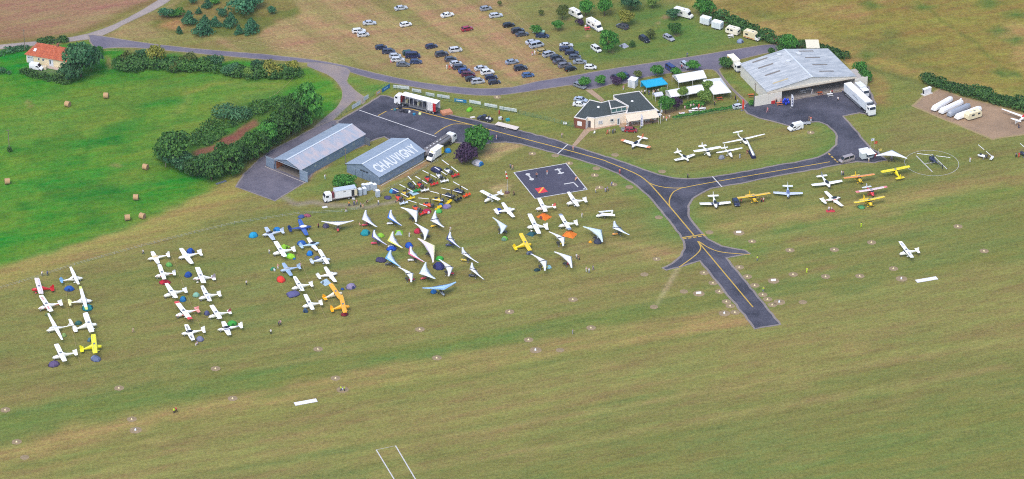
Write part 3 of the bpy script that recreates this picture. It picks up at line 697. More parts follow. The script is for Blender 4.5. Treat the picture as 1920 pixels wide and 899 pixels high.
# hedges on the right
tree(1320, 30, 6.4, 3.4, "tall dark tree at the upper end of the camp hedge", 'green', 'round', .05)
hedge([(1335, 36), (1362, 42), (1385, 52), (1398, 58)], 5.0, 4.2, "thick dark hedge behind the white caravans", 'dark', seed=31, size=.65, dens=8)
hedge([(1398, 60), (1430, 70), (1456, 78), (1484, 88)], 4.4, 3.8, "thick dark hedge behind the cream motorhome and red car", 'dark', seed=32, size=.65, dens=8)
tree(1480, 96, 6.0, 2.8, "rounded green tree at the hedge end by the big hangar", 'green', 'round', .04)
hedge([(1500, 92), (1530, 92), (1556, 100), (1588, 110)], 3.8, 3.4, "dark hedge behind the ridge of the big hangar", 'dark', seed=33, size=.6, dens=8)
tree(1446, 104, 2.8, 1.3, "small conical shrub at the back wall of the big hangar", 'mid', 'bush', .04, "shrub", "shrub")
tree(1466, 98, 3.0, 2.0, "round shrub at the back wall of the big hangar", 'mid', 'bush', .04, "shrub", "shrub")
tree(1360, 128, 3.8, 2.6, "small leafy tree left of the yellow and white box truck", 'mid', 'round', .15)
tree(1612, 138, 4.2, 2.5, "clipped dark green tree at the right corner of the big hangar", 'green', 'bush', .02)
tree(1623, 152, 4.0, 2.4, "second clipped dark green tree beside the big hangar corner", 'green', 'bush', .02)
hedge([(1732, 152), (1775, 166), (1820, 178)], 4.0, 3.0, "left half of the dark hedge above the glider trailers", 'dark', seed=34, dens=10)
hedge([(1820, 178), (1870, 192), (1925, 206), (1990, 224)], 4.8, 4.0, "right half of the dark hedge above the glider trailers", 'dark', seed=35, size=.6, dens=9)
# apron, clubhouse, garden
tree(893, 288, 9.5, 4.4, "round bright green tree beside the taxiway near the tanker", 'green', 'round', .1)
tree(873, 306, 6.2, 3.6, "dark purple leaved tree left of the green taxiway tree", 'purple', 'round', .03)
tree(647, 354, 4.6, 3.5, "round green tree behind the site office container", 'green', 'round', .02)
for x, y, h, r_, lf, kd, lb in ((1248, 214, 6.2, 2.6, 'green', 'round', "dark green tree at the right end of the clubhouse"), (1268, 207, 4.4, 1.9, 'purple', 'round', "purple leaved tree next to the clubhouse garden"), (1280, 187, 4.4, 1.7, 'lime', 'round', "thin pale tree standing against the long white marquee"),
                                (1327, 176, 4.6, 1.9, 'lime', 'round', "pale lime tree in front of the right hand marquee"), (1322, 196, 5.0, 2.3, 'lime', 'round', "bushy lime green tree between the two white marquees"), (1096, 162, 3.0, 2.0, 'green', 'round', "small tree over the grey parked car on the gravel bays"),
                                (1127, 160, 3.2, 1.9, 'green', 'round', "small tree on the gravel bays above the clubhouse path"), (1166, 152, 3.0, 1.7, 'green', 'round', "small tree beside the dark cars on the gravel bays"), (1155, 158, 2.6, 1.7, 'purple', 'bush', "purple shrub left of the white shed on the gravel bays"),
                                (1197, 148, 2.8, 1.4, 'olive', 'round', "thin tree right of the white shed"), (1233, 144, 4.0, 2.3, 'green', 'round', "round tree behind the blue party tent"), (1267, 142, 2.6, 1.6, 'green', 'round', "small tree in front of the dark blue van"),
                                (1300, 132, 3.4, 2.2, 'green', 'round', "dark tree above the open white marquee"), (1244, 180, 3.0, 1.7, 'lime', 'bush', "pale shrub at the right end of the blue party tent"), (1410, 198, 1.8, 1.2, 'green', 'bush', "small shrub at the left door of the big hangar")):
    tree(x, y, h, r_, lb, lf, kd, .2 if kd == 'round' else .04)
hedge([(1286, 202), (1300, 199), (1316, 197)], 3.0, 2.0, "green shrubs behind the garden tables", 'green', seed=41)
hedge([(1262, 221), (1300, 215), (1340, 208), (1372, 203)], .9, .9, "low clipped hedge along the garden fence beside the display grass", 'green', seed=42, dens=22, size=.35)
# ================================================================ BUILDINGS
def frame(a, b):
    p, q = G(*a), G(*b); d = q - p
    return p, math.atan2(d.y, d.x), d.length
def tin(c, c2, name, pitch=2.0):
    m = bpy.data.materials.new(name); m.use_nodes = True
    n, k = m.node_tree.nodes, m.node_tree.links; b = n["Principled BSDF"]; tc = n.new("ShaderNodeTexCoord")
    no = n.new("ShaderNodeTexNoise"); no.inputs["Scale"].default_value = .25; no.inputs["Detail"].default_value = 8; no.inputs["Roughness"].default_value = .7
    mp = n.new("ShaderNodeMapping"); mp.inputs["Scale"].default_value = (.25, pitch, 1); k.new(tc.outputs["Object"], mp.inputs[0])
    n2 = n.new("ShaderNodeTexNoise"); n2.inputs["Scale"].default_value = 1; n2.inputs["Detail"].default_value = 5; k.new(mp.outputs[0], n2.inputs["Vector"])
    k.new(tc.outputs["Object"], no.inputs["Vector"])
    ad = n.new("ShaderNodeMath"); ad.operation = 'MULTIPLY_ADD'; ad.inputs[1].default_value = .7; k.new(no.outputs[0], ad.inputs[0]); k.new(n2.outputs[0], ad.inputs[2])
    rp = n.new("ShaderNodeValToRGB"); rp.color_ramp.elements[0].position = .42; rp.color_ramp.elements[1].position = .62
    hf = n.new("ShaderNodeMath"); hf.operation = 'MULTIPLY'; hf.inputs[1].default_value = .59; k.new(ad.outputs[0], hf.inputs[0]); k.new(hf.outputs[0], rp.inputs[0])
    rp.color_ramp.elements[0].color = lin(c) + [1]; rp.color_ramp.elements[1].color = lin(c2) + [1]
    k.new(rp.outputs[0], b.inputs["Base Color"]); b.inputs["Roughness"].default_value = .55; b.inputs["Metallic"].default_value = .05
    return m
TIN_B = tin((136, 151, 168), (150, 164, 180), "roof_sheet_blue")
TINW = tin((108, 126, 148), (130, 147, 166), "wall_sheet_blue", .4); TIN_C = tin((156, 162, 167), (188, 192, 194), "roof_sheet_white", 1.6); RUST = tin((150, 160, 174), (178, 168, 170), "roof_sheet_rusty", .8)

def gable_hangar(name, label, fl, fr, br, eave, rise, roofL, roofR, wall, door, ov=.35):
    """fl, fr = front base corners, br = back right; local x along the front, y to the back"""
    o, a, L = frame(fl, fr); D = (G(*br) - G(*fr)).length
    t = thing(name, label, "hangar", (o.x, o.y, 0), a)
    th = .2
    def wl(nm, x0, x1, y0, y1, z1, m=wall): return put(nm, MB().box(x0, x1, y0, y1, 0, z1), m, t)
    wl("side_wall", 0, th, 0, D, eave); wl("side_wall", L - th, L, 0, D, eave)
    for y in (0, D - th):
        g = MB(); pts = [(0, eave), (L, eave), (L / 2, eave + rise)]
        g.add([(p[0], yy, p[1]) for yy in (y + .003, y + th - .003) for p in pts], [(0, 1, 2), (5, 4, 3), (0, 3, 4, 1), (1, 4, 5, 2), (2, 5, 3, 0)])
        put("gable", g, wall, t)
    for s in (0, 1):
        x0, x1 = (-ov, L / 2) if s == 0 else (L + ov, L / 2)
        z0, z1 = eave - rise * ov / (L / 2) + .06, eave + rise + .06
        q = [(x0, -ov, z0), (x1, -ov, z1), (x1, D + ov, z1), (x0, D + ov, z0)]
        if s: q = q[::-1]
        put("roof_slope", MB().slab(q, .1), roofL if s == 0 else roofR, t)
    put("ridge_cap", MB().box(L / 2 - .25, L / 2 + .25, -ov - .02, D + ov + .02, eave + rise + .03, eave + rise + .12), M('c4ccd6', .5), t)
    return t, L, D
# grey hangar with open front
t, L, D = gable_hangar("grey_hangar", "long grey sheet metal hangar with open front and patchy roof", (515.7, 317.2), (564.6, 336.8), (675.8, 267.2), 3.5, 1.6, TIN_B, RUST, TINW, None)
put("back_wall", MB().box(.2, L - .2, D - .19, D - .02, 0, 3.5), TINW, t)
put("floor_slab", MB().box(.2, L - .2, .3, D - .2, .03, .06), M('6c6660', .9), t)
for x0, x1 in ((-3.4, -.1), (L - .3, L + 3.0)):
    put("sliding_door", MB().box(x0, x1, -.32, -.2, .05, 3.3), TINW, t)
put("door_rail", MB().box(-3.6, L + 3.2, -.34, -.24, 3.32, 3.55), M('8c98a6', .5), t)
for y in (6, 12, 18, 24):
    put("side_window", MB().box(L + .003, L + .05, y, y + 1.1, 1.6, 2.6), M('8d98a0', .3), t)
put("wing_wall", MB().box(L + .2, L + 2.2, D - .2, D - .05, 0, 2.6), M('5c6470', .7), t)
put("wing_wall", MB().box(-2.6, -.2, D - .2, D - .05, 0, 2.6), M('5c6470', .7), t)
put("door_track_beam", MB().box(-3.4, L + 3, -1.0, -.8, .04, .12), M('a09a96', .7), t)
put("inner_wall_panel", MB().box(.22, .3, .5, 3.5, .1, 2.8), M('a4633c', .8), t)
# blue-grey hangar with the town name on its roof
t, L, D = gable_hangar("lettered_hangar", "blue grey hangar with CHAUVIGNY in white letters on its roof", (650.3, 323.5), (711.4, 347.9), (788.2, 297.7), 3.1, 2.1, TIN_B, TIN_B, TINW, None)
put("front_wall", MB().box(.2, L - .2, .02, .19, 0, 3.1), TINW, t)
put("back_wall", MB().box(.2, L - .2, D - .19, D - .02, 0, 3.1), TINW, t)
for i in range(4): put("door_panel", MB().box(.7 + i * (L - 1.4) / 4, .55 + (i + 1) * (L - 1.4) / 4, -.08, -.02, .05, 2.5), M('6d8096', .6, 0, .15), t)
for i in range(3): put("front_window", MB().box(L * .42 + i * 1.15, L * .42 + i * 1.15 + .95, -.05, .015, 2.55, 3.05), M('39424e', .2), t)
for y in (5, 10, 15): put("side_window", MB().box(L + .003, L + .05, y, y + 1.2, 1.5, 2.3), M('76848f', .3), t)
put("gutter_strip", MB().box(L + .5, L + .8, 0, D, .02, .1), M('b4aca2', .8), t)
slope = math.atan2(2.1, L / 2); yl0, yl1 = 1.3, D - 1.0
cu = bpy.data.curves.new("letters", 'FONT'); cu.size = 3.6; cu.offset = .12; cu.extrude = .012; cu.space_character = 1.08
wl_ = []; word = "CHAUVIGNY"; meshes = []
for ch in word:
    cu.body = ch; ob = bpy.data.objects.new("tmp", cu); COL.objects.link(ob)
    bpy.context.view_layer.update()
    me = bpy.data.meshes.new_from_object(ob.evaluated_get(bpy.context.evaluated_depsgraph_get())); COL.objects.unlink(ob); bpy.data.objects.remove(ob)
    vx = [v.co.x for v in me.vertices]; meshes.append((me, min(vx), max(vx)))
tw = sum(b_ - a_ for _, a_, b_ in meshes) + .32 * (len(word) - 1); k = (yl1 - yl0) / tw; y = yl0
EX = Vector((0, 1, 0)); EY = Vector((-math.cos(slope), 0, math.sin(slope))); EZ = EX.cross(EY)
for me, a_, b_ in meshes:
    me.materials.clear()
    o = put("letter", me, M((198, 204, 210), .7, 0, .1, 3), t)
    base = Vector((L / 2 + (L / 2) * .86, 0, 3.1 + 2.1 * .14 + .105))
    mt = Matrix.Identity(4)
    for r_ in range(3):
        mt[r_][0] = EX[r_] * k; mt[r_][1] = EY[r_] * 1.42; mt[r_][2] = EZ[r_]
    pos = base + Vector((0, y - a_ * k, 0)) + EZ * .02
    mt.translation = pos
    o.matrix_local = mt
    y += (b_ - a_ + .32) * k
# big white hangar
t, L, D = gable_hangar("white_hangar", "big pale sheet metal hangar with wide open front and roof lights", (1437.9, 194.9), (1602.6, 166), (1550.5, 115), 4.4, 2.5, TIN_C, TIN_C, M((206, 204, 196), .7, 0, .06), None, .3)
WAL = M((214, 210, 198), .7, 0, .06)
put("back_wall", MB().box(.2, L - .2, D - .19, D - .02, 0, 4.4), WAL, t)
put("floor_slab", MB().box(.2, L - .2, .1, D - .2, .04, .07), M((150, 142, 136), .9), t)
put("gable_fascia", MB().box(-.2, L + .2, -.3, -.05, 3.75, 4.42), M((208, 200, 184), .7), t)
put("fascia_trim", MB().box(-.3, L + .3, -.36, -.31, 3.6, 3.8), M((112, 98, 84), .8), t)
for x0, x1 in ((-4.6, .2), (.25, 4.9), (L - .3, L + 4.2)):
    put("door_leaf", MB().box(x0, x1, -.5, -.36, .05, 3.7), WAL, t)
put("end_post", MB().box(-4.85, -4.65, -.55, -.3, 0, 3.8), M('3c4048', .7), t)
for s, xs_, ys_ in ((0, .42, (3, 9, 14.5, 19)), (1, .45, (3.5, 8.5, 14, 19))):
    for y in ys_:
        x0 = L / 2 * (.22 if s == 0 else .38); x1 = x0 + L / 2 * .34
        if s: x0, x1 = L - x0, L - x1
        zf = lambda x: 4.4 + 2.5 * (1 - abs(x - L / 2) / (L / 2)) + .085
        q = [(x0, y, zf(x0)), (x1, y, zf(x1)), (x1, y + .75, zf(x1)), (x0, y + .75, zf(x0))]
        put("roof_light", MB().slab(q if not s else q[::-1], .02), M((118, 112, 106) if y != 3 else (176, 164, 132), .6, 0, .3, 6), t)
for x, y in ((L * .42, 13), (L * .40, 18.5), (L * .60, 17)):
    z = 4.4 + 2.5 * (1 - abs(x - L / 2) / (L / 2)) + .05
    put("roof_vent", MB().box(x - .55, x + .55, y - .55, y + .55, z - .1, z + .45).box(x - .65, x + .65, y - .65, y + .65, z + .46, z + .52), M('c8ccd0', .5), t)
put("side_annex", MB().box(L + .05, L + 4.0, .2, 8, 0, 2.6).box(L + .3, L + 1.0, 5.6, 6.4, 2.61, 3.1), M((170, 164, 158), .8), t)
for i in range(5): put("roof_truss", MB().box(.3, L - .3, 3 + i * 4, 3.15 + i * 4, 4.1, 4.35), M('4a4c50', .6), t)

# container behind the hangar, white shed, generator
def boxthing(name, label, cat, a, b, depth, h, mat, top=None, extra=None):
    o, an, L = frame(a, b); t = thing(name, label, cat, (o.x, o.y, 0), an)
    put("body", MB().box(0, L, 0, depth, .08, h), mat, t)
    put("roof", MB().box(-.08, L + .08, -.08, depth + .08, h + .003, h + .12), top or mat, t)
    put("plinth", MB().box(.1, L - .1, .1, depth - .1, 0, .078), M('4a4a4a', .9), t)
    if extra: extra(t, L)
    return t
boxthing("storage_container", "cream storage container behind the ridge of the big hangar", "container", (1512, 106), (1536, 106), 6.0, 3.0, M((196, 186, 160), .7), M((220, 212, 188), .6),
         lambda t, L: [put("corner_post", MB().box(x, x + .15, -.03, .12, .1, 3.0), M((150, 140, 116), .7), t) for x in (0, L - .15)])
boxthing("white_shed", "white box trailer shed on the gravel bays above the blue tent", "shed", (1177, 164), (1190, 167), 2.6, 2.7, M((206, 210, 216), .5), M((226, 228, 230), .5),
         lambda t, L: [put("door", MB().box(.3, 1.5, -.05, -.003, .2, 2.3), M((188, 194, 202), .5), t)])
boxthing("generator", "white generator box on a small slab above the glider trailers", "generator", (1729.5, 177), (1733, 179), 2.9, 1.9, M((226, 228, 228), .5), None,
         lambda t, L: [put("grille", MB().box(.1, L - .1, -.03, -.003, .3, 1.6), M('2c3038', .7), t), put("base_slab", MB().box(-.4, L + .6, -.5, 3.3, .0, .05), M('b8b4ac', .9), t)])

# house with orange tiles
o, an, L = frame((50, 117), (128, 131)); D = 8.0
t = thing("house", "cream house with orange tiled hipped roof by the farm track", "house", (o.x, o.y, 0), an)
H_ = 3.0; CRM = M((220, 206, 172), .9, 0, .12)
put("wall", MB().box(0, L, 0, D, 0, H_), CRM, t)
ov = .5; rz = 2.6
rv = [(-ov, -ov, H_), (L + ov, -ov, H_), (L + ov, D + ov, H_), (-ov, D + ov, H_), (3.2, D / 2, H_ + rz), (L - 3.2, D / 2, H_ + rz)]
TILE = tin((162, 78, 50), (196, 112, 76), "roof_tiles", 6)
rf = put("roof", MB().add(rv, [(0, 1, 5, 4), (2, 3, 4, 5), (3, 0, 4), (1, 2, 5), (3, 2, 1, 0)]), TILE, t)
tm = MB().tube((0, 0, 0), (0, 1.0, 0), .11, .11, 6).mesh("tile_row")
for side in (0, 1):
    for i in range(15):
        f_ = (i + .5) / 15; y_ = -ov + (D / 2 + ov) * f_; z_ = H_ + rz * f_ + .03
        xa, xb = -ov + (3.2 + ov) * f_, L + ov - (3.2 + ov) * f_
        oo = put("tile_row", tm, TILE, rf, (xa, y_ if side == 0 else D - y_, z_), 0, (0, 0, -math.pi / 2)); oo.scale = (1, xb - xa, 1)
put("chimney", MB().box(L * .62, L * .62 + .6, D * .5 - .3, D * .5 + .3, H_ + 1.8, H_ + 3.4).box(L * .62 - .08, L * .62 + .68, D * .5 - .38, D * .5 + .38, H_ + 3.41, H_ + 3.52), M('8a5a44', .9), rf)
put("roof_window", MB().slab([(2.2, 1.0, H_ + 1.05), (3.1, 1.0, H_ + 1.05), (3.1, 1.9, H_ + 1.6), (2.2, 1.9, H_ + 1.6)], .05), M('d8dce0', .3), rf)
gd = put("garage_door", MB().box(.3, 2.6, -.06, -.003, .05, 2.5), M((190, 196, 202), .6), t)
for x in (.6, 1.2, 1.9): put("pane", MB().box(x, x + .35, -.09, -.061, 1.8, 2.1), M('4c5660', .2), gd)
for x in (4.2, 5.8):
    w_ = put("window", MB().box(x, x + .8, -.06, -.003, 1.5, 2.4), M((226, 226, 224), .6), t); put("pane", MB().box(x + .1, x + .7, -.08, -.061, 1.6, 2.3), M('59636c', .2), w_)
dr = put("door", MB().box(8.3, 9.9, -.06, -.003, .05, 2.5), M((198, 204, 210), .6), t); put("pane", MB().box(8.5, 9.0, -.09, -.061, 1.0, 2.3), M('56606a', .2), dr)
put("terrace", MB().box(6, L, -1.6, -.1, .0, .14), M((176, 160, 150), .9), t)
o2 = put("garden_tank", MB().box(7, 8.6, -2.9, -1.9, 0, 1.1).box(7.1, 8.5, -2.8, -2.0, 1.101, 1.2), M((202, 190, 166), .8), None, (o.x, o.y, 0), an); tag(o2, "pale low tank in front of the orange roofed house", "tank")

# clubhouse (roof outline surveyed at roof height)
def zc(pts): return [(1070 + x / 8.17, 160 + y / 8.17) for x, y in pts]
CH = 3.6
outL = zc([(50, 490), (290, 218), (470, 262), (575, 235), (730, 238), (850, 330), (860, 418), (365, 505), (262, 490), (232, 525)])
outR = zc([(655, 150), (1050, 88), (1315, 375), (850, 432), (880, 320), (730, 232), (655, 190)])
PL, PR = GL(outL, CH), GL(outR, CH)
ctr = sum(PL + PR, Vector()) / len(PL + PR); ctr.z = 0
t = thing("clubhouse", "cream flying club building with dark flat roofs and glazed control cabin", "clubhouse", ctr)
LOC = lambda P: [(p.x - ctr.x, p.y - ctr.y) for p in P]
def ccw(p):
    return p if sum(p[i][0] * p[(i + 1) % len(p)][1] - p[(i + 1) % len(p)][0] * p[i][1] for i in range(len(p))) > 0 else p[::-1]
CLUBW = M((236, 222, 204), .85, 0, .05); BRICK = tin((116, 70, 56), (136, 86, 70), "brick_cladding", 8); ROOFD = M((58, 66, 66), .9, 0, .25, .8); COPE = M((214, 210, 204), .7)
def inset(p, d):
    n = len(p); out = []
    for i in range(n):
        a, b_, c_ = Vector(p[i - 1]), Vector(p[i]), Vector(p[(i + 1) % n])
        n1 = Vector((-(b_ - a).y, (b_ - a).x)).normalized(); n2 = Vector((-(c_ - b_).y, (c_ - b_).x)).normalized()
        m_ = (n1 + n2); m_ = m_ / max(.35, m_.length_squared) * 2
        out.append((b_.x + m_.x * d, b_.y + m_.y * d))
    return out
for nm, p, h in (("left_wing", PL, CH), ("right_wing", PR, CH + .05)):
    q = ccw(LOC(p)); w_ = put("wall", MB().prism(q, 0, h - .25, 0), CLUBW, t)
    qi = inset(q, .26); b = MB(); n = len(q)
    b.add([(x, y, h) for x, y in q] + [(x, y, h) for x, y in qi] + [(x, y, h - .25) for x, y in q] + [(x, y, h - .22) for x, y in qi],
          [(i, (i + 1) % n, n + (i + 1) % n, n + i) for i in range(n)] + [(2 * n + i, 2 * n + (i + 1) % n, (i + 1) % n, i) for i in range(n)] + [(n + i, n + (i + 1) % n, 3 * n + (i + 1) % n, 3 * n + i) for i in range(n)])
    put("parapet", b, COPE, t)
    put("flat_roof", MB().prism(qi, h - .3, h - .2), ROOFD, t)
def onwall(pa, pb, z0, z1, off, nm, mat, par=None, th=.05):
    """a panel on the facade between two surveyed points on the ground"""
    a, b_ = G(*pa) - ctr, G(*pb) - ctr; d = (b_ - a); d.z = 0; d.normalize(); nn = Vector((d.y, -d.x, 0))
    q = [a + nn * off, b_ + nn * off, b_ + nn * (off - th), a + nn * (off - th)]
    return put(nm, MB().hexa([(v.x, v.y, z0) for v in q] + [(v.x, v.y, z1) for v in q]), mat, par or t)
A1, A2, A3 = G(*outL[0], CH), G(*outL[-1], CH), G(*outL[-2], CH)
def px0(v): return PX(v.x, v.y, 0)
onwall(px0(A1), px0(A2), .0, CH - .26, .06, "brick_cladding", BRICK)
B1, B2 = G(*outL[-3], CH), G(*zc([(1315, 375)])[0], CH)
lerp2 = lambda u: px0(B1.lerp(B2, u))
br = lambda u: px0(A1.lerp(A2, u))
w_ = onwall(br(.3), br(.68), 1.0, 2.5, .12, "window", M((222, 222, 224), .5))
ent = lambda u: px0(A3.lerp(B1, u))
onwall(ent(.08), ent(.45), .1, 2.4, .08, "entrance_door", M('4a4650', .4)); onwall(px0(A2), px0(A3), .1, 2.4, .05, "door_surround", M((222, 222, 222), .6))
for u0, u1, z0, z1, nm, m_ in ((.06, .13, 1.2, 2.4, "window", M((222, 222, 224), .5)), (.25, .31, 1.5, 2.5, "window", M((226, 224, 220), .5)), (.365, .41, .05, 2.5, "door", M((210, 212, 214), .5))):
    w_ = onwall(lerp2(u0), lerp2(u1), z0, z1, .06, nm, m_)
    if nm == "window": onwall(lerp2(u0 + .008), lerp2(u0 + (u1 - u0) * .46), z0 + .15, z1 - .15, .08, "pane", GLASS() if u0 > .2 else M((170, 172, 178), .4), w_, .02); onwall(lerp2(u0 + (u1 - u0) * .54), lerp2(u1 - .008), z0 + .15, z1 - .15, .08, "pane", GLASS() if u0 > .2 else M((170, 172, 178), .4), w_, .02)
    else: onwall(lerp2(u0 + .008), lerp2(u1 - .015), .4, 2.2, .08, "pane", M('5b666e', .2), w_, .02)
onwall(lerp2(.52), lerp2(.96), .5, 2.3, .05, "terrace_glazing", M('3c4650', .2))
for i in range(6): onwall(lerp2(.52 + i * .085), lerp2(.53 + i * .085), .05, 2.4, .08, "glazing_post", M((220, 216, 210), .6))
# awning
a, b_ = B1.lerp(B2, .49) - ctr, B1.lerp(B2, 1.0) - ctr; a.z = b_.z = 0; d = (b_ - a).normalized(); nn = Vector((d.y, -d.x, 0))
q = [a + nn * 3.0, b_ + nn * 3.0, b_, a]
put("awning", MB().slab([(q[0].x, q[0].y, 2.35), (q[1].x, q[1].y, 2.35), (q[2].x, q[2].y, 3.2), (q[3].x, q[3].y, 3.2)], .06), CLOTH((222, 208, 186)), t)
for u in (0.02, .5, .98):
    p_ = q[0].lerp(q[1], u); put("awning_post", MB().tube((p_.x, p_.y, 0), (p_.x, p_.y, 2.3), .05), M((214, 206, 196), .6), t)
# control cabin
qc = ccw(LOC(GL(zc([(575, 232), (690, 225), (880, 318), (610, 362)]), 5.3)))
put("cabin_wall", MB().prism(inset(qc, .35), CH - .3, 5.02), M((206, 208, 206), .6), t)
cr_ = put("cabin_roof", MB().prism(qc, 5.03, 5.3), COPE, t); put("roof_felt", MB().prism(inset(qc, .3), 5.301, 5.33), ROOFD, cr_)
qi = inset(qc, .33); n = len(qi)
for i in range(n):
    a, b_ = Vector(qi[i]), Vector(qi[(i + 1) % n]); L_ = (b_ - a).length; k_ = max(1, round(L_ / 1.6)); dd = (b_ - a) / L_; nn = Vector((dd.y, -dd.x))
    for j in range(k_):
        p_, q_ = a + dd * (L_ * (j + .08) / k_), a + dd * (L_ * (j + .92) / k_)
        pts = [p_ + nn * .03, q_ + nn * .03, q_, p_]
        put("cabin_pane", MB().hexa([(v.x, v.y, 3.85) for v in pts] + [(v.x, v.y, 4.95) for v in pts]), M('3e6a66', .08, 0, .1), t)
for x, y in ((425, 330), (942, 240)):
    p_ = G(*zc([(x, y)])[0], CH) - ctr
    put("roof_dome", MB().ell((p_.x, p_.y, CH - .2), (.5, .5, .4), 10, 4, 0, 0.0), M((206, 208, 206), .4), t)
put("downpipe", MB().tube((px := (B1 - ctr)).xyz[:2] + (0,) if False else ((B1 - ctr).x + .05, (B1 - ctr).y - .1, 0), ((B1 - ctr).x + .05, (B1 - ctr).y - .1, CH - .3), .06), M('6a5a4c', .7), t)

# marquees
def marquee(name, label, a, b, D, eave, rise, col, cut=0.0, sides=(), hip=0.0):
    o, an, L = frame(a, b); t = thing(name, label, "marquee", (o.x, o.y, 0), an); m = CLOTH(col)
    nm = 0
    # ridge along x
    rv = [(0, 0, eave), (L, 0, eave), (L, D, eave), (0, D, eave), (hip, D / 2, eave + rise), (L - hip, D / 2, eave + rise)]
    put("canopy", MB().add(rv, [(0, 1, 5, 4), (2, 3, 4, 5), (3, 0, 4), (1, 2, 5)]).add([(x, y, z - .04) for x, y, z in rv], [(4, 5, 1, 0), (5, 4, 3, 2), (4, 0, 3), (5, 2, 1)]), m, t)
    vb = MB()
    for p, q in (((0, 0), (L, 0)), ((L, 0), (L, D)), ((L, D), (0, D)), ((0, D), (0, 0))):
        vb.add([(p[0], p[1], eave), (q[0], q[1], eave), (q[0], q[1], eave - .25), (p[0], p[1], eave - .25)], [(3, 2, 1, 0)])
    put("valance", vb, m, t)
    k = max(2, int(L / 4) + 1)
    for i in range(k):
        for y in (0.04, D - .04):
            x = .04 + (L - .08) * i / (k - 1)
            put("pole", MB().tube((x, y, 0), (x, y, eave), .05), M((220, 220, 220), .5), t)
    for s in sides:
        p, q = {'back': ((0, D - .02), (L, D - .02)), 'left': ((.02, 0), (.02, D)), 'right': ((L - .02, 0), (L - .02, D))}[s]
        put("side_sheet", MB().add([(p[0], p[1], .05), (q[0], q[1], .05), (q[0], q[1], eave), (p[0], p[1], eave)], [(0, 1, 2, 3)]), m, t)
    return t
def zk(x, y): return (1180 + x / 8.727, 130 + y / 8.727)
marquee("marquee", "open sided white marquee standing on the gravel near the dark blue van", zk(805, 330), zk(1262, 250), 5.5, 2.5, 1.3, (232, 234, 236))
marquee("marquee", "long low white marquee behind the garden shrubs", zk(680, 560), zk(1235, 462), 5.0, 2.2, 1.2, (230, 232, 234), sides=('back', 'left'))
marquee("marquee", "white peaked marquee nearest the big hangar", zk(1370, 520), zk(1665, 482), 10.5, 2.4, 1.7, (232, 234, 238), hip=2.0, sides=('back',))
marquee("marquee", "bright blue party tent crowded with people behind the clubhouse", zk(275, 400), zk(630, 340), 5.0, 2.2, 1.1, (24, 164, 206), hip=1.2, sides=('back',))
marquee("gazebo", "small white and dark blue canopy between clubhouse and long marquee", zk(425, 540), zk(560, 515), 2.6, 2.0, .6, (206, 210, 220))
# ================================================================ AIRCRAFT
_MC = {}
def mc(key, fn):
    if key not in _MC: _MC[key] = fn()
    return _MC[key]
def ringx(x, hw, zb, zt, n=10, e=.75):
    o = []
    for i in range(n):
        a = 2 * math.pi * i / n; c, s = math.cos(a), math.sin(a)
        o.append((x, hw * math.copysign(abs(c) ** e, c), (zb + zt) / 2 + (zt - zb) / 2 * math.copysign(abs(s) ** e, s)))
    return o
def fus(st): b = MB(); b.loft([ringx(*q) for q in st][::-1]); return b.mesh("fuselage")
def wing_half(s, root, tip, y0, y1, z0, z1, xr, xt, t=.12, steps=4):
    """chords root/tip, leading edges xr/xt, rounded near the tip"""
    rings = []
    for i in range(steps + 1):
        u = i / steps; y = y0 + (y1 - y0) * u; ch = root + (tip - root) * u; le = xr + (xt - xr) * u; z = z0 + (z1 - z0) * u
        tt = t * ch
        if i == steps: le -= ch * .06; ch *= .86; tt *= .5
        rings.append([(le, s * y, z), (le - ch * .12, s * y, z + tt * .55), (le - ch * .4, s * y, z + tt * .6), (le - ch, s * y, z + .01), (le - ch * .4, s * y, z - tt * .35), (le - ch * .1, s * y, z - tt * .35)])
    if s < 0: rings = [r[::-1] for r in rings]
    b = MB(); b.loft(rings, 0, False); return b.mesh("wing")
def thin(poly, axis, c, th=.05):
    """thin panel: poly in (x,z) at y=c when axis 'y', in (x,y) at z=c when axis 'z'"""
    b = MB(); n = len(poly); P = []
    for s in (-1, 1):
        for p in poly: P.append((p[0], c + s * th / 2, p[1]) if axis == 'y' else (p[0], p[1], c + s * th / 2))
    b.add(P, [tuple(range(n)), tuple(range(2 * n - 1, n - 1, -1))] + [((i + 1) % n, i, n + i, n + (i + 1) % n) for i in range(n)])
    return b.mesh("panel")
PROP = lambda: (lambda b: (b.hexa([(0, -.05, -.82), (.03, -.05, -.82), (.03, .05, -.82), (0, .05, -.82), (0, -.09, 0), (.05, -.09, 0), (.05, .09, 0), (0, .09, 0)]),
                           b.hexa([(0, -.09, 0), (.05, -.09, 0), (.05, .09, 0), (0, .09, 0), (0, -.05, .82), (.03, -.05, .82), (.03, .05, .82), (0, .05, .82)]), b.mesh("propeller"))[-1])(MB())
W_ = (242, 240, 234)
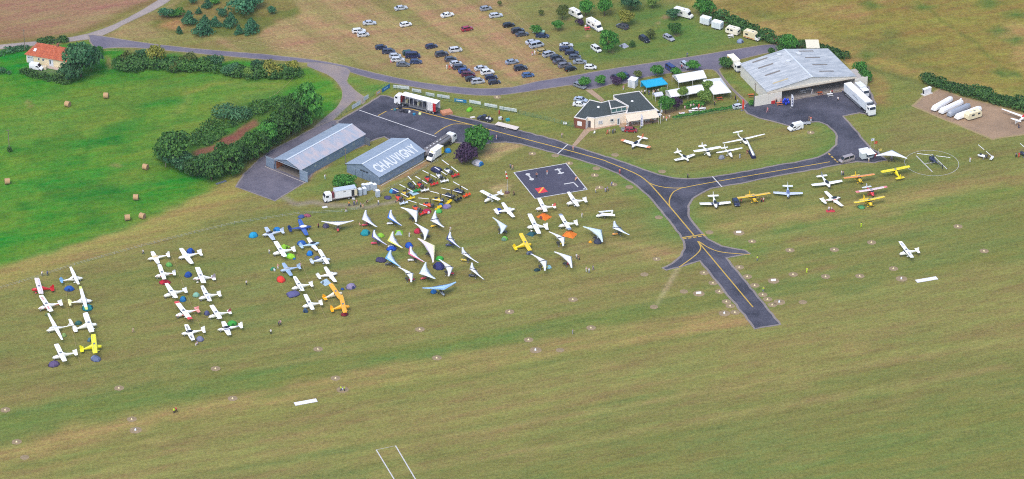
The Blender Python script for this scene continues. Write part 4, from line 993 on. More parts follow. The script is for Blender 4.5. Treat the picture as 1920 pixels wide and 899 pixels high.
KINDS = {
 # fuselage stations, wing (half span, root, tip, z, dihedral, LE root, LE tip), gear, struts, tail
 'high': dict(st=[(2.0, .2, .8, 1.1), (1.9, .36, .66, 1.3), (1.2, .5, .55, 1.48), (.75, .55, .5, 1.6), (.42, .55, .5, 2.08), (-.7, .53, .5, 2.08), (-1.5, .36, .7, 1.7), (-3.2, .17, 1.0, 1.42), (-4.3, .07, 1.15, 1.36)],
              w=(5.0, 1.35, 1.3, 2.12, .02, .65, .62), gear='nose', strut=True, tail=(1.35, .8, -3.5, 1.3, 'low'), cab='high'),
 'cub': dict(st=[(1.95, .22, .85, 1.25), (1.85, .4, .7, 1.42), (1.1, .46, .6, 1.6), (.7, .48, .6, 1.7), (.35, .48, .6, 2.12), (-.9, .46, .6, 2.1), (-1.8, .34, .7, 1.7), (-3.4, .16, .8, 1.2), (-4.3, .06, .85, 1.05)],
             w=(5.3, 1.5, 1.5, 2.16, .015, .72, .72), gear='tail', strut=True, tail=(1.4, .95, -3.4, 1.05, 'low'), cab='high'),
 'taper': dict(st=[(2.0, .2, .8, 1.1), (1.9, .36, .66, 1.3), (1.2, .5, .55, 1.5), (.75, .55, .5, 1.62), (.4, .55, .5, 2.08), (-.7, .53, .5, 2.08), (-1.6, .34, .75, 1.75), (-3.2, .16, 1.1, 1.46), (-4.3, .07, 1.2, 1.4)],
               w=(5.0, 1.45, 1.0, 2.12, .03, .7, .45), gear='nose', strut=True, tail=(1.4, .8, -3.5, 1.34, 'low'), cab='high'),
 'low': dict(st=[(2.25, .16, .8, 1.05), (2.1, .34, .66, 1.22), (1.2, .5, .55, 1.34), (.5, .56, .5, 1.4), (-.8, .54, .52, 1.42), (-1.8, .34, .68, 1.32), (-3.3, .17, .92, 1.24), (-4.3, .06, 1.02, 1.18)],
             w=(4.6, 1.55, 1.15, .78, .06, .8, .62), gear='nose', strut=False, tail=(1.45, .75, -3.55, 1.15, 'low'), cab='bubble'),
 'glide': dict(st=[(2.1, .12, .7, .95), (1.9, .34, .55, 1.2), (1.0, .5, .45, 1.6), (.2, .5, .45, 1.75), (-.8, .36, .6, 1.5), (-1.8, .16, .85, 1.2), (-3.4, .1, .95, 1.15), (-4.4, .06, 1.0, 1.15)],
               w=(7.2, 1.1, .55, 1.5, .03, .5, .28), gear='nose', strut=False, tail=(1.5, .6, -3.9, 2.2, 'tee'), cab='bubble'),
 'sleek': dict(st=[(2.2, .14, .7, .98), (2.0, .34, .55, 1.2), (1.2, .5, .45, 1.45), (.3, .54, .45, 2.0), (-.8, .46, .5, 1.95), (-1.7, .22, .8, 1.4), (-3.3, .11, .95, 1.2), (-4.4, .06, 1.0, 1.15)],
               w=(5.4, 1.15, .75, 2.02, .02, .55, .35), gear='nose', strut=False, tail=(1.3, .62, -3.75, 1.2, 'low'), cab='high'),
}
def aircraft(nose, tail, t1, t2, kind, label, body=W_, wing=W_, tailc=None, tips=None, canopy=None, stripe=None, root=None, group=None, name=None, finc=None, reg=None):
    K = KINDS[kind]; hs, cr, ct, wz, dh, lr, lt = K['w']
    a, b_ = G(*t1, wz), G(*t2, wz); c = (a + b_) / 2; span = (b_ - a).length
    hf = HD(tail, nose, 1.1); pw = math.atan2((b_ - a).y, (b_ - a).x) + math.pi / 2
    if math.cos(pw - hf) < 0: pw += math.pi
    d = (pw - hf + math.pi) % (2 * math.pi) - math.pi; hd = hf + d * .6
    ln = (G(*nose, 1.1) - G(*tail, 1.1)).length; sx = max(.86, min(1.12, ln / 6.5)); sy = max(.8, min(1.25, span / (2 * hs)))
    t = thing(name or "light_aircraft", label, "airplane", (c.x, c.y, 0), 0, group, (0, R(-5) if K['gear'] == 'tail' else 0, hd), (sx, sy, 1))
    B, Wm, T = PAINT(body), PAINT(wing), PAINT(tailc or body)
    f = put("fuselage", mc(kind + 'f', lambda: fus(K['st'])), B, t)
    low = wz < 1.2
    for s in (1, -1):
        wg = put("wing", mc((kind, 'w', s), lambda: wing_half(s, cr, ct, .0 if not low else .35, hs, wz, wz + dh * hs, lr, lt)), Wm, t)
        put("flap_line", mc((kind, 'fl', s), lambda: (lambda b: (b.hexa([(lr - cr * .72, s * .7, wz + cr * .055), (lr - cr * .69, s * .7, wz + cr * .055), (lt - ct * .69, s * hs * .86, wz + dh * hs * .86 + ct * .052), (lt - ct * .72, s * hs * .86, wz + dh * hs * .86 + ct * .052),
                                                             (lr - cr * .72, s * .7, wz + cr * .065), (lr - cr * .69, s * .7, wz + cr * .065), (lt - ct * .69, s * hs * .86, wz + dh * hs * .86 + ct * .066), (lt - ct * .72, s * hs * .86, wz + dh * hs * .86 + ct * .066)]), b.mesh("flap_line"))[-1])(MB())), M((150, 154, 160), .6), wg)
        if tips:
            u = .8; ch = cr + (ct - cr) * u; le = lr + (lt - lr) * u
            put("wing_tip", mc((kind, 'tp', s), lambda: wing_half(s, ch + .05, ct + .05, hs * u, hs + .04, wz + dh * hs * u, wz + dh * hs, le + .025, lt + .025, .15, 2)), PAINT(tips), wg)
        if reg:
            for i in range(4):
                y_ = hs * (.42 + .1 * i); u = y_ / hs; le = lr + (lt - lr) * u; ch = cr + (ct - cr) * u; z_ = wz + dh * y_ + ch * .075
                put("registration_mark", mc((kind, 'rg', s, i), lambda: MB().box(le - ch * .56, le - ch * .24, s * y_ - .13, s * y_ + .13, z_ - .03, z_ + .012).mesh("registration_mark")), M(reg, .6), wg)
        if root:
            put("wing_root", mc((kind, 'rt', s), lambda: wing_half(s, cr + .05, cr + (ct - cr) * .3 + .05, .4, hs * .3, wz, wz + dh * hs * .3, lr + .02, lr + (lt - lr) * .3 + .02, .15, 2)), PAINT(root), wg)
        if K['strut']:
            put("wing_strut", mc((kind, 's', s), lambda: MB().tube((.15, s * .5, .7), (.1, s * hs * .48, wz), .045).mesh("strut")), B, t)
    sp, ch, tx, tz, tk = K['tail']; sp *= 1.1; ch *= 1.15; tx += .05
    put("tailplane", mc(kind + 'tp', lambda: thin([(tx + .15, 0), (tx - .02, sp), (tx - ch * .85, sp), (tx - ch, .12), (tx - ch, -.12), (tx - ch * .85, -sp), (tx - .02, -sp)], 'z', tz, .07)), T, t)
    ft = 2.35 if kind != 'glide' else 2.25
    put("fin", mc(kind + 'fn', lambda: thin([(-3.1, 1.15), (-3.85, ft), (-4.35, ft), (-4.45, .95), (-3.6, 1.0)], 'y', 0, .08)), PAINT(finc or tailc or body), t)
    if K['cab'] == 'high':
        gm_ = GLASS() if canopy is None else M(canopy, .7)
        put("windscreen", mc(kind + 'ws', lambda: MB().hexa([(.74, -.46, 1.6), (.74, .46, 1.6), (.38, .5, 2.06), (.38, -.5, 2.06), (.8, -.46, 1.63), (.8, .46, 1.63), (.45, .5, 2.13), (.45, -.5, 2.13)]).mesh("windscreen")), gm_, t)
        for s in (1, -1):
            put("side_window", mc((kind, 'sw', s), lambda: MB().box(-.75, .5, s * .555 - .012, s * .555 + .012, 1.45, 1.95).mesh("side_window")), gm_, t)
        if kind != 'sleek': put("roof_window", mc(kind + 'rw', lambda: MB().box(-.35, .3, -.42, .42, wz + .1, wz + .125).mesh("roof_window")), M((110, 116, 124), .2), t)
    else:
        zc_ = 1.36 if low else 1.58
        put("canopy", mc(kind + 'cn', lambda: MB().ell((.1 if low else .5, 0, zc_ - .08), (1.15, .48, .5 if low else .36), 12, 5, 0, 0.0).mesh("canopy")), GLASS() if canopy is None else M(canopy, .6), t)
    if stripe:
        for s in (1, -1):
            put("stripe", mc((kind, 'st', s), lambda: MB().hexa([(1.9, s * .42, .95), (-3.6, s * .17, 1.05), (-3.6, s * .2, 1.05), (1.9, s * .45, .95), (1.9, s * .42, 1.15), (-3.6, s * .17, 1.2), (-3.6, s * .2, 1.2), (1.9, s * .45, 1.15)] if s > 0 else
                                                              [(1.9, s * .45, .95), (-3.6, s * .2, 1.05), (-3.6, s * .17, 1.05), (1.9, s * .42, .95), (1.9, s * .45, 1.15), (-3.6, s * .2, 1.2), (-3.6, s * .17, 1.2), (1.9, s * .42, 1.15)]).box(.7, -1.0, s * .565, s * .56, .9, 1.15).mesh("stripe")), PAINT(stripe), f)
    x0 = K['st'][0][0]; z0 = (K['st'][0][2] + K['st'][0][3]) / 2
    put("spinner", mc(kind + 'sp', lambda: MB().tube((x0 - .02, 0, z0), (x0 + .28, 0, z0), .17, .03, 8).mesh("spinner")), B, t)
    put("propeller", mc('prop', PROP), M('3a3c40', .5), t, (x0 + .05, 0, z0), 0, (R(35 + 40 * (hash(label) % 5)), 0, 0))
    wm = mc('wheel', lambda: wheel_mesh(.24, .16, 10))
    gz = .24; gx = -.25 if K['gear'] == 'nose' else .95
    for s in (1, -1):
        put("gear_leg", mc((kind, 'gl', s), lambda: MB().tube((gx + .1, s * .4, .62), (gx, s * .88, .26), .05, .04).mesh("gear_leg")), B, t)
        put("wheel", wm, [TYRE(), M((200, 200, 200), .5)], t, (gx, s * .92, gz))
        put("wheel_spat", mc('spat', lambda: MB().ell((0, 0, 0), (.42, .14, .18), 8, 5).mesh("wheel_spat")), B, t, (gx - .02, s * .92, gz + .14))
    if K['gear'] == 'nose':
        put("gear_leg", mc((kind, 'ng'), lambda: MB().tube((1.55, 0, .65), (1.6, 0, .26), .045).mesh("gear_leg")), B, t); put("wheel", wm, [TYRE(), M((200, 200, 200), .5)], t, (1.6, 0, gz))
    else:
        put("tail_wheel", mc('tw', lambda: wheel_mesh(.12, .08, 8)), [TYRE(), M((200, 200, 200), .5)], t, (-4.15, 0, .5))
        put("tail_spring", mc('tsp', lambda: MB().tube((-4.0, 0, .95), (-4.15, 0, .55), .03).mesh("tail_spring")), B, t)
    return t
YEL_A, ORG_A, RED_A = (230, 198, 16), (236, 166, 14), (192, 36, 44)
AC = [
 ((54.7, 540.5), (97.4, 538), (64.7, 522.4), (78.7, 551.4), 'cub', "red high-wing airplane with white wing, top of the far left row", dict(body=RED_A, wing=(228, 214, 214), tailc=RED_A)),
 ((72, 576.5), (114.7, 564.7), (78.7, 554), (94, 585.4), 'high', "white airplane with red streaks directly below the red airplane", dict(stripe=RED_A, reg=RED_A)),
 ((86.4, 620), (132, 608.7), (94, 588.7), (113.4, 639.4), 'glide', "white motor glider with long tapered wings in the far left row", dict(canopy=(200, 204, 208), name="motor_glider")),
 ((98.7, 667.4), (143, 656), (108, 645.4), (118.7, 678.8), 'high', "plain white high-wing airplane at the bottom of the far left row beside a purple tent", {}),
 ((154.8, 517.4), (113.4, 524), (132, 501.3), (148, 534), 'sleek', "white airplane with pale blue tail by the rope fence, second row", dict(tailc=(120, 168, 206))),
 ((172, 559.4), (128.8, 564.7), (150, 535.4), (163.5, 584), 'sleek', "slender white airplane with lime yellow wing tips over a teal tent", dict(tips=(206, 216, 110), tailc=(224, 226, 170), canopy=(170, 176, 186))),
 ((183.5, 605.4), (138.8, 614), (163.5, 586.7), (171.5, 623.4), 'cub', "white broad-winged airplane above the bright yellow airplane", dict(tailc=W_)),
 ((193.5, 646), (151.5, 648.7), (175.5, 627.4), (180.8, 662.8), 'cub', "lemon yellow high-wing airplane at the bottom left of the field", dict(body=(222, 218, 26), wing=(222, 218, 26))),
 ((279.4, 489), (318.7, 482), (286, 473.4), (297.4, 496), 'low', "white low-wing airplane with a tan cloth over its cockpit", dict(canopy=(206, 190, 150))),
 ((291.4, 516), (329.4, 510.7), (298.7, 496.7), (308, 524.7), 'high', "white airplane with red side stripe between tan-covered airplane and red tent", dict(stripe=(150, 40, 50), finc=(200, 204, 212))),
 ((306, 551.4), (348, 540.8), (312.7, 532), (329.4, 560), 'taper', "white high-wing airplane just below the flat red tent", {}),
 ((328, 590), (370.8, 578.7), (331.4, 566), (356, 599.4), 'high', "white airplane with coral red wing tips and red tail", dict(tips=(214, 70, 64), tailc=(224, 150, 140), stripe=(214, 70, 64))),
 ((341.4, 626), (383.4, 618.7), (350, 610), (362, 640), 'low', "white low-wing airplane with black markings at the bottom of its row", dict(tailc=W_, reg=(40, 42, 50))),
 ((335.4, 484), (378, 476), (338.7, 467.4), (361.4, 496), 'low', "white low-wing airplane in front of the dark blue dome tent", dict(canopy=(214, 218, 224))),
 ((360, 524.7), (402, 519.4), (368, 502), (381.5, 531.4), 'cub', "white high-wing airplane with dark tail band beside a blue dome tent", dict(stripe=(150, 60, 60), finc=(150, 140, 150))),
 ((373.4, 556.8), (414, 549.4), (378.8, 536.8), (394, 566), 'taper', "white tapered-wing airplane beside the pale teal tent", dict(reg=(120, 124, 140))),
 ((392, 592), (432.8, 581.4), (398, 572.7), (411.5, 598.7), 'high', "white high-wing airplane with dark red band on its fin", dict(finc=(140, 50, 60))),
 ((408, 620), (453.5, 614.7), (417.5, 604.7), (432, 630), 'low', "white low-wing airplane with blue belly in front of the green tent", dict(stripe=(40, 60, 140))),
 ((494, 441.4), (531.4, 433.4), (500, 427.4), (512.7, 452), 'low', "silver grey low-wing airplane beside the cyan tent", dict(body=(190, 200, 216), wing=(176, 190, 210))),
 ((582, 426), (540, 430), (559.5, 413.4), (576.8, 442.7), 'low', "royal blue low-wing airplane with white cockpit cover", dict(body=(34, 66, 140), wing=(40, 84, 164), canopy=(226, 226, 226), tailc=(30, 54, 110))),
 ((510, 475.4), (552, 468.7), (515.4, 453.4), (535.4, 482), 'high', "white high-wing airplane between two lime green tents", {}),
 ((600.8, 456), (565.5, 464), (578, 447.4), (594, 471.4), 'low', "white low-wing airplane with pale blue body over a blue tent", dict(body=(170, 196, 216))),
 ((619.5, 484.8), (581.5, 490.8), (598, 468.8), (615.5, 495.4), 'high', "white high-wing airplane with grey nose below the blue dome tents", dict(body=(196, 206, 218))),
 ((526.7, 508.7), (562.8, 502), (531.4, 494.7), (546.7, 518.7), 'low', "pale blue grey low-wing airplane above the red dome tent", dict(body=(160, 182, 208), wing=(150, 176, 206), canopy=(150, 160, 172))),
 ((548, 538.7), (586.8, 531.4), (552, 519.4), (568, 546.7), 'taper', "white high-wing airplane right of the red dome tent", dict(reg=(120, 124, 140))),
 ((568.8, 572), (606, 566.8), (571.4, 552.7), (587.4, 581.4), 'high', "white high-wing airplane with dark cabin, last in its row", dict(canopy=(50, 76, 96))),
 ((632, 514), (594, 518.7), (606.8, 502.7), (631.5, 530), 'low', "white pointed-wing airplane above the orange yellow airplanes", dict(canopy=(216, 220, 226))),
 ((645, 541), (610, 550.7), (623.5, 532), (638, 561), 'cub', "orange yellow airplane with white fuselage beside the grey lilac tent", dict(body=(226, 214, 190), wing=ORG_A, tailc=ORG_A)),
 ((656, 572.8), (620.8, 575.4), (640, 554), (648.8, 586.8), 'cub', "orange yellow airplane with dark red tarp under its wing", dict(body=ORG_A, wing=ORG_A, canopy=(214, 200, 170))),
 ((905.8, 380.7), (940.5, 361), (903, 357.6), (935, 376.3), 'high', "white high-wing airplane nose down-left by the sandy windsock patch", dict(canopy=(60, 76, 110))),
 ((962.7, 393), (927, 400.3), (943, 381.6), (961.9, 409.2), 'low', "white aerobatic airplane over a blue tarp near the signal square", dict(canopy=(206, 210, 216))),
 ((1004.6, 390.5), (1041, 385), (1011.7, 372.7), (1022.3, 397.7), 'high', "white airplane with red fin tip above the upper orange tent", dict(finc=(200, 90, 80), wing=W_)),
 ((1062.4, 379), (1099.8, 373.6), (1065, 361), (1084.6, 388), 'taper', "white high-wing airplane at the lower edge of the signal square", {}),
 ((985.9, 428), (1025, 425.2), (989.4, 402), (1011.7, 438.6), 'cub', "white long-winged airplane over a dark teal groundsheet", {}),
 ((1046.4, 421.7), (1081, 416.3), (1050.8, 402), (1067.7, 431.5), 'high', "white airplane with grey wing tip above the lower orange tent", dict(tips=(140, 150, 170))),
 ((997.6, 456), (963.4, 459.2), (976, 438.4), (996.8, 470), 'cub', "golden yellow high-wing airplane among the white trikes", dict(body=YEL_A, wing=YEL_A, canopy=(206, 196, 170))),
 ((1187, 277.8), (1205.8, 256), (1166.7, 262.7), (1218.3, 278.7), 'low', "white low-wing airplane with orange tips before the clubhouse", dict(tips=(222, 130, 80), finc=(226, 120, 70))),
 ((1292, 302.7), (1270.8, 287), (1264.6, 301.9), (1302, 291), 'low', "white low-wing airplane, leftmost of the group on the display grass", dict(reg=(120, 124, 140))),
 ((1332, 293), (1318, 274), (1301, 285), (1351.7, 276), 'high', "white high-wing airplane in the middle of the display grass group", {}),
 ((1372, 293), (1358, 277), (1343.7, 287.6), (1391.8, 277.8), 'sleek', "white high-wing airplane with grey dome tent under its wing", {}),
 ((1393.6, 271.6), (1381, 255), (1357, 271.6), (1431.8, 251), 'glide', "white T-tail motor glider with long thin wings on the display grass", dict(name="motor_glider")),
 ((1342.6, 393.4), (1335.9, 371), (1311.7, 383.4), (1370, 381), 'low', "white low-wing airplane with dark wing roots beside the dark blue car", dict(root=(60, 62, 84))),
 ((1416.8, 377.6), (1403.5, 362), (1382.6, 372), (1444.4, 363.4), 'cub', "yellow high-wing airplane right of the dark blue car", dict(body=(224, 180, 24), wing=(224, 180, 24))),
 ((1477.7, 372.6), (1476.6, 352), (1450, 362.6), (1505, 363.7), 'low', "pale blue low-wing airplane facing the camera", dict(body=(176, 190, 214), wing=(196, 206, 224), tailc=(224, 230, 236), canopy=(90, 106, 150))),
 ((1554.3, 354), (1538.3, 330), (1522, 348.8), (1578.3, 339.9), 'low', "white low-wing airplane with grey fin near the grey van", dict(finc=(120, 130, 140))),
 ((1613, 340), (1602, 327), (1582, 334.5), (1640.6, 328.3), 'cub', "yellow airplane with orange wings facing the camera", dict(body=(224, 190, 30), wing=(222, 140, 50))),
 ((1673.5, 313), (1691, 328), (1651, 322), (1705.5, 312.3), 'cub', "bright yellow airplane turned away beside the helicopter circle", dict(body=(226, 206, 20), wing=(226, 210, 20))),
 ((1576.5, 372.8), (1541.8, 379), (1545.4, 361), (1581, 387.9), 'low', "white low-wing airplane pointing right above the seated pair on a red rug", dict(stripe=(170, 60, 60))),
 ((1637, 363.9), (1623.7, 349), (1605, 361), (1662.8, 350.5), 'high', "pink and white high-wing airplane with red nose", dict(body=(196, 50, 60), wing=(222, 200, 200), tailc=(206, 214, 222), tips=(214, 120, 120))),
 ((1633.5, 384.3), (1617.4, 370), (1601.4, 380.8), (1659.3, 370), 'cub', "yellow high-wing airplane at the front with green groundsheet below its wing", dict(body=(224, 190, 24), wing=(224, 198, 24))),
 ((1688, 473.4), (1723.6, 467.9), (1688, 453.4), (1710.2, 484), 'high', "lone white high-wing airplane taxiing on the grass runway at right", dict(reg=(120, 124, 140))),
 ((1921, 214), (1897, 231), (1878, 205.6), (1960, 232), 'glide', "white glider-like airplane with red nose cut by the right picture edge", dict(name="glider", canopy=(190, 40, 44))),
]
for n_, tl, a_, b_, kd, lb, kw in AC: aircraft(n_, tl, a_, b_, kd, lb, **kw)

# ---------------------------------------------------------------- flex-wing trikes
def trike(apex, t1, t2, label, sail=(232, 236, 242), edge=None, pod=(200, 200, 204), hz=2.55, band_=None, cart=None, tipc=None):
    A, B, C = G(*apex, hz), G(*t1, hz - .25), G(*t2, hz - .25)
    mid = (B + C) / 2; d = A - mid; d.z = 0; hd = math.atan2(d.y, d.x)
    cen = A.lerp(mid, .62); ct = Vector((cen.x, cen.y, 0))
    if cart: ct = G(*cart)
    t = thing("microlight_trike", label, "microlight", (ct.x, ct.y, 0), hd)
    inv = Matrix.Rotation(-hd, 3, 'Z'); T = lambda p: inv @ (p - Vector((ct.x, ct.y, 0)))
    a, b, c = T(A), T(B), T(C)
    if b.y < c.y: b, c = c, b
    keel = Vector((a.x - max(2.0, abs(a.x - (b.x + c.x) / 2) * .95), a.y * .3 + (b.y + c.y) * .15, hz - .1))
    sm = CLOTH(sail); em = CLOTH(edge) if edge else None
    for tp in (b, c):
        s = 1 if tp.y > keel.y else -1; rings = []; er = []
        tipch = .55
        for i in range(6):
            u = i / 5; le = a.lerp(tp, u); te = keel.lerp(tp + Vector((-tipch, 0, 0)), u); te.x += .35 * math.sin(u * math.pi); bow = .22 * (1 - u * .7)
            m1 = le.lerp(te, .3) + Vector((0, 0, bow)); m2 = le.lerp(te, .65) + Vector((0, 0, bow * .6))
            r_ = [le, m1, m2, te, m2 - Vector((0, 0, .05)), m1 - Vector((0, 0, .06 + bow * .5))]
            rings.append(r_ if s > 0 else r_[::-1])
            e1 = le.lerp(te, .2) + Vector((0, 0, bow * .66 + .035))
            q_ = [le + Vector((.05, 0, .0)), e1, le.lerp(te, .2) - Vector((0, 0, .03)), le - Vector((0, 0, .06))]
            er.append(q_ if s > 0 else q_[::-1])
        sl = put("sail", MB().loft(rings, 0, True), sm, t)
        if em: put("leading_edge", MB().loft(er, 0, True), em, sl)
        if tipc and tp is c: put("sail_tip", MB().tube(tp - Vector((.1, 0, 0)), tp - Vector((.6, 0, 0)), .12, .1), CLOTH(tipc), sl)
    if band_: put("keel_band", MB().hexa([tuple(a + Vector((-.3, -.12, .1))), tuple(keel + Vector((0, -.12, .02))), tuple(keel + Vector((0, .12, .02))), tuple(a + Vector((-.3, .12, .1))), tuple(a + Vector((-.3, -.12, .28))), tuple(keel + Vector((0, -.12, .2))), tuple(keel + Vector((0, .12, .2))), tuple(a + Vector((-.3, .12, .28)))]), CLOTH(band_), t)
    put("keel_tube", MB().tube(a, keel - Vector((.3, 0, .05)), .05), STEEL(), t)
    st = STEEL('8e9298')
    put("mast", MB().tube((-.35, 0, .5), (0.05, 0, hz - .1), .05), st, t)
    put("front_strut", MB().tube((1.3, 0, .55), (.1, 0, hz - .15), .04), st, t)
    cf = MB()
    for s in (1, -1): cf.tube((.2, 0, hz - .1), (.95, s * .8, 1.15), .025)
    cf.tube((.95, -.8, 1.15), (.95, .8, 1.15), .03); put("control_bar", cf, st, t)
    put("base_tube", MB().tube((-.7, 0, .42), (1.5, 0, .42), .06), st, t)
    put("pod", MB().loft([ringx(1.75, .1, .45, .6), ringx(1.4, .34, .32, .85), ringx(.6, .4, .3, .8), ringx(-.1, .36, .34, .7)][::-1]), PAINT(pod), t)
    put("seat", MB().hexa([(-.3, -.25, .55), (.5, -.25, .55), (.5, .25, .55), (-.3, .25, .55), (-.5, -.25, 1.2), (-.1, -.25, .75), (-.1, .25, .75), (-.5, .25, 1.2)]), M('2a2c34', .8), t)
    put("engine", MB().box(-1.0, -.5, -.28, .28, .75, 1.25), M('44464c', .5), t)
    put("propeller", mc('prop', PROP), M('2e3034', .5), t, (-1.15, 0, 1.05), 0, (R(55), 0, 0))
    wm = mc('twheel', lambda: wheel_mesh(.22, .18, 10))
    for s in (1, -1):
        put("axle", mc(('ax', s), lambda: MB().tube((-.55, 0, .45), (-.6, s * .85, .22), .04).mesh("axle")), st, t)
        put("wheel", wm, [TYRE(), M((190, 190, 190), .5)], t, (-.6, s * .9, .22))
    put("wheel", wm, [TYRE(), M((190, 190, 190), .5)], t, (1.5, 0, .22))
    return t
WS, PB = (228, 232, 240), (176, 208, 236)
TR = [((678, 411.7), (684.2, 394.7), (705, 426), "white trike wing above the teal dome tent", dict(sail=(226, 228, 238), pod=(180, 60, 70))),
 ((726.4, 408.4), (731.4, 394.2), (751.5, 423.4), "white trike wing with bright blue leading edge, upper row", dict(edge=(70, 124, 206), pod=(220, 220, 224))),
 ((784.3, 395), (753.5, 388.7), (781.8, 416.4), "white trike wing beside the crimson tent", dict(pod=(40, 60, 120))),
 ((806.9, 414.2), (815.2, 395.9), (831, 426.8), "white trike wing with dark keel band and yellow cart, upper right of the trike field", dict(band_=(50, 54, 70), pod=(220, 180, 40))),
 ((805.2, 431.8), (779.8, 418.7), (797.7, 450), "white trike wing with a red tent under its left side", dict(pod=(60, 64, 70))),
 ((697, 445), (700, 431.8), (722.9, 459.3), "white trike wing with purple underside and blue wing tip", dict(edge=(96, 92, 150), pod=(200, 60, 90), tipc=(40, 90, 160))),
 ((726.4, 451.8), (735, 435), (753, 465.5), "white trike wing with lemon yellow leading edge", dict(edge=(226, 230, 110), pod=(200, 204, 208))),
 ((815.5, 460.5), (785.2, 446.8), (813.5, 491.8), "large pale pink trike wing with yellow edge", dict(sail=(234, 220, 230), edge=(232, 228, 170), pod=(40, 60, 110))),
 ((836.6, 448.4), (842.7, 435.4), (861, 465), "white trike wing with navy underside and dark keel band", dict(edge=(70, 84, 140), band_=(60, 64, 80), pod=(40, 50, 96))),
 ((722, 484.2), (731, 469.7), (748.8, 500.4), "pale blue trike wing below a royal blue tent", dict(sail=(204, 222, 240), edge=(110, 180, 226), pod=(60, 60, 70))),
 ((765.5, 476.7), (768.5, 463), (793.5, 491.4), "white trike wing with pink leading edge", dict(edge=(226, 110, 140), pod=(224, 224, 226))),
 ((865.3, 475.9), (865.6, 464.2), (895, 493), "white trike wing with yellow cart at the right of the trike field", dict(band_=(70, 70, 80), pod=(206, 180, 60))),
 ((775.5, 512.6), (749.3, 501), (772.7, 529.3), "white trike wing with red cart near the lower left", dict(band_=(40, 44, 56), pod=(196, 40, 60))),
 ((785.2, 513.4), (796.8, 492.6), (814.7, 523.4), "white trike wing with red fin above the blue sailed trike", dict(sail=(222, 232, 240), pod=(196, 60, 70))),
 ((850.2, 501.8), (825.2, 486.7), (842.7, 518.4), "white trike wing beside the big navy dome tent", dict(band_=(50, 54, 70), pod=(190, 50, 66))),
 ((880.3, 505), (883.6, 493), (905.3, 523.8), "white trike wing with black cart at the lower right of the trike field", dict(band_=(50, 54, 70), pod=(40, 44, 60))),
 ((833.6, 543.5), (792.7, 541), (855.6, 529.8), "light blue trike wing alone at the bottom of the trike field", dict(sail=(168, 204, 236), edge=(150, 190, 228), pod=(120, 130, 140))),
 ((952, 424.2), (925.9, 408.4), (940.9, 438.4), "white trike wing left of the golden yellow airplane", dict(sail=(216, 228, 232), pod=(40, 44, 60))),
 ((1059.3, 445), (1031.5, 434.7), (1057.7, 461.7), "white trike wing with dark band and yellow cart next to the orange tent", dict(band_=(40, 44, 56), pod=(220, 190, 50))),
 ((1128.6, 430.9), (1094.9, 424.7), (1131, 453.7), "pale grey green trike wing with dark tent beneath", dict(sail=(206, 222, 222), pod=(200, 204, 206))),
 ((1148.6, 428.4), (1150.3, 415), (1178.3, 440.9), "white trike wing at the far right of the parked microlights", dict(sail=(220, 230, 236), band_=(50, 54, 70), pod=(200, 140, 60))),
 ((1026, 489.3), (998, 476.4), (1023.5, 507.6), "white trike wing with green and yellow gear beside it", dict(band_=(44, 48, 60), pod=(200, 190, 60))),
 ((1072.2, 481), (1041, 472), (1073.5, 502), "white trike wing nearest the group of standing people", dict(pod=(190, 60, 80))),
 ((633.5, 423.4), (602.8, 416), (662.9, 414.7), "wide white trike wing facing the camera by the rope fence", dict(sail=(236, 236, 234), pod=(190, 60, 60))),
 ((1672.6, 281), (1642.3, 291.8), (1701, 296.6), "white trike wing beside the flag trailer on the asphalt tip", dict(sail=(230, 236, 242), pod=(120, 40, 50)))]
for a_, b_, c_, lb, kw in TR: trike(a_, b_, c_, lb, **kw)

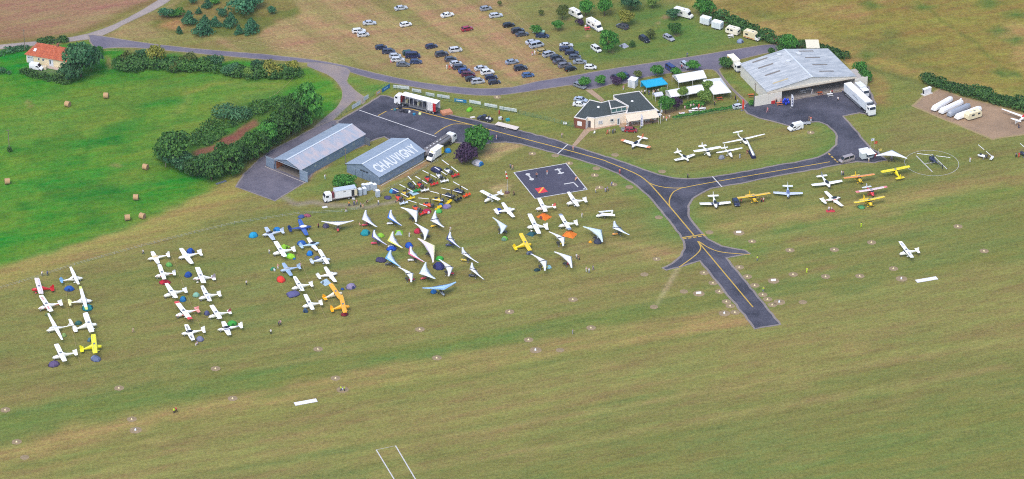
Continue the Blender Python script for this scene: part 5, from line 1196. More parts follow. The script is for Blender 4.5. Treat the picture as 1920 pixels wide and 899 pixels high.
# ---------------------------------------------------------------- gyrocopters
def gyro(rc, r1, r2, nose, tail, label, pod, tailc, sz=(1.3, 1.6, 1.12)):
    hz = 2.6; c = G(*rc, hz); hd = HD(tail, nose, .8); rot = HD(r1, r2, hz) - hd; ln = (G(*r2, hz) - G(*r1, hz)).length
    t = thing("gyrocopter", label, "gyrocopter", (c.x, c.y, 0), hd, scale=sz)
    put("pod", mc('gpod', lambda: MB().loft([ringx(1.7, .12, .5, .7), ringx(1.3, .36, .35, .95), ringx(.5, .46, .3, 1.15), ringx(-.4, .4, .35, 1.1), ringx(-.9, .22, .5, .9)][::-1]).mesh("pod")), PAINT(pod), t)
    put("windscreen", mc('gws', lambda: MB().ell((.75, 0, 1.0), (.5, .36, .42), 10, 4, 0, 0.0).mesh("windscreen")), GLASS(), t)
    put("mast", mc('gm', lambda: MB().box(-.46, -.36, -.05, .05, .8, 2.5).mesh("mast")), M('3a3c42', .5), t)
    put("engine", mc('gen', lambda: MB().box(-1.15, -.55, -.3, .3, .7, 1.25).mesh("engine")), M('4c4e54', .5), t)
    put("propeller", mc('prop', PROP), M('2e3034', .5), t, (-1.25, 0, 1.05), 0, (R(20), 0, 0))
    put("tail_boom", mc('gtb', lambda: MB().tube((-.4, 0, .42), (-2.6, 0, .62), .06).mesh("tail_boom")), M('5a5c62', .5), t)
    T = PAINT(tailc)
    put("tailplane", mc('gtp', lambda: thin([(-2.2, -.75), (-2.2, .75), (-2.85, .75), (-2.85, -.75)], 'z', .72, .06)), T, t)
    for y in (-.75, 0, .75):
        put("tail_fin", mc(('gf', y), lambda: thin([(-2.1, .5), (-2.35, 1.35 if y == 0 else 1.15), (-2.85, 1.35 if y == 0 else 1.15), (-2.95, .55)], 'y', y, .06)), T, t)
    wm = mc('gwheel', lambda: wheel_mesh(.2, .16, 10))
    for s in (1, -1):
        put("gear_leg", mc(('ggl', s), lambda: MB().tube((-.3, s * .3, .5), (-.4, s * .85, .22), .04).mesh("gear_leg")), PAINT(pod), t)
        put("wheel", wm, [TYRE(), M((190, 190, 190), .5)], t, (-.4, s * .9, .2))
    put("wheel", wm, [TYRE(), M((190, 190, 190), .5)], t, (1.3, 0, .2))
    put("rotor_hub", mc('gh', lambda: MB().tube((-.4, 0, 2.45), (-.4, 0, 2.68), .12, .08, 8).mesh("rotor_hub")), M('3c3e44', .5), t)
    L = max(3.0, min(4.6, ln / 2)) / sz[0]
    for s in (0, 1):
        bl = put("rotor_blade", mc('gb', lambda: MB().hexa([(.15, -.1, .0), (1, -.1, -.012), (1, .1, -.012), (.15, .1, 0), (.15, -.1, .03), (1, -.1, .014), (1, .1, .014), (.15, .1, .03)]).mesh("rotor_blade")), M((222, 222, 222), .4), t, (-.4, 0, 2.66), rot + s * math.pi)
        bl.scale = (L, 1, 1)
    return t
def zg(x, y): return (700 + x / 7.492, 280 + y / 7.492)
RO, OR_ = (196, 44, 36), (220, 84, 30)
GY = [((1062, 240), (945, 155), (1180, 325), (1030, 295), (1115, 350), "white and red gyrocopter nearest the box van with tail painted red", (216, 218, 222), RO),
 ((935, 310), (860, 260), (1005, 360), (900, 355), (965, 425), "white gyrocopter next to the dark navy tent", (222, 224, 228), (222, 222, 224)),
 ((778, 355), (685, 305), (870, 410), (735, 395), (820, 465), "red gyrocopter, third from the box van in the back row", RO, RO),
 ((665, 437), (590, 385), (740, 490), (635, 475), (695, 545), "red gyrocopter with white tail in the back row", (206, 50, 36), (222, 222, 224)),
 ((532, 445), (475, 385), (590, 505), (490, 480), (565, 550), "black gyrocopter with green tail in the back row", (40, 52, 56), (40, 140, 60)),
 ((455, 552), (365, 500), (545, 605), (430, 580), (510, 655), "yellow gyrocopter near the portable toilets", (200, 170, 50), (222, 196, 30)),
 ((362, 617), (255, 555), (470, 680), (335, 650), (400, 720), "orange red gyrocopter with white tail nearest the portable toilets", (220, 62, 40), (206, 216, 234)),
 ((1207, 522), (1105, 465), (1310, 580), (1150, 570), (1255, 625), "navy gyrocopter with orange tail at the right end of the front row", (40, 48, 90), OR_),
 ((1080, 585), (945, 550), (1215, 620), (1010, 625), (1140, 685), "all black gyrocopter in the front row", (34, 38, 54), (30, 32, 40)),
 ((922, 640), (775, 600), (1070, 680), (850, 690), (990, 725), "yellow gyrocopter in the front row left of the black one", (210, 180, 30), (222, 190, 20)),
 ((785, 712), (620, 690), (950, 735), (735, 765), (860, 805), "orange gyrocopter with yellow tail beside the lilac tents", (222, 76, 26), (222, 184, 24)),
 ((612, 767), (490, 720), (735, 815), (570, 805), (660, 870), "orange gyrocopter with red tail next to the crimson tent", (220, 80, 36), (206, 52, 40))]
for rc, r1, r2, ns, tl, lb, pc, tc_ in GY: gyro(zg(*rc), zg(*r1), zg(*r2), zg(*ns), zg(*tl), lb, pc, tc_)
zr = lambda x, y: (1720 + x / 9.6, 270 + y / 9.6)
gyro(zr(1195, 125), zr(1070, 25), zr(1310, 250), zr(1110, 190), zr(1330, 245), "white gyrocopter with red nose right of the helicopter circle", (226, 228, 232), (226, 228, 232), (1.1, 1.0, 1.05))
gyro((1921, 279), (1913, 271), (1934, 290), (1917, 287), (1932, 292), "dark gyrocopter cut by the right picture edge", (50, 56, 74), (220, 222, 226), (1.1, 1.1, 1.05))

# ---------------------------------------------------------------- helicopter
c = G(1749, 306); hd = HD((1769, 322), (1744, 302))
t = thing("helicopter", "dark navy two-blade helicopter parked inside the white circle", "helicopter", (c.x, c.y, 0), hd)
NV = PAINT((34, 44, 72))
put("cabin", MB().loft([ringx(2.1, .15, .7, 1.0), ringx(1.7, .5, .5, 1.4), ringx(.8, .65, .45, 1.75), ringx(-.3, .62, .45, 1.75), ringx(-1.2, .35, .7, 1.5), ringx(-1.8, .15, 1.0, 1.35)][::-1]), NV, t)
put("windscreen", MB().ell((1.2, 0, 1.15), (.92, .58, .62), 12, 6), GLASS(), t)
put("tail_boom", MB().tube((-1.5, 0, 1.2), (-5.6, 0, 1.35), .17, .08, 8), NV, t)
put("tail_fin", thin([(-5.1, 1.35), (-5.5, 2.2), (-5.8, 2.2), (-5.75, .7), (-5.5, .7)], 'y', .0, .07), NV, t)
put("tail_rotor", MB().box(-5.72, -5.62, .16, .19, .85, 1.95).tube((-5.67, .05, 1.4), (-5.67, .2, 1.4), .05), M('4a4c50', .5), t)
put("mast", MB().box(-.5, .3, -.12, .12, 1.7, 2.6), NV, t); put("fairing_panel", MB().ell((-1.15, 0, 1.0), (.3, .42, .3), 8, 5), M((214, 216, 220), .4), t)
for s in (1, -1):
    put("skid", MB().path([(1.9, s * .95, .2), (1.6, s * .95, .06), (-1.5, s * .95, .06)], .05).tube((.9, s * .5, .6), (.9, s * .95, .06), .035).tube((-.8, s * .45, .6), (-.8, s * .95, .06), .035), M('3a3c44', .5), t)
rot = HD((1721, 289.5), (1785.7, 297.5), 2.7) - hd
for s in (0, 1):
    bl = put("rotor_blade", mc('gb', None), M((226, 228, 230), .4), t, (-.1, 0, 2.68), rot + s * math.pi); bl.scale = (5.2, 1.2, 1)

# folded white ultralight near the trikes and a lone glider wing panel on the display grass
c = G(1131, 408); t = thing("folded_microlight", "white microlight with folded wings on a grey groundsheet", "microlight", (c.x, c.y, 0), HD((1150, 402), (1119, 405)))
put("pod", MB().loft([ringx(2.2, .15, .5, .8), ringx(1.6, .5, .4, 1.2), ringx(.4, .6, .4, 1.6), ringx(-.8, .4, .6, 1.3), ringx(-2.8, .12, .8, 1.05)][::-1]), PAINT(W_), t)
put("canopy", MB().ell((.8, 0, 1.1), (.8, .45, .5), 10, 5, 0, 0.0), GLASS(), t)
for s in (1, -1): put("folded_wing", MB().hexa([(1.0, s * .5, 1.5), (-3.4, s * 1.0, 1.2), (-3.2, s * 1.9, 1.1), (1.2, s * 1.3, 1.4), (1.0, s * .5, 1.62), (-3.4, s * 1.0, 1.3), (-3.2, s * 1.9, 1.2), (1.2, s * 1.3, 1.52)][::1] if s > 0 else [(1.2, s * 1.3, 1.4), (-3.2, s * 1.9, 1.1), (-3.4, s * 1.0, 1.2), (1.0, s * .5, 1.5), (1.2, s * 1.3, 1.52), (-3.2, s * 1.9, 1.2), (-3.4, s * 1.0, 1.3), (1.0, s * .5, 1.62)]), PAINT((224, 228, 234)), t)
put("fin", thin([(-2.2, 1.0), (-2.6, 2.0), (-3.0, 2.0), (-3.0, .9)], 'y', 0, .07), PAINT(W_), t)
for p_ in ((1.4, 0), (-.3, .8), (-.3, -.8)): put("wheel", mc('wheel', None), [TYRE(), M((200, 200, 200), .5)], t, (p_[0], p_[1], .24))
put("gear_frame", MB().tube((-.3, -.8, .26), (-.3, .8, .26), .04).tube((-.3, 0, .26), (-.1, 0, .6), .05).tube((1.4, 0, .3), (1.4, 0, .6), .04), STEEL(), t)
a_, b_ = G(1400.5, 263, 1.6), G(1413.5, 292, .9); cc = (a_ + b_) / 2
hd = math.atan2((b_ - a_).y, (b_ - a_).x); L = (b_ - a_).length
t = thing("detached_wing", "detached white glider wing resting on a dark blue padded stand", "glider wing", (cc.x, cc.y, 0), hd)
put("wing_panel", MB().loft([[(x, -w_, z + .02), (x, -w_ * .3, z + .14), (x, w_, z + .03), (x, -w_ * .3, z - .03)] for x, w_, z in ((-L / 2, .28, 1.5), (0, .42, 1.2), (L / 2, .5, .95))]), PAINT(W_), t)
put("padded_stand", MB().loft([[(x, -.75, 0), (x, .6, 0), (x, .5, h_), (x, -.5, h_)] for x, h_ in ((.2, .6), (1.5, .9), (L / 2 + .4, .8))]), M((30, 34, 72), .8), t)
# ================================================================ VEHICLES
CARS = {  # length, width, height, hood z, belt z, [windscreen base x, roof front x, roof rear x, tailgate base x], boot z
 'sedan': (4.5, 1.75, 1.42, .78, .92, (1.15, .45, -1.05, -1.65), .95), 'hatch': (4.0, 1.72, 1.47, .82, .95, (1.15, .5, -1.45, -1.85), .95),
 'estate': (4.6, 1.78, 1.48, .8, .95, (1.2, .5, -1.85, -2.15), .95), 'suv': (4.4, 1.85, 1.72, 1.0, 1.12, (1.15, .6, -1.7, -2.05), 1.12),
 'mpv': (4.4, 1.8, 1.68, .95, 1.05, (1.55, .75, -1.75, -2.1), 1.05), 'van': (4.9, 1.95, 1.98, 1.05, 1.2, (1.85, 1.2, -2.3, -2.42), 1.2)}
def car_meshes(k):
    L, W, Hh, hz, bz, (wb, rf, rr, tb), tz = CARS[k]; h = L / 2; w = W / 2; o = {}
    def ring(x, w0, z0, z1): return [(x, -w0 * .96, z0), (x, -w0, (z0 + z1) / 2), (x, -w0 * .93, z1), (x, w0 * .93, z1), (x, w0, (z0 + z1) / 2), (x, w0 * .96, z0)]
    b = MB(); b.loft([ring(-h, w * .86, .36, tz * .86), ring(-h + .12, w * .95, .24, tz), ring(tb, w, .2, bz + .02), ring(0, w, .2, bz), ring(wb, w, .2, bz), ring(h - .7, w * .96, .22, hz), ring(h - .12, w * .9, .26, hz * .88), ring(h, w * .8, .36, hz * .7)], 0, False)
    o['body'] = b.mesh('car_body')
    wt = w * .78
    g = MB(); top = Hh - .05
    g.hexa([(tb, -w * .92, bz), (wb, -w * .92, bz), (wb, w * .92, bz), (tb, w * .92, bz), (rr, -wt, top), (rf, -wt, top), (rf, wt, top), (rr, wt, top)])
    o['cabin_glass'] = g.mesh('cabin_glass')
    r_ = MB(); r_.hexa([(rr - .06, -wt - .02, top - .02), (rf + .06, -wt - .02, top - .02), (rf + .06, wt + .02, top - .02), (rr - .06, wt + .02, top - .02), (rr + .1, -wt * .86, Hh), (rf - .1, -wt * .86, Hh), (rf - .1, wt * .86, Hh), (rr + .1, wt * .86, Hh)])
    o['roof'] = r_.mesh('roof')
    for j, (x0, x1, wd) in enumerate(((wb, rf, .09), (tb, rr, .12), ((wb + tb) / 2 - .05, (rf + rr) / 2 - .05, .1))):
        for s in (1, -1):
            o['pl%d%d' % (j, s)] = MB().hexa([(x0 - wd, s * w * .925 - .02, bz), (x0 + wd, s * w * .925 - .02, bz), (x0 + wd, s * w * .925 + .02, bz), (x0 - wd, s * w * .925 + .02, bz),
                    (x1 - wd, s * wt - .02, top), (x1 + wd, s * wt - .02, top), (x1 + wd, s * wt + .02, top), (x1 - wd, s * wt + .02, top)]).mesh('window_pillar')
    o['headlight'] = MB().box(h - .22, h - .02, -.17, .17, hz * .62, hz * .8).mesh('headlight')
    o['tail_light'] = MB().box(-h - .01, -h + .12, -.12, .12, tz * .62, tz * .85).mesh('tail_light')
    o['bumper'] = MB().box(-h - .04, -h + .2, -w * .84, w * .84, .26, .46).mesh('rear_bumper')
    o['fbumper'] = MB().box(h - .2, h + .04, -w * .78, w * .78, .26, .42).mesh('front_bumper')
    return o
def car(x, y, kind, colr, hdg, label, cat="car", group="cars parked on the grass field", name="parked_car"):
    L, W, Hh, hz, bz, pr, tz = CARS[kind]; m = mc(('car', kind), lambda: car_meshes(kind))
    p = G(x, y + 2); t = thing(name if kind != 'van' else "parked_van", label, cat, (p.x, p.y, 0), R(hdg), group)
    P = M(colr, .28, .15, .06, .8, .5)
    put("body", m['body'], P, t); put("cabin_glass", m['cabin_glass'], M('20262e', .06), t); put("roof", m['roof'], P, t); [put("window_pillar", v_, P, t) for k_, v_ in m.items() if k_.startswith('pl')]
    for s in (1, -1):
        put("headlight", m['headlight'], M((206, 212, 216), .15), t, (0, s * W * .34, 0)); put("tail_light", m['tail_light'], M((150, 20, 24), .3), t, (0, s * W * .38, 0))
    put("bumper", m['bumper'], M(colr, .5), t); put("bumper", m['fbumper'], M('2a2c30', .6), t)
    wm = mc('cwheel', lambda: wheel_mesh(.32, .22, 12)); wx = L * .3
    for sx in (1, -1):
        for s in (1, -1): put("wheel", wm, [TYRE(), M((168, 172, 178), .35, .5)], t, (wx * sx, s * (W / 2 - .1), .32))
    return t
SIL, SIL2, NVY, BLK, GRY, DGR = (186, 192, 200), (200, 204, 208), (34, 44, 74), (26, 28, 34), (116, 120, 130), (58, 62, 72)
WCAR = (226, 228, 230)
CL = [(752, 16, 'sedan', SIL, 22, "silver saloon nearest the top edge, upper left of the car park"), (839, 29, 'sedan', WCAR, 24, "white saloon upper middle, alone right of the top silver saloon"), (693, 44, 'sedan', SIL, 8, "silver saloon above the white estate and silver hatchback pair"),
 (761, 47, 'hatch', WCAR, 22, "lone white hatchback below the top silver saloon"), (673, 59, 'estate', WCAR, 10, "white estate, left one of the pair at the far left of the car park"), (681, 66, 'hatch', SIL2, 14, "silver hatchback touching the white estate at the far left"),
 (876, 55, 'hatch', (150, 40, 66), 26, "crimson hatchback standing alone in the car park"), (715, 90, 'hatch', NVY, 14, "navy hatchback at the upper left of the left parked cluster"), (729, 98, 'mpv', (58, 66, 90), 4, "dark blue people carrier second in the left parked cluster"),
 (741, 106, 'hatch', SIL, 6, "silver hatchback above the silver estate in the left cluster"), (746, 113, 'estate', SIL2, 4, "silver estate beside the crouching person in pink"), (756, 122, 'sedan', (100, 104, 112), 0, "mid grey car lowest in the left cluster near the road"),
 (766, 100, 'hatch', (34, 78, 70), 14, "dark green car next to the navy minibus"), (774, 106, 'van', (40, 46, 84), 4, "dark navy minibus in the left parked cluster"), (780, 117, 'hatch', (50, 66, 104), 4, "blue car just below the navy minibus"),
 (809, 88, 'hatch', (40, 46, 78), 24, "dark navy hatchback at the upper left of the middle cluster"), (828, 103, 'suv', (62, 66, 80), 20, "dark grey off-roader below the lone navy hatchback"), (854, 95, 'mpv', SIL2, 16, "silver people carrier alone above the middle cluster"),
 (845, 112, 'hatch', (78, 82, 92), 18, "dark grey hatchback left of the silver car in the middle row"), (855, 120, 'hatch', SIL, 18, "silver car between two dark grey cars in the middle row"), (862, 127, 'estate', (66, 70, 84), 14, "dark grey estate beside three people in the middle row"),
 (871, 134, 'hatch', (44, 72, 138), 18, "bright blue car behind the maroon minivan"), (878, 141, 'mpv', (88, 34, 60), 4, "maroon minivan in the middle row"), (884, 149, 'hatch', (40, 44, 54), 16, "black hatchback between the maroon minivan and the lowest silver car"),
 (896, 154, 'mpv', (172, 176, 186), 14, "silver grey car lowest in the middle row near the road"), (902, 129, 'sedan', SIL, 22, "silver saloon at the top of the inner right row"), (914, 137, 'suv', WCAR, 20, "white off-roader in the inner right row"), (921, 146, 'hatch', (40, 48, 80), 14, "dark blue car below the white off-roader"),
 (927, 155, 'hatch', (36, 42, 62), 16, "dark navy hatchback at the road end of the inner right row"), (960, 117, 'sedan', (142, 154, 172), 20, "blue grey saloon at the top of the three cars right of the middle"), (976, 129, 'suv', (46, 52, 70), 16, "dark off-roader in the middle of the three cars near the road"), (990, 142, 'hatch', (60, 92, 140), 16, "steel blue hatchback nearest the road bend"),
 (911, 17, 'hatch', (140, 146, 156), 20, "grey hatchback at the top of the right hand column"), (930, 30, 'estate', SIL, 16, "silver estate second from the top of the right hand column"), (954, 48, 'hatch', BLK, 20, "black hatchback third in the right hand column"),
 (971, 59, 'suv', (48, 50, 58), 18, "black off-roader directly above the charcoal saloon"), (979, 65, 'sedan', (70, 74, 86), 18, "charcoal saloon next to the black off-roader"), (1010, 60, 'hatch', (150, 190, 160), -8, "pale green car half hidden by a young tree"),
 (1017, 68, 'sedan', (40, 54, 84), -6, "dark blue saloon below the tree-hidden green car"), (998, 80, 'sedan', SIL, 20, "silver saloon behind the silver minibus"), (1006, 86, 'van', (176, 184, 196), 26, "silver minibus in the right hand column"), (1018, 98, 'hatch', (170, 150, 84), 14, "mustard yellow hatchback in the right hand column"),
 (1029, 103, 'mpv', (168, 174, 184), 30, "silver people carrier right of the mustard car"), (1043, 109, 'hatch', (50, 58, 72), 18, "dark blue grey car below the silver people carrier"), (1049, 116, 'sedan', (84, 84, 94), 26, "charcoal car third from the road end of the right column"),
 (1059, 123, 'estate', (112, 112, 122), 24, "grey estate second from the road end of the right column"), (1070, 130, 'hatch', BLK, 28, "black car at the road end of the right column"), (1062, 86, 'sedan', SIL2, 6, "silver saloon at the top of the rightmost row"),
 (1062, 93, 'estate', (52, 60, 88), 2, "dark blue estate under the top silver saloon of the rightmost row"), (1072, 100, 'estate', (36, 44, 72), 2, "navy estate in the rightmost row"), (1078, 108, 'hatch', (78, 86, 100), 6, "slate grey car in the rightmost row"),
 (1087, 117, 'sedan', (140, 146, 154), 4, "mid grey saloon above the white car by the road"), (1107, 127, 'hatch', WCAR, -4, "white hatchback nearest the road, right end of the car park"), (1118, 93, 'mpv', WCAR, -58, "white people carrier alone left of the tall green tree"),
 (1167, 51, 'suv', (76, 78, 88), 140, "dark grey off-road car beside the yellowish tree"), (1208, 75, 'suv', (38, 44, 58), -56, "black off-road car beside the young yellow green tree"), (1254, 72, 'estate', (160, 164, 174), -52, "lone silver grey car on the camp site"),
 (1285, 124, 'mpv', (178, 186, 198), -62, "silver car beside the dark blue van at the road side"), (1087, 162, 'estate', (126, 132, 142), -40, "grey car under a small tree on the gravel bays"), (1155, 147, 'suv', (56, 60, 78), 120, "dark off-roader on the gravel bays behind the purple shrub"),
 (1171, 142, 'hatch', (50, 66, 104), 120, "dark blue car on the gravel bays next to the white shed"), (1089, 188, 'sedan', (170, 184, 204), -22, "pale silver saloon left of the clubhouse roof"), (1087, 197, 'sedan', WCAR, -10, "white saloon partly hidden by the clubhouse"), (1454, 79, 'hatch', (140, 40, 60), -42, "dark red car at the hedge end near the big hangar"),
 (1380, 381, 'hatch', (38, 48, 82), -78, "dark blue car parked between the white and the yellow airplane"), (1385, 201, 'hatch', (196, 202, 210), 20, "silver car beside the red feather flag"), (1231, 213, 'hatch', WCAR, -60, "white car at the right end of the clubhouse awning")]
for x, y, k_, c_, hd_, lb in CL: car(x, y, k_, c_, hd_, lb, "van" if k_ == 'van' else "car", None if x > 1130 else "cars parked on the grass field")
car(1259, 131, 'van', (40, 60, 118), -58, "dark blue van parked at the road side behind the open marquee", "van", None)
car(1587, 301, 'van', (160, 150, 150), HD((1600, 300), (1573, 308)) * 57.2958, "beige grey people van in front of the flag trailer", "van", None)
car(1183, 245, 'hatch', (150, 34, 52), -5, "small red car on the grass before the clubhouse", "car", None)

def kombi(x, y, colr, hdg, label, h=2.1, L=4.6, box=False, trim=None):
    """panel van with a sloped bonnet"""
    p = G(x, y); t = thing("panel_van", label, "van", (p.x, p.y, 0), R(hdg)); P = M(colr, .35, 0, .04, .8, .3); w = .95; f = L / 2
    b = MB(); rg = lambda xx, w0, z0, z1: [(xx, -w0, z0), (xx, -w0, z1 * .7), (xx, -w0 * .9, z1), (xx, w0 * .9, z1), (xx, w0, z1 * .7), (xx, w0, z0)]
    b.loft([rg(-f, w * .95, .3, h - .08), rg(-f + .15, w, .25, h), rg(f - 1.75, w, .25, h), rg(f - .85, w, .25, 1.2), rg(f - .2, w * .94, .28, .95), rg(f, w * .85, .35, .75)], 0, False)
    put("body", b, P, t)
    put("windscreen", MB().hexa([(f - 1.62, -.72, h - .12), (f - .95, -.8, 1.26), (f - .95, .8, 1.26), (f - 1.62, .72, h - .12), (f - 1.58, -.72, h - .06), (f - .88, -.8, 1.3), (f - .88, .8, 1.3), (f - 1.58, .72, h - .06)]), M('20262e', .06), t)
    for s in (1, -1):
        put("side_window", MB().box(f - 2.2, f - 1.35, s * w - .02, s * w + .015, 1.15, 1.6), M('20262e', .06), t)
        put("headlight", MB().box(f - .2, f - .02, s * .62 - .16, s * .62 + .16, .6, .8), M((206, 212, 216), .15), t)
        put("mirror", MB().box(f - 1.3, f - 1.15, s * 1.02 - .1, s * 1.02 + .1, 1.2, 1.42), M('26282c', .5), t)
        if trim: put("side_stripe", MB().hexa([(f - 1.9, s * (w + .012), .4), (f - 1.5, s * (w + .012), .4), (-f + 1.6, s * (w + .012), 1.4), (-f + 1.0, s * (w + .012), 1.4), (f - 1.9, s * (w + .02), .4), (f - 1.5, s * (w + .02), .4), (-f + 1.6, s * (w + .02), 1.4), (-f + 1.0, s * (w + .02), 1.4)]), M(trim, .5), t)
    put("bumper", MB().box(f - .12, f + .05, -.82, .82, .3, .5), M('2a2c30', .6), t)
    for sx in (1, -1):
        for s in (1, -1): put("wheel", mc('cwheel', None), [TYRE(), M((168, 172, 178), .35, .5)], t, (L * .31 * sx, s * (w - .1), .32))
    return t
kombi(69, 130, WCAR, -18, "white panel van parked in front of the orange roofed house")
kombi(1491, 243, WCAR, HD((1506, 236), (1478, 243)) * 57.3, "white panel van with dark side stripe at the apron edge", 2.2, 5.0, trim=(60, 40, 44))
def trailer_flat(x, y, hdg, L, W, z, label, colr, wheels=2, name="trailer", sides=0.0):
    p = G(x, y); t = thing(name, label, "trailer", (p.x, p.y, 0), R(hdg))
    put("deck", MB().box(-L / 2, L / 2, -W / 2, W / 2, z - .12, z), M(colr, .7, 0, .2, 3), t)
    put("chassis", MB().box(-L / 2 + .2, L / 2 - .2, -.35, .35, z - .3, z - .125), M('3a3c40', .6), t)
    put("drawbar", MB().tube((L / 2 - .1, 0, z - .2), (L / 2 + 1.2, 0, .45), .05), M('6a6e74', .5), t)
    if sides:
        for s in (1, -1): put("side_board", MB().box(-L / 2, L / 2, s * W / 2 - .03, s * W / 2 + .03, z + .003, z + sides), M(colr, .6), t)
        for s in (1, -1): put("end_board", MB().box(s * L / 2 - .03, s * L / 2 + .03, -W / 2 + .04, W / 2 - .04, z + .003, z + sides), M(colr, .6), t)
    for i in range(wheels):
        for s in (1, -1): put("wheel", mc('trw', lambda: wheel_mesh(.27, .2, 10)), [TYRE(), M((190, 190, 190), .4)], t, ((i - (wheels - 1) / 2) * .65 - .2, s * (W / 2 + .02 if z < .5 else W / 2 - .12), .27))
    return t
trailer_flat(1512, 233, 8, 2.6, 1.5, .5, "small open frame trailer hitched behind the white striped van", (150, 154, 158), 1)
trailer_flat(951, 240, HD((973, 243), (929, 232)) * 57.3, 7.6, 2.2, .75, "long flat pale trailer beside the taxiway behind the dark pickup", (206, 196, 186), 3, "flatbed_trailer")
trailer_flat(1171, 246, 15, 2.0, 1.3, .45, "small grey box trailer hitched to the little red car", (150, 154, 160), 1, sides=.5)
# dark pickup with gear in its bed
p = G(909, 226); hd = HD((922, 228), (896, 222)); t = thing("pickup", "dark pickup loaded with white gear on the apron edge", "pickup", (p.x, p.y, 0), hd)
m_ = mc(('car', 'suv'), lambda: car_meshes('suv')); D_ = PAINT((44, 48, 62))
put("body", MB().loft([[(x, -.9 * w_, .3), (x, -.9 * w_, z), (x, .9 * w_, z), (x, .9 * w_, .3)] for x, w_, z in ((-2.5, .95, 1.0), (0, 1, 1.0), (1.3, 1, 1.05), (2.2, .95, .95), (2.5, .85, .7))], 0, False), D_, t)
put("cabin_glass", MB().hexa([(-.4, -.82, 1.05), (1.3, -.82, 1.05), (1.3, .82, 1.05), (-.4, .82, 1.05), (-.3, -.68, 1.7), (.7, -.68, 1.7), (.7, .68, 1.7), (-.3, .68, 1.7)]), M('20262e', .06), t)
put("roof", MB().box(-.35, .75, -.7, .7, 1.701, 1.78), D_, t)
put("load_bed", MB().box(-2.45, -.5, -.8, .8, 1.01, 1.06), M('1c1e22', .8), t)
for i, (x, y, h_) in enumerate(((-2.0, .3, .5), (-1.4, -.3, .7), (-.9, .3, .4))): put("cargo", MB().hexa([(x - .35, y - .3, 1.07), (x + .35, y - .3, 1.07), (x + .35, y + .3, 1.07), (x - .35, y + .3, 1.07), (x - .25, y - .2, 1.07 + h_), (x + .2, y - .2, 1.07 + h_ * .8), (x + .25, y + .25, 1.07 + h_), (x - .3, y + .2, 1.07 + h_ * .7)]), M((206, 208, 212) if i != 1 else (60, 64, 76), .7), t)
for sx in (1, -1):
    for s in (1, -1): put("wheel", mc('cwheel', None), [TYRE(), M((168, 172, 178), .35, .5)], t, (1.5 * sx, s * .82, .34))

# motorhomes and caravans
def motorhome(x, y, hdg, L, label, colr=(226, 226, 222), h=2.75, caravan=False, W=2.2, lower=None, windows=(), cab=(226, 226, 222)):
    p = G(x, y); t = thing("caravan" if caravan else "motorhome", label, "caravan" if caravan else "motorhome", (p.x, p.y, 0), R(hdg)); P = M(colr, .45, 0, .04); w = W / 2; f = L / 2
    if caravan:
        pr = [(-f, .55), (-f, 2.0), (-f + .35, h), (f - .35, h), (f, 2.0), (f, .6), (f - .3, .45), (-f + .3, .45)]
    else:
        pr = [(-f, .45), (-f, h - .1), (-f + .15, h), (f - 1.3, h), (f - .75, h - .55), (f - .75, .45)]
    b = MB(); b.loft([[(px_, y_, pz_) for px_, pz_ in pr] for y_ in (w, w * .999, -w * .999, -w)], 0, False); put("body", b, P, t)
    for (x0, x1) in windows:
        for s in (1, -1): put("window", MB().box(f * x0, f * x1, s * w - .01, s * w + .02, 1.45, 2.05), M('3a4048', .1), t)
    put("roof_hatch", MB().box(-f * .5, -f * .5 + .6, -.3, .3, h + .002, h + .1), M((204, 206, 206), .4), t); put("roof_hatch", MB().box(f * .1, f * .1 + .5, -.25, .25, h + .002, h + .09), M((120, 122, 126), .3), t)
    put("door", MB().box(-.1, .55, w - .005, w + .02, .6, 2.35), M((206, 206, 202), .5), t)
    if lower: 
        for s in (1, -1): put("side_stripe", MB().box(-f + .2, f - .9, s * w - .01, s * w + .025, .55, .85), M(lower, .5), t)
    if caravan:
        put("drawbar", MB().tube((f - .2, .4, .5), (f + 1.2, 0, .45), .04).tube((f - .2, -.4, .5), (f + 1.2, 0, .45), .04), M('5a5c60', .5), t)
        put("end_window", MB().box(f - .04, f + .012, -.7, .7, 1.35, 1.95), M('3a4048', .1), t)
        ws = ((0, 1), (0, -1))
    else:
        put("cab", MB().loft([[(x_, -w * .9, .4), (x_, -w * .9, z_), (x_, w * .9, z_), (x_, w * .9, .4)] for x_, z_ in ((f - .75, 1.9), (f - .3, 1.35), (f + .3, 1.1), (f + .55, .7))], 0, False), M(cab, .4), t)
        put("windscreen", MB().hexa([(f - .72, -.85, 1.92), (f - .22, -.88, 1.36), (f - .22, .88, 1.36), (f - .72, .85, 1.92), (f - .68, -.85, 1.98), (f - .17, -.88, 1.41), (f - .17, .88, 1.41), (f - .68, .85, 1.98)]), M('20262e', .06), t)
        ws = ((f - .1, 1), (f - .1, -1), (-f * .5, 1), (-f * .5, -1))
    for x_, s in ws: put("wheel", mc('cwheel', None), [TYRE(), M((168, 172, 178), .35, .5)], t, (x_, s * (w - .15), .32))
    return t
motorhome(1079, 31, -52, 5.0, "white camper van beside the thin young tree", h=2.4, W=1.95, windows=((-.3, .1),))
motorhome(1114, 53, -55, 6.4, "big white motorhome with dark blue lower stripe", lower=(40, 60, 110), windows=((-.7, -.3), (.1, .4)))
motorhome(1280, 31, -32, 6.2, "long white motorhome near the top of the camp site", windows=((-.1, .15),))
motorhome(1409, 73, -35, 5.2, "cream motorhome with open door at the camp hedge", (216, 204, 168), windows=((-.7, -.3),), lower=(190, 120, 60))
motorhome(1374, 64, -32, 4.6, "cream caravan with dark windows beside a small white table", (222, 216, 196), 2.5, True, 2.1, windows=((-.75, -.4), (-.2, .2)))
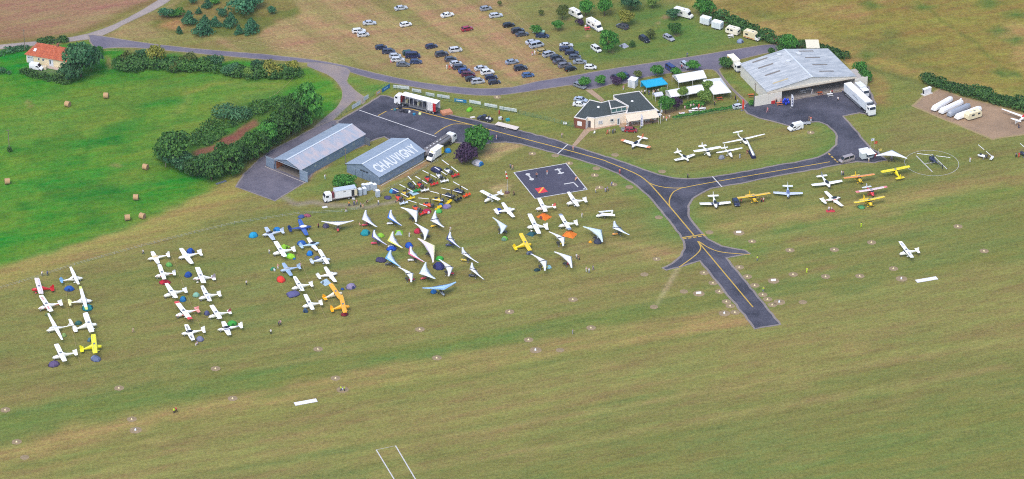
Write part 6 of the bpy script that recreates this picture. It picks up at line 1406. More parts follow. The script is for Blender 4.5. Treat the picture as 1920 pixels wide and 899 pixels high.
for x, y, lb in ((1323, 46, "white cube trailer at the left of the hedge row"), (1345, 54, "white cube trailer just right of its twin by the hedge")):
    p = G(x, y); t = thing("cube_trailer", lb, "trailer", (p.x, p.y, 0), R(-32)); put("body", MB().box(-1.7, 1.7, -1.1, 1.1, .5, 2.6), M((214, 220, 224), .5), t); put("roof", MB().box(-1.72, 1.72, -1.12, 1.12, 2.603, 2.72), M((230, 232, 232), .5), t)
    for xx in (-1.0, -.2, .6): put("side_panel", MB().box(xx, xx + .65, -1.13, -1.102, .7, 2.4), M((200, 208, 214), .5), t)
    put("drawbar", MB().tube((1.6, 0, .55), (2.8, 0, .5), .05), M('5a5c60', .5), t); put("hatch", MB().box(1.703, 1.73, -.6, .6, 1.2, 2.0), M((170, 178, 186), .4), t)
    for s in (1, -1): put("wheel", mc('trw', None), [TYRE(), M((190, 190, 190), .4)], t, (-.2, s * 1.0, .27))
# glider trailers and caravan on the dirt lot
def zt(x, y): return (1660 + x / 4.495, 140 + y / 4.495)
for a_, b_, colr, lb, fin in (((400, 315), (555, 222), (240, 240, 238), "white glider trailer, leftmost of the four long trailers", 0), ((462, 337), (645, 250), (240, 240, 238), "white glider trailer with a tail fin hump", 1), ((530, 362), (705, 280), (150, 156, 166), "grey covered glider trailer between the white ones", 0), ((592, 385), (800, 305), (238, 238, 236), "white glider trailer next to the caravan on the dirt lot", 0)):
    p, q = G(*zt(*a_)), G(*zt(*b_)); L = (q - p).length; hd = math.atan2((q - p).y, (q - p).x); c = (p + q) / 2
    t = thing("glider_trailer", lb, "trailer", (c.x, c.y, 0), hd, "long glider trailers on the dirt lot"); b = MB()
    b.loft([[(x, w_ * math.cos(a), .5 + h_ * max(0, math.sin(a))) for a in [i * math.pi / 7 for i in range(8)]] for x, w_, h_ in ((-L / 2, .85, 1.1), (-L / 2 + .8, 1.0, 1.65), (L / 2 - 1.2, .92, 1.5), (L / 2, .7, 1.1))], 0, False); put("shell", b, M(colr, .4), t)
    put("underframe", MB().box(-L / 2 + .3, L / 2 - .3, -.6, .6, .38, .495), M('55585e', .6), t); put("drawbar", MB().tube((-L / 2 + .2, 0, .44), (-L / 2 - 1.2, 0, .4), .05), M('55585e', .5), t)
    if fin: put("fin_hump", MB().hexa([(L / 2 - 1.4, -.15, 1.5), (L / 2 - .4, -.15, 1.2), (L / 2 - .4, .15, 1.2), (L / 2 - 1.4, .15, 1.5), (L / 2 - .8, -.1, 2.3), (L / 2 - .35, -.1, 2.3), (L / 2 - .35, .1, 2.3), (L / 2 - .8, .1, 2.3)]), M(colr, .4), t)
    for s in (1, -1): put("wheel", mc('trw', None), [TYRE(), M((190, 190, 190), .4)], t, (.3, s * .7, .27))
motorhome(1824, 222, HD(zt(660, 395), zt(812, 350)) * 57.3, 5.4, "cream caravan parked beside the glider trailers", (222, 212, 178), 2.5, True, 2.2, windows=((-.5, -.1), (.4, .75)))

# trucks
def cab(t, x, w, h, colr, name="cab", dark='20262e', facing=1):
    f = facing
    put(name, MB().loft([[(x + f * dx, -w * k_, z0), (x + f * dx, -w * k_, z1), (x + f * dx, w * k_, z1), (x + f * dx, w * k_, z0)][::f] for dx, k_, z0, z1 in ((0, 1, .55, h - .1), (1.0, 1, .5, h), (1.9, .98, .45, h - .15), (2.25, .95, .45, h - .9), (2.3, .92, .5, 1.0))], 0, False), M(colr, .4), t)
    put("windscreen", MB().hexa([(x + f * 1.93, -w * .86, h - .28), (x + f * 2.27, -w * .86, h - .98), (x + f * 2.27, w * .86, h - .98), (x + f * 1.93, w * .86, h - .28), (x + f * 1.98, -w * .86, h - .26), (x + f * 2.32, -w * .86, h - .98), (x + f * 2.32, w * .86, h - .98), (x + f * 1.98, w * .86, h - .26)]), M(dark, .06), t)
    for s in (1, -1):
        put("side_window", MB().box(x + f * 1.0, x + f * 1.85, s * w - .02, s * w + .015, h - 1.05, h - .45) if f > 0 else MB().box(x - 1.85, x - 1.0, s * w - .02, s * w + .015, h - 1.05, h - .45), M(dark, .06), t)
        put("headlight", MB().box(x + f * 2.26 - .05, x + f * 2.26 + .08, s * w * .7 - .2, s * w * .7 + .2, .62, .85), M((206, 212, 216), .15), t)
    put("bumper", MB().box(x + f * 2.24 - .1, x + f * 2.24 + .14, -w * .94, w * .94, .3, .58), M('5c6068', .6), t)
def wheels(t, xs_, w, r=.5):
    for x in xs_:
        for s in (1, -1): put("wheel", mc(('tw', r), lambda: wheel_mesh(r, .3, 12)), [TYRE(), M((170, 174, 180), .4, .4)], t, (x, s * (w - .16), r))
def semi(a, b, label, box, roof, open_side=False, L=None):
    """a = rear, b = nose of the truck, on the ground"""
    p, q = G(*a), G(*b); L = (q - p).length; hd = math.atan2((q - p).y, (q - p).x)
    t = thing("articulated_truck", label, "truck", (p.x, p.y, 0), hd); w = 1.27; h = 3.95
    x1 = L - 2.7
    put("chassis", MB().box(.3, L - .4, -.5, .5, .75, 1.1), M('33363c', .7), t)
    put("floor", MB().box(0, x1, -w, w, 1.11, 1.3), M('4a4c52', .7), t)
    if open_side:
        put("back_wall", MB().box(.0, x1, -w, -w + .06, 1.301, h), M((206, 208, 212), .6), t); put("front_wall", MB().box(x1 - .1, x1, -w + .07, w, 1.301, h), M((160, 40, 46), .6), t)
        put("roof", MB().box(-.02, x1 + .02, -w - .02, w + .02, h + .001, h + .1), M(roof, .5), t)
        put("red_curtain", MB().box(.3, 1.3, w - .05, w + .05, 1.0, h - .05), CLOTH((196, 28, 40)), t)
        cv = MB()
        for i in range(8): cv.box(1.35 + i * .24, 1.35 + i * .24 + .2, w - .04 - .03 * (i % 2), w + .04 + .03 * (i % 2), 1.0, h - .05)
        o_ = put("white_curtain", cv, CLOTH((228, 228, 230)), t); o_["kind"] = "stuff"
        for i in range(6): put("roof_post", MB().box(3.6 + i * 1.55, 3.7 + i * 1.55, w - .1, w, 1.301, h), M((190, 192, 196), .5), t)
        for i in range(9):
            x = 3.6 + i * 1.05; hh = .7 + .5 * ((i * 7) % 4) / 3
            put("stage_gear", MB().box(x, x + .75, -.7 + .2 * (i % 3), .5, 1.301, 1.301 + hh), M(((40, 44, 60), (60, 64, 80), (34, 36, 48), (150, 150, 120))[i % 4], .7), t)
    else:
        put("box_body", MB().box(0, x1, -w, w, 1.301, h), M(box, .5), t); put("roof", MB().box(-.02, x1 + .02, -w - .02, w + .02, h + .001, h + .06), M(roof, .5), t)
        put("roof_deflector", MB().hexa([(x1 + .5, -1, 3.2), (x1 + 1.5, -1, 3.2), (x1 + 1.5, 1, 3.2), (x1 + .5, 1, 3.2), (x1 + .5, -1, 3.85), (x1 + .7, -1, 3.85), (x1 + .7, 1, 3.85), (x1 + .5, 1, 3.85)]), M((60, 64, 70), .5), t)
        for i in range(7): put("side_lettering", MB().box(x1 * .42 + i * .52, x1 * .42 + i * .52 + .36, -w - .02, -w - .005, 2.5 - .03 * i, 3.0 - .03 * i), M((150, 158, 170), .6), t)
    for s in (1, -1): put("side_skirt", MB().box(1.8, x1 - 2.8, s * w - .06, s * w, .55, 1.1), M('6a6e76', .6), t)
    cab(t, x1 + .35, w * .97, 3.4, (226, 228, 230)); wheels(t, (1.2, 2.4, 3.6, x1 - .6, L - 1.3), w)
    return t
semi((822, 213), (742, 193), "white show truck with open side, white roof and red curtain", (220, 220, 220), (236, 236, 236), True)
semi((1588, 176), (1636, 219), "long white articulated truck parked at the big hangar mouth", (206, 214, 222), (222, 218, 212))
# tanker
p, q = G(796, 299), G(852, 263); L = (q - p).length; hd = math.atan2((q - p).y, (q - p).x)
t = thing("tanker_truck", "grey tanker truck with white cab behind the lettered hangar", "truck", (p.x, p.y, 0), hd)
put("chassis", MB().box(.2, L - .5, -.5, .5, .75, 1.1), M('33363c', .7), t)
put("tank", MB().loft([[(x, 1.2 * k_ * math.cos(a), 2.2 + 1.05 * k_ * math.sin(a)) for a in [2 * math.pi * i / 14 for i in range(14)]] for x, k_ in ((0, .85), (.25, 1), (L - 3.2, 1), (L - 2.95, .85))], 0, True), M((132, 128, 130), .45, .3, .2), t)
put("walkway", MB().box(.4, L - 3.4, -.42, .42, 3.24, 3.3), M((110, 106, 108), .6), t)
for s in (1, -1): put("walkway_rail", MB().box(.4, L - 3.4, s * .46 - .03, s * .46 + .03, 3.3, 3.55), M((150, 148, 150), .5), t)
for i in range(5): put("manhole", MB().tube((1.4 + i * 1.75, 0, 3.3), (1.4 + i * 1.75, 0, 3.45), .3, .28, 10), M((196, 196, 198), .4), t)
put("ladder", MB().box(-.12, -.06, -.3, -.24, 1.0, 3.4).box(-.12, -.06, .24, .3, 1.0, 3.4), M((150, 148, 150), .5), t)
cab(t, L - 2.6, 1.2, 3.2, (226, 228, 230)); wheels(t, (1.2, 2.4, 3.6, L - 3.4, L - .9), 1.24)
# box van, yellow and white
p, q = G(828, 288), G(803, 305); L = 6.6; hd = math.atan2((q - p).y, (q - p).x); c = (p + q) / 2
t = thing("box_van", "white box van with yellow rear corner beside the lettered hangar", "van", (c.x, c.y, 0), hd)
put("box_body", MB().box(-3.2, 1.2, -1.08, 1.08, .75, 3.1), M((230, 232, 234), .5), t); put("roof", MB().box(-3.22, 1.22, -1.1, 1.1, 3.101, 3.16), M((232, 234, 234), .5), t)
for s in (1, -1): put("yellow_panel", MB().box(-3.18, -2.0, s * 1.08 - .01, s * 1.08 + .02, .8, 3.05), M((216, 200, 24), .5), t)
put("yellow_panel", MB().box(-3.23, -3.201, -1.0, 1.0, .8, 3.0), M((216, 200, 24), .5), t)
put("cab", MB().loft([[(x, -1 * k_, .4), (x, -1 * k_, z), (x, 1 * k_, z), (x, 1 * k_, .4)] for x, k_, z in ((1.25, 1, 2.75), (1.7, .95, 2.5), (2.5, .98, 1.45), (3.1, .95, 1.2), (3.35, .85, .8))], 0, False), M((230, 232, 234), .4), t)
put("cab_badge", MB().box(1.35, 1.6, -.4, .4, 2.71, 2.8), M((216, 200, 24), .5), t)
put("windscreen", MB().hexa([(1.78, -.82, 2.42), (2.5, -.86, 1.5), (2.5, .86, 1.5), (1.78, .82, 2.42), (1.84, -.82, 2.46), (2.57, -.86, 1.52), (2.57, .86, 1.52), (1.84, .82, 2.46)]), M('20262e', .06), t)
put("bumper", MB().box(3.25, 3.45, -.9, .9, .35, .62), M('26282c', .6), t)
wheels(t, (2.5, -1.8), 1.05, .36)
# second truck cab behind the long white truck and the yellow-white truck by the hangar
p = G(1617, 178); hd = HD((1588, 176), (1636, 219)); t = thing("delivery_truck", "white truck cab peeping out behind the long white articulated truck", "truck", (p.x, p.y, 0), hd)
put("box_body", MB().box(-3.5, .2, -1.1, 1.1, .9, 3.0), M((214, 218, 222), .5), t); cab(t, .3, 1.1, 2.7, (228, 230, 232)); wheels(t, (-2.2, 1.6), 1.1, .42); put("chassis", MB().box(-3.3, 1.8, -.45, .45, .55, .88), M('33363c', .7), t)
p = G(1376, 126); hd = HD((1369, 122), (1388, 140)); t = thing("delivery_truck", "yellow and white box truck beside the left wall of the big hangar", "truck", (p.x, p.y, 0), hd)
put("box_body", MB().box(-3.0, 2.0, -1.15, 1.15, .95, 3.3), M((226, 222, 210), .5), t); put("yellow_panel", MB().box(-2.6, 0.6, -1.18, -1.152, 1.5, 3.0), M((216, 176, 40), .5), t); cab(t, 2.1, 1.1, 2.7, (226, 226, 224)); wheels(t, (-1.8, 3.4), 1.1, .45); put("chassis", MB().box(-2.8, 3.6, -.45, .45, .6, .93), M('33363c', .7), t)
put("roof", MB().box(-3.02, 2.02, -1.17, 1.17, 3.301, 3.36), M((236, 230, 210), .5), t)
# site office on a truck, portable toilets
p, q = G(668, 369), G(606, 379); L = (q - p).length; hd = math.atan2((q - p).y, (q - p).x)
t = thing("office_truck", "flatbed truck with white cab carrying a white site office container", "truck", (p.x, p.y, 0), hd)
put("flatbed", MB().box(-.2, L - 2.6, -1.2, 1.2, .9, 1.1), M((150, 140, 140), .7), t)
put("office_box", MB().box(.2, L - 3.6, -1.18, 1.18, 1.11, 3.5), M((222, 224, 226), .6), t); put("office_roof", MB().box(.15, L - 3.55, -1.22, 1.22, 3.501, 3.62), M((176, 188, 200), .6), t)
dr = put("office_door", MB().box(.9, 1.8, 1.18, 1.21, 1.15, 3.2), M((40, 42, 48), .5), t); put("door_leaf", MB().box(.1, .85, 1.22, 1.26, 1.15, 3.2), M((214, 204, 174), .6), t)
put("office_window", MB().box(3.6, 4.4, 1.18, 1.21, 2.9, 3.1), M('3a4048', .2), t)
put("crane_arm", MB().box(L - 3.3, L - 2.8, -.5, .5, 1.1, 2.9), M((110, 40, 50), .6), t)
cab(t, L - 2.5, 1.15, 2.9, (224, 226, 228)); wheels(t, (1.4, 2.6, L - 1.0), 1.15, .45); put("chassis", MB().box(.0, L - .8, -.45, .45, .55, .88), M('33363c', .7), t)
put("step", MB().box(.9, 1.8, 1.3, 1.9, .0, .5), M((190, 190, 190), .6), t)
zp = lambda x, y: (590 + x / 8.99, 320 + y / 8.99)
TOI = [((765, 415), "pale portable toilet, leftmost and nearest the site office"), ((840, 400), "portable toilet right of the leftmost one"), ((828, 340), "portable toilet half hidden behind the left pair"), ((890, 335), "portable toilet in the back row, left of the tallest"), ((950, 320), "portable toilet at the very back of the group"), ((1015, 335), "portable toilet at the right end of the back row"), ((1065, 440), "lone grey portable toilet on the right by the rope fence")]
for (x, y), lb in TOI:
    p = G(*zp(x, y)); t = thing("portable_toilet", lb, "toilet", (p.x, p.y, 0), R(28), "portable toilets beside the lettered hangar")
    put("cabin", mc('wc', lambda: MB().box(-.55, .55, -.55, .55, .05, 2.15).mesh("cabin")), M((164, 176, 190), .6, 0, .06), t); put("roof", mc('wcr', lambda: MB().hexa([(-.6, -.6, 2.153), (.6, -.6, 2.153), (.6, .6, 2.153), (-.6, .6, 2.153), (-.3, -.45, 2.4), (.3, -.45, 2.4), (.3, .45, 2.4), (-.3, .45, 2.4)]).mesh("roof")), M((214, 218, 222), .6), t)
    put("door", mc('wcd', lambda: MB().box(-.4, .4, -.58, -.552, .15, 2.0).mesh("door")), M((176, 188, 202), .6), t); put("base", mc('wcb', lambda: MB().box(-.6, .6, -.6, .6, 0, .049).mesh("base")), M((90, 94, 100), .8), t)
# flag trailer
p = G(1624, 297); hd = HD((1612, 300), (1638, 295)); t = thing("kiosk_trailer", "white kiosk trailer with raised flaps and flags on the asphalt tip", "trailer", (p.x, p.y, 0), hd)
put("body", MB().box(-2.0, 1.9, -1.1, 1.1, .5, 2.4), M((196, 204, 206), .6), t); put("roof", MB().box(-2.1, 2.0, -1.15, 1.15, 2.401, 2.5), M((230, 232, 232), .5), t)
put("front_flap", MB().hexa([(-.6, -1.15, 2.3), (2.2, -1.15, 2.3), (2.2, -2.2, 2.2), (-.6, -2.2, 2.2), (-.6, -1.15, 2.36), (2.2, -1.15, 2.36), (2.2, -2.2, 2.26), (-.6, -2.2, 2.26)][::1]), M((226, 230, 232), .5), t); put("rear_flap", MB().box(-1.8, 1.4, 1.2, 2.1, 2.52, 2.58), M((222, 226, 230), .5), t)
put("counter", MB().box(-.5, 1.6, -1.2, -1.102, 1.1, 2.1), M('4a5058', .5), t); put("drawbar", MB().tube((-2.0, 0, .5), (-3.3, 0, .45), .06), M('5a5c60', .5), t)
for s in (1, -1): put("wheel", mc('trw', None), [TYRE(), M((190, 190, 190), .4)], t, (.2, s * 1.0, .27))
def flag(x, y, h, label, cl, c2=None, feather=False, hd=.6):
    p = G(x, y); t = thing("flag", label, "flag", (p.x, p.y, 0), hd)
    put("pole", MB().tube((0, 0, 0), (0, 0, h), .045, .03, 6), M((210, 212, 214), .4), t)
    if feather:
        pts = [(.03, h * .12), (.7, h * .12), (.75, h * .75), (.45, h * .93), (.03, h)]
        put("banner", thin(pts, 'y', 0, .03), CLOTH(cl), t); put("base_plate", MB().box(-.4, .4, -.4, .4, 0, .05), M('5a5c60', .6), t)
        if c2: 
            for i in range(5): put("lettering", MB().box(.2, .52, -.022, .022, h * (.2 + i * .11), h * (.27 + i * .11)), M(c2, .6), t)
    else:
        put("banner", MB().add([(0, 0, h - .1), (.6, .12, h - .18), (1.3, -.05, h - .3), (1.25, -.05, h - 1.1), (.6, .1, h - 1.0), (0, 0, h - .95)], [(0, 1, 4, 5), (1, 2, 3, 4)]), CLOTH(cl), t)
        if c2: put("emblem", MB().add([(.3, .08, h - .35), (.8, .1, h - .4), (.8, .1, h - .8), (.3, .08, h - .75)], [(0, 1, 2, 3)]), CLOTH(c2), t)
    return t
flag(1632, 288, 5.2, "white and blue flag on a tall pole behind the kiosk trailer", (222, 226, 236), (90, 100, 160)); flag(1638, 288, 4.2, "red and yellow flag behind the kiosk trailer", (206, 60, 46), (222, 180, 60)); flag(1647, 291, 2.2, "small yellow flag right of the kiosk trailer", (224, 206, 110))
flag(1201, 240, 5.0, "white feather flag with blue lettering on the clubhouse terrace", (222, 222, 230), (80, 90, 150), True, -.2); flag(1391, 208, 4.2, "red feather flag at the garden fence end", (214, 70, 50), None, True, .2); flag(1483, 203, 5.0, "white feather flag with dark blue lettering before the big hangar", (222, 226, 240), (30, 40, 110), True, 0)
p = G(1238.5, 232); t = thing("flagpole", "tall white flagpole at the right corner of the clubhouse terrace", "pole", (p.x, p.y, 0)); put("pole", MB().tube((0, 0, 0), (0, 0, 7.2), .08, .05, 8), M((216, 216, 214), .5), t); put("pennant", MB().add([(0, 0, 5.2), (.5, .1, 4.6), (.45, .1, 3.6), (0, 0, 4.2)], [(0, 1, 2, 3)]), CLOTH((206, 212, 222)), t)
# ================================================================ TENTS, PEOPLE, SMALL THINGS
def dome_mesh(k):
    b = MB()
    if k == 'pyr': b.add([(-1, -1, 0), (1, -1, 0), (1, 1, 0), (-1, 1, 0), (0, -.25, 1), (0, .25, 1)], [(0, 1, 4), (1, 2, 5, 4), (2, 3, 5), (3, 0, 4, 5), (3, 2, 1, 0)])
    elif k == 'tun': b.loft([[(x, math.cos(a) * w_, math.sin(a) * h_) for a in [i * math.pi / 8 for i in range(9)]] for x, w_, h_ in ((-1, .55, .5), (-.6, .9, .9), (.1, 1, 1), (.7, .95, .95), (1, .8, .75))], 0, True)
    else:
        n, m = 6, 6; rings = []
        for j in range(m + 1):
            t = j / m * math.pi / 2 * .97
            rings.append([(math.cos(t) * math.cos(2 * math.pi * i / n), math.cos(t) * math.sin(2 * math.pi * i / n), math.sin(t)) for i in range(n)])
        b.loft(rings, 0, False)
    return b.mesh("canopy")
def tent(x, y, colr, label, sx=1.5, sy=None, h=1.35, k='dome', rz=.5, door=None, fly=None):
    p = G(x, y); sy = sy or sx * .85; t = thing("tent", label, "tent", (p.x, p.y, 0), rz)
    c = put("canopy", mc(('dome', k), lambda: dome_mesh(k)), CLOTH(colr), t); c.scale = (sx, sy, h)
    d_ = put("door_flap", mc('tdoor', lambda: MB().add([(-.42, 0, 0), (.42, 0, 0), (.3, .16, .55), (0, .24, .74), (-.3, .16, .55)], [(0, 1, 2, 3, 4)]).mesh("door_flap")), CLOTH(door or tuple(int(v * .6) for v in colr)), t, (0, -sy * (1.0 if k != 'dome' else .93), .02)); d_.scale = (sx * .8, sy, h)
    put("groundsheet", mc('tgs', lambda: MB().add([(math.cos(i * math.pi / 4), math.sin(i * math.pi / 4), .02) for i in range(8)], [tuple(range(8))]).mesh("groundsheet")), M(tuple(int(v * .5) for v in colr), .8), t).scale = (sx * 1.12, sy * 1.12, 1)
    if fly: put("rain_fly", mc(('dome', k), None), CLOTH(fly), t, (sx * .45, 0, 0)).scale = (sx * .62, sy * .9, h * .93)
    return t
BLU, CYN, TEA, LIM, GRN, SLT, PUR, RDT, NVT, ORT, LIL = (24, 84, 168), (20, 150, 190), (16, 130, 136), (140, 196, 50), (50, 140, 60), (96, 108, 142), (92, 78, 118), (214, 62, 46), (38, 42, 84), (222, 120, 30), (140, 130, 160)
TN = [(130, 543, BLU, "royal blue tent between the two leftmost airplane rows", 1.5, 1.3, {}), (164, 578, TEA, "teal tent under the lime-tipped white wing", 1.9, 1.0, {}), (147, 607, (40, 96, 90), "dark green tent behind the broad-winged white airplane", 1.1, 1.0, {}), (120, 630, (130, 160, 90), "olive lime tent below the motor glider", .9, 1.0, {}), (169, 639, (70, 110, 130), "small steel blue tent behind the lemon yellow airplane", .9, 1.1, {}),
 (180, 674, SLT, "slate blue tent below the lemon yellow airplane", 1.6, 1.1, dict(fly=(120, 136, 176))), (101, 684, PUR, "purple tent at the bottom left below the white airplane", 1.7, 1.2, {}), (90, 591, (110, 130, 80), "olive tent partly under a white wing in the far left row", 1.0, .8, {}),
 (357, 474, (20, 72, 160), "dark blue dome tent at the top of the second field", 1.4, 1.7, {}), (317, 498, (100, 164, 80), "green tent right of the tan-covered airplane", 1.1, 1.1, {}), (353, 517, (20, 70, 150), "dark blue dome tent with open front", 1.3, 1.4, dict(door=(214, 220, 230))), (309, 530, (190, 30, 50), "flat red tent between two white wings", 1.7, .7, {}), (343, 563, (20, 110, 170), "blue and green ball-shaped tent", 1.2, 1.3, dict(fly=(30, 150, 100))), (368, 555, (130, 180, 160), "pale teal tent with blue door", 1.1, 1.3, dict(door=(50, 130, 180))),
 (388, 589, (78, 82, 124), "slate purple tent in front of the dark red finned airplane", 1.0, 1.2, {}), (435, 608, (60, 160, 60), "bright green tent behind the blue-bellied airplane", 1.5, 1.2, {}), (375, 637, (120, 122, 150), "grey tent beside the black-marked airplane", 1.3, 1.1, {}),
 (475, 443, (20, 150, 196), "cyan tent left of the silver grey airplane", 1.5, 1.5, dict(door=(190, 190, 200))), (520, 432, (20, 120, 190), "blue tarp tent behind the silver grey airplane", 1.4, 1.1, {}), (533, 464, LIM, "lime green tent above the white high wing", 1.4, 1.1, dict(k='pyr')), (545, 482, (150, 210, 40), "lime green tent with dark green edge at the wing tip", 1.6, 1.1, dict(fly=(60, 160, 60))), (552, 486, (24, 100, 160), "tiny blue bag tent beside the lime green tent", .5, .5, {}),
 (566, 458, (22, 90, 170), "blue dome tent left of the pale blue bodied airplane", 1.5, 1.3, {}), (581, 477, (20, 120, 200), "bright blue dome tent in the third field", 1.2, 1.3, {}), (595, 485, (80, 92, 130), "grey blue tent behind the grey-nosed airplane", 1.0, .9, {}), (611, 425, (86, 82, 110), "grey tent beside the wide white trike wing", 1.2, 1.1, {}),
 (512, 506, (50, 130, 90), "green tent with white chairs left of the pale blue airplane", .9, 1.0, {}), (527, 526, (226, 60, 44), "bright red dome tent", 1.5, 1.4, dict(fly=(196, 40, 46))), (550, 553, (92, 92, 140), "slate purple tent below the bright red dome", 1.8, 1.2, dict(k='tun')), (611, 531, (168, 196, 214), "pale blue pyramid tent", 1.4, 1.6, dict(k='pyr')), (658, 539, LIL, "grey lilac tent with open door right of the orange airplane", 1.6, 1.4, dict(door=(50, 60, 110))), (642, 543, (30, 70, 140), "small blue bag at the nose of the orange airplane", .6, .6, {}),
 (646, 590, (130, 24, 40), "dark red tarp tent under the lower orange wing", 1.2, .7, {}), (573, 585, (50, 80, 110), "dark steel blue round tent at the bottom of the third field", .8, 1.3, {}),
 (685, 438, (16, 140, 150), "teal dome tent at the upper left of the trike field", 1.7, 1.4, {}), (714, 443, LIM, "lime green tent left of the lemon-edged trike", 1.2, 1.1, {}), (748, 437, LIM, "lime green tent with grey awning beside the trikes", 1.4, 1.1, dict(k='pyr', fly=(150, 170, 176))), (734, 468, (26, 80, 190), "royal blue tent above the pale blue trike", 1.5, 1.2, {}), (767, 462, (20, 80, 180), "royal blue tent above the pink-edged trike", 1.4, 1.3, dict(fly=(24, 50, 110))),
 (824, 486, (60, 170, 60), "green tent beside the pale pink trike", 1.3, 1.1, {}), (823, 501, (46, 50, 110), "big navy dome tent in the lower trike field", 2.0, 1.7, {}), (800, 398, (180, 34, 80), "crimson tent with white stripe", 1.5, 1.2, dict(door=(226, 226, 230))), (822, 397, (80, 180, 80), "green dome tent right of the crimson tent", 1.3, 1.1, {}), (838, 388, LIL, "lilac grey tent with dark opening near the gyrocopters", 1.5, 1.1, dict(fly=(120, 110, 160), door=(50, 54, 80))), (827, 385, (40, 110, 180), "small blue tent left of the lilac grey tent", .8, .8, {}), (783, 435, (190, 40, 70), "red tent under a white trike wing", 1.3, 1.3, {}),
 (715, 489, (60, 54, 90), "dark plum tent left of the pale blue trike", 1.5, 1.0, dict(k='tun')), (813, 548, (30, 110, 180), "blue tent under the light blue trike wing", 1.1, .9, {}), (895, 308, (176, 176, 186), "large grey dome tent with blue end by the purple tree", 1.7, 1.7, dict(k='tun', fly=(30, 110, 170), rz=-.7)), (840, 284, (20, 130, 200), "cyan tent between the box van and the purple tree", 1.3, 1.2, {}), (739, 360, (44, 60, 120), "navy tent beside the orange red gyrocopter", 1.5, 1.2, dict(fly=(40, 140, 190))), (727, 371, (70, 66, 110), "flat purple tarp by the lone portable toilet", 1.3, .3, {}), (818, 320, (40, 46, 84), "dark navy tent behind the white gyrocopter", 1.7, 1.4, dict(k='tun', rz=-.6)), (776, 362, (168, 200, 222), "pale blue sheet tent between the gyrocopter rows", 1.4, .5, dict(k='pyr')),
 (935, 397, (24, 70, 180), "bright blue tent behind the aerobatic airplane", 1.2, 1.2, {}), (1020, 407, (224, 116, 26), "orange tent with dark opening below the red-finned airplane", 1.9, 1.3, dict(k='pyr', door=(120, 60, 60))), (997, 439, (30, 84, 92), "dark teal groundsheet tent under the long-winged airplane", 1.4, .6, dict(k='pyr')), (1068, 441, (226, 124, 34), "orange pyramid tent below the grey-tipped airplane", 1.9, 1.5, dict(k='pyr')), (946, 449, (120, 190, 70), "lime dome tent below the left trike", 1.2, 1.1, dict(fly=(100, 130, 110))), (993, 476, (110, 120, 140), "small slate tent at the yellow wing tip", 1.0, 1.0, {}), (1121, 454, (56, 62, 84), "dark grey tent under the grey green trike", 1.5, 1.0, {}), (1107, 455, (224, 160, 30), "small yellow bag tent beside the dark grey tent", .6, .7, {}), (1029, 502, (150, 196, 206), "pale cyan tent beside the green and yellow trike", 1.0, .8, {}), (1007, 507, (24, 60, 66), "dark green tarp in front of the green and yellow trike", 1.0, .6, {}),
 (1615, 389, (80, 150, 90), "flat green tent under the front yellow airplane", 1.3, .7, {}), (1353, 297, (130, 136, 150), "grey dome tent under a wing on the display grass", 1.1, 1.3, {}), (1170, 87, (164, 170, 186), "grey ridge tent beside the tiny bush on the camp site", 1.4, 1.3, dict(k='pyr')), (1388, 79, (130, 146, 176), "blue grey dome tent before the cream motorhome", 1.3, 1.3, {}), (880, 208, (110, 190, 40), "small lime and black tent behind the banner fence", 1.0, 1.3, dict(k='tun', fly=(50, 64, 60), rz=.9)), (565, 407, (60, 84, 140), "blue bundle tent on the rope fence line", 1.2, .7, {}), (576, 405, (150, 80, 100), "pink red bundle tent on the rope fence line", 1.2, .6, {}), (703, 400, (110, 110, 60), "olive mat tent beside the office truck steps", .3, .3, {})][:-1]
for i, (x, y, c_, lb, s_, h_, kw) in enumerate(TN):
    kw = dict(kw); kw.setdefault('rz', (i * 1.7) % 6.28); tent(x, y, c_, lb, s_ * .98, None, h_ * .86, **kw)

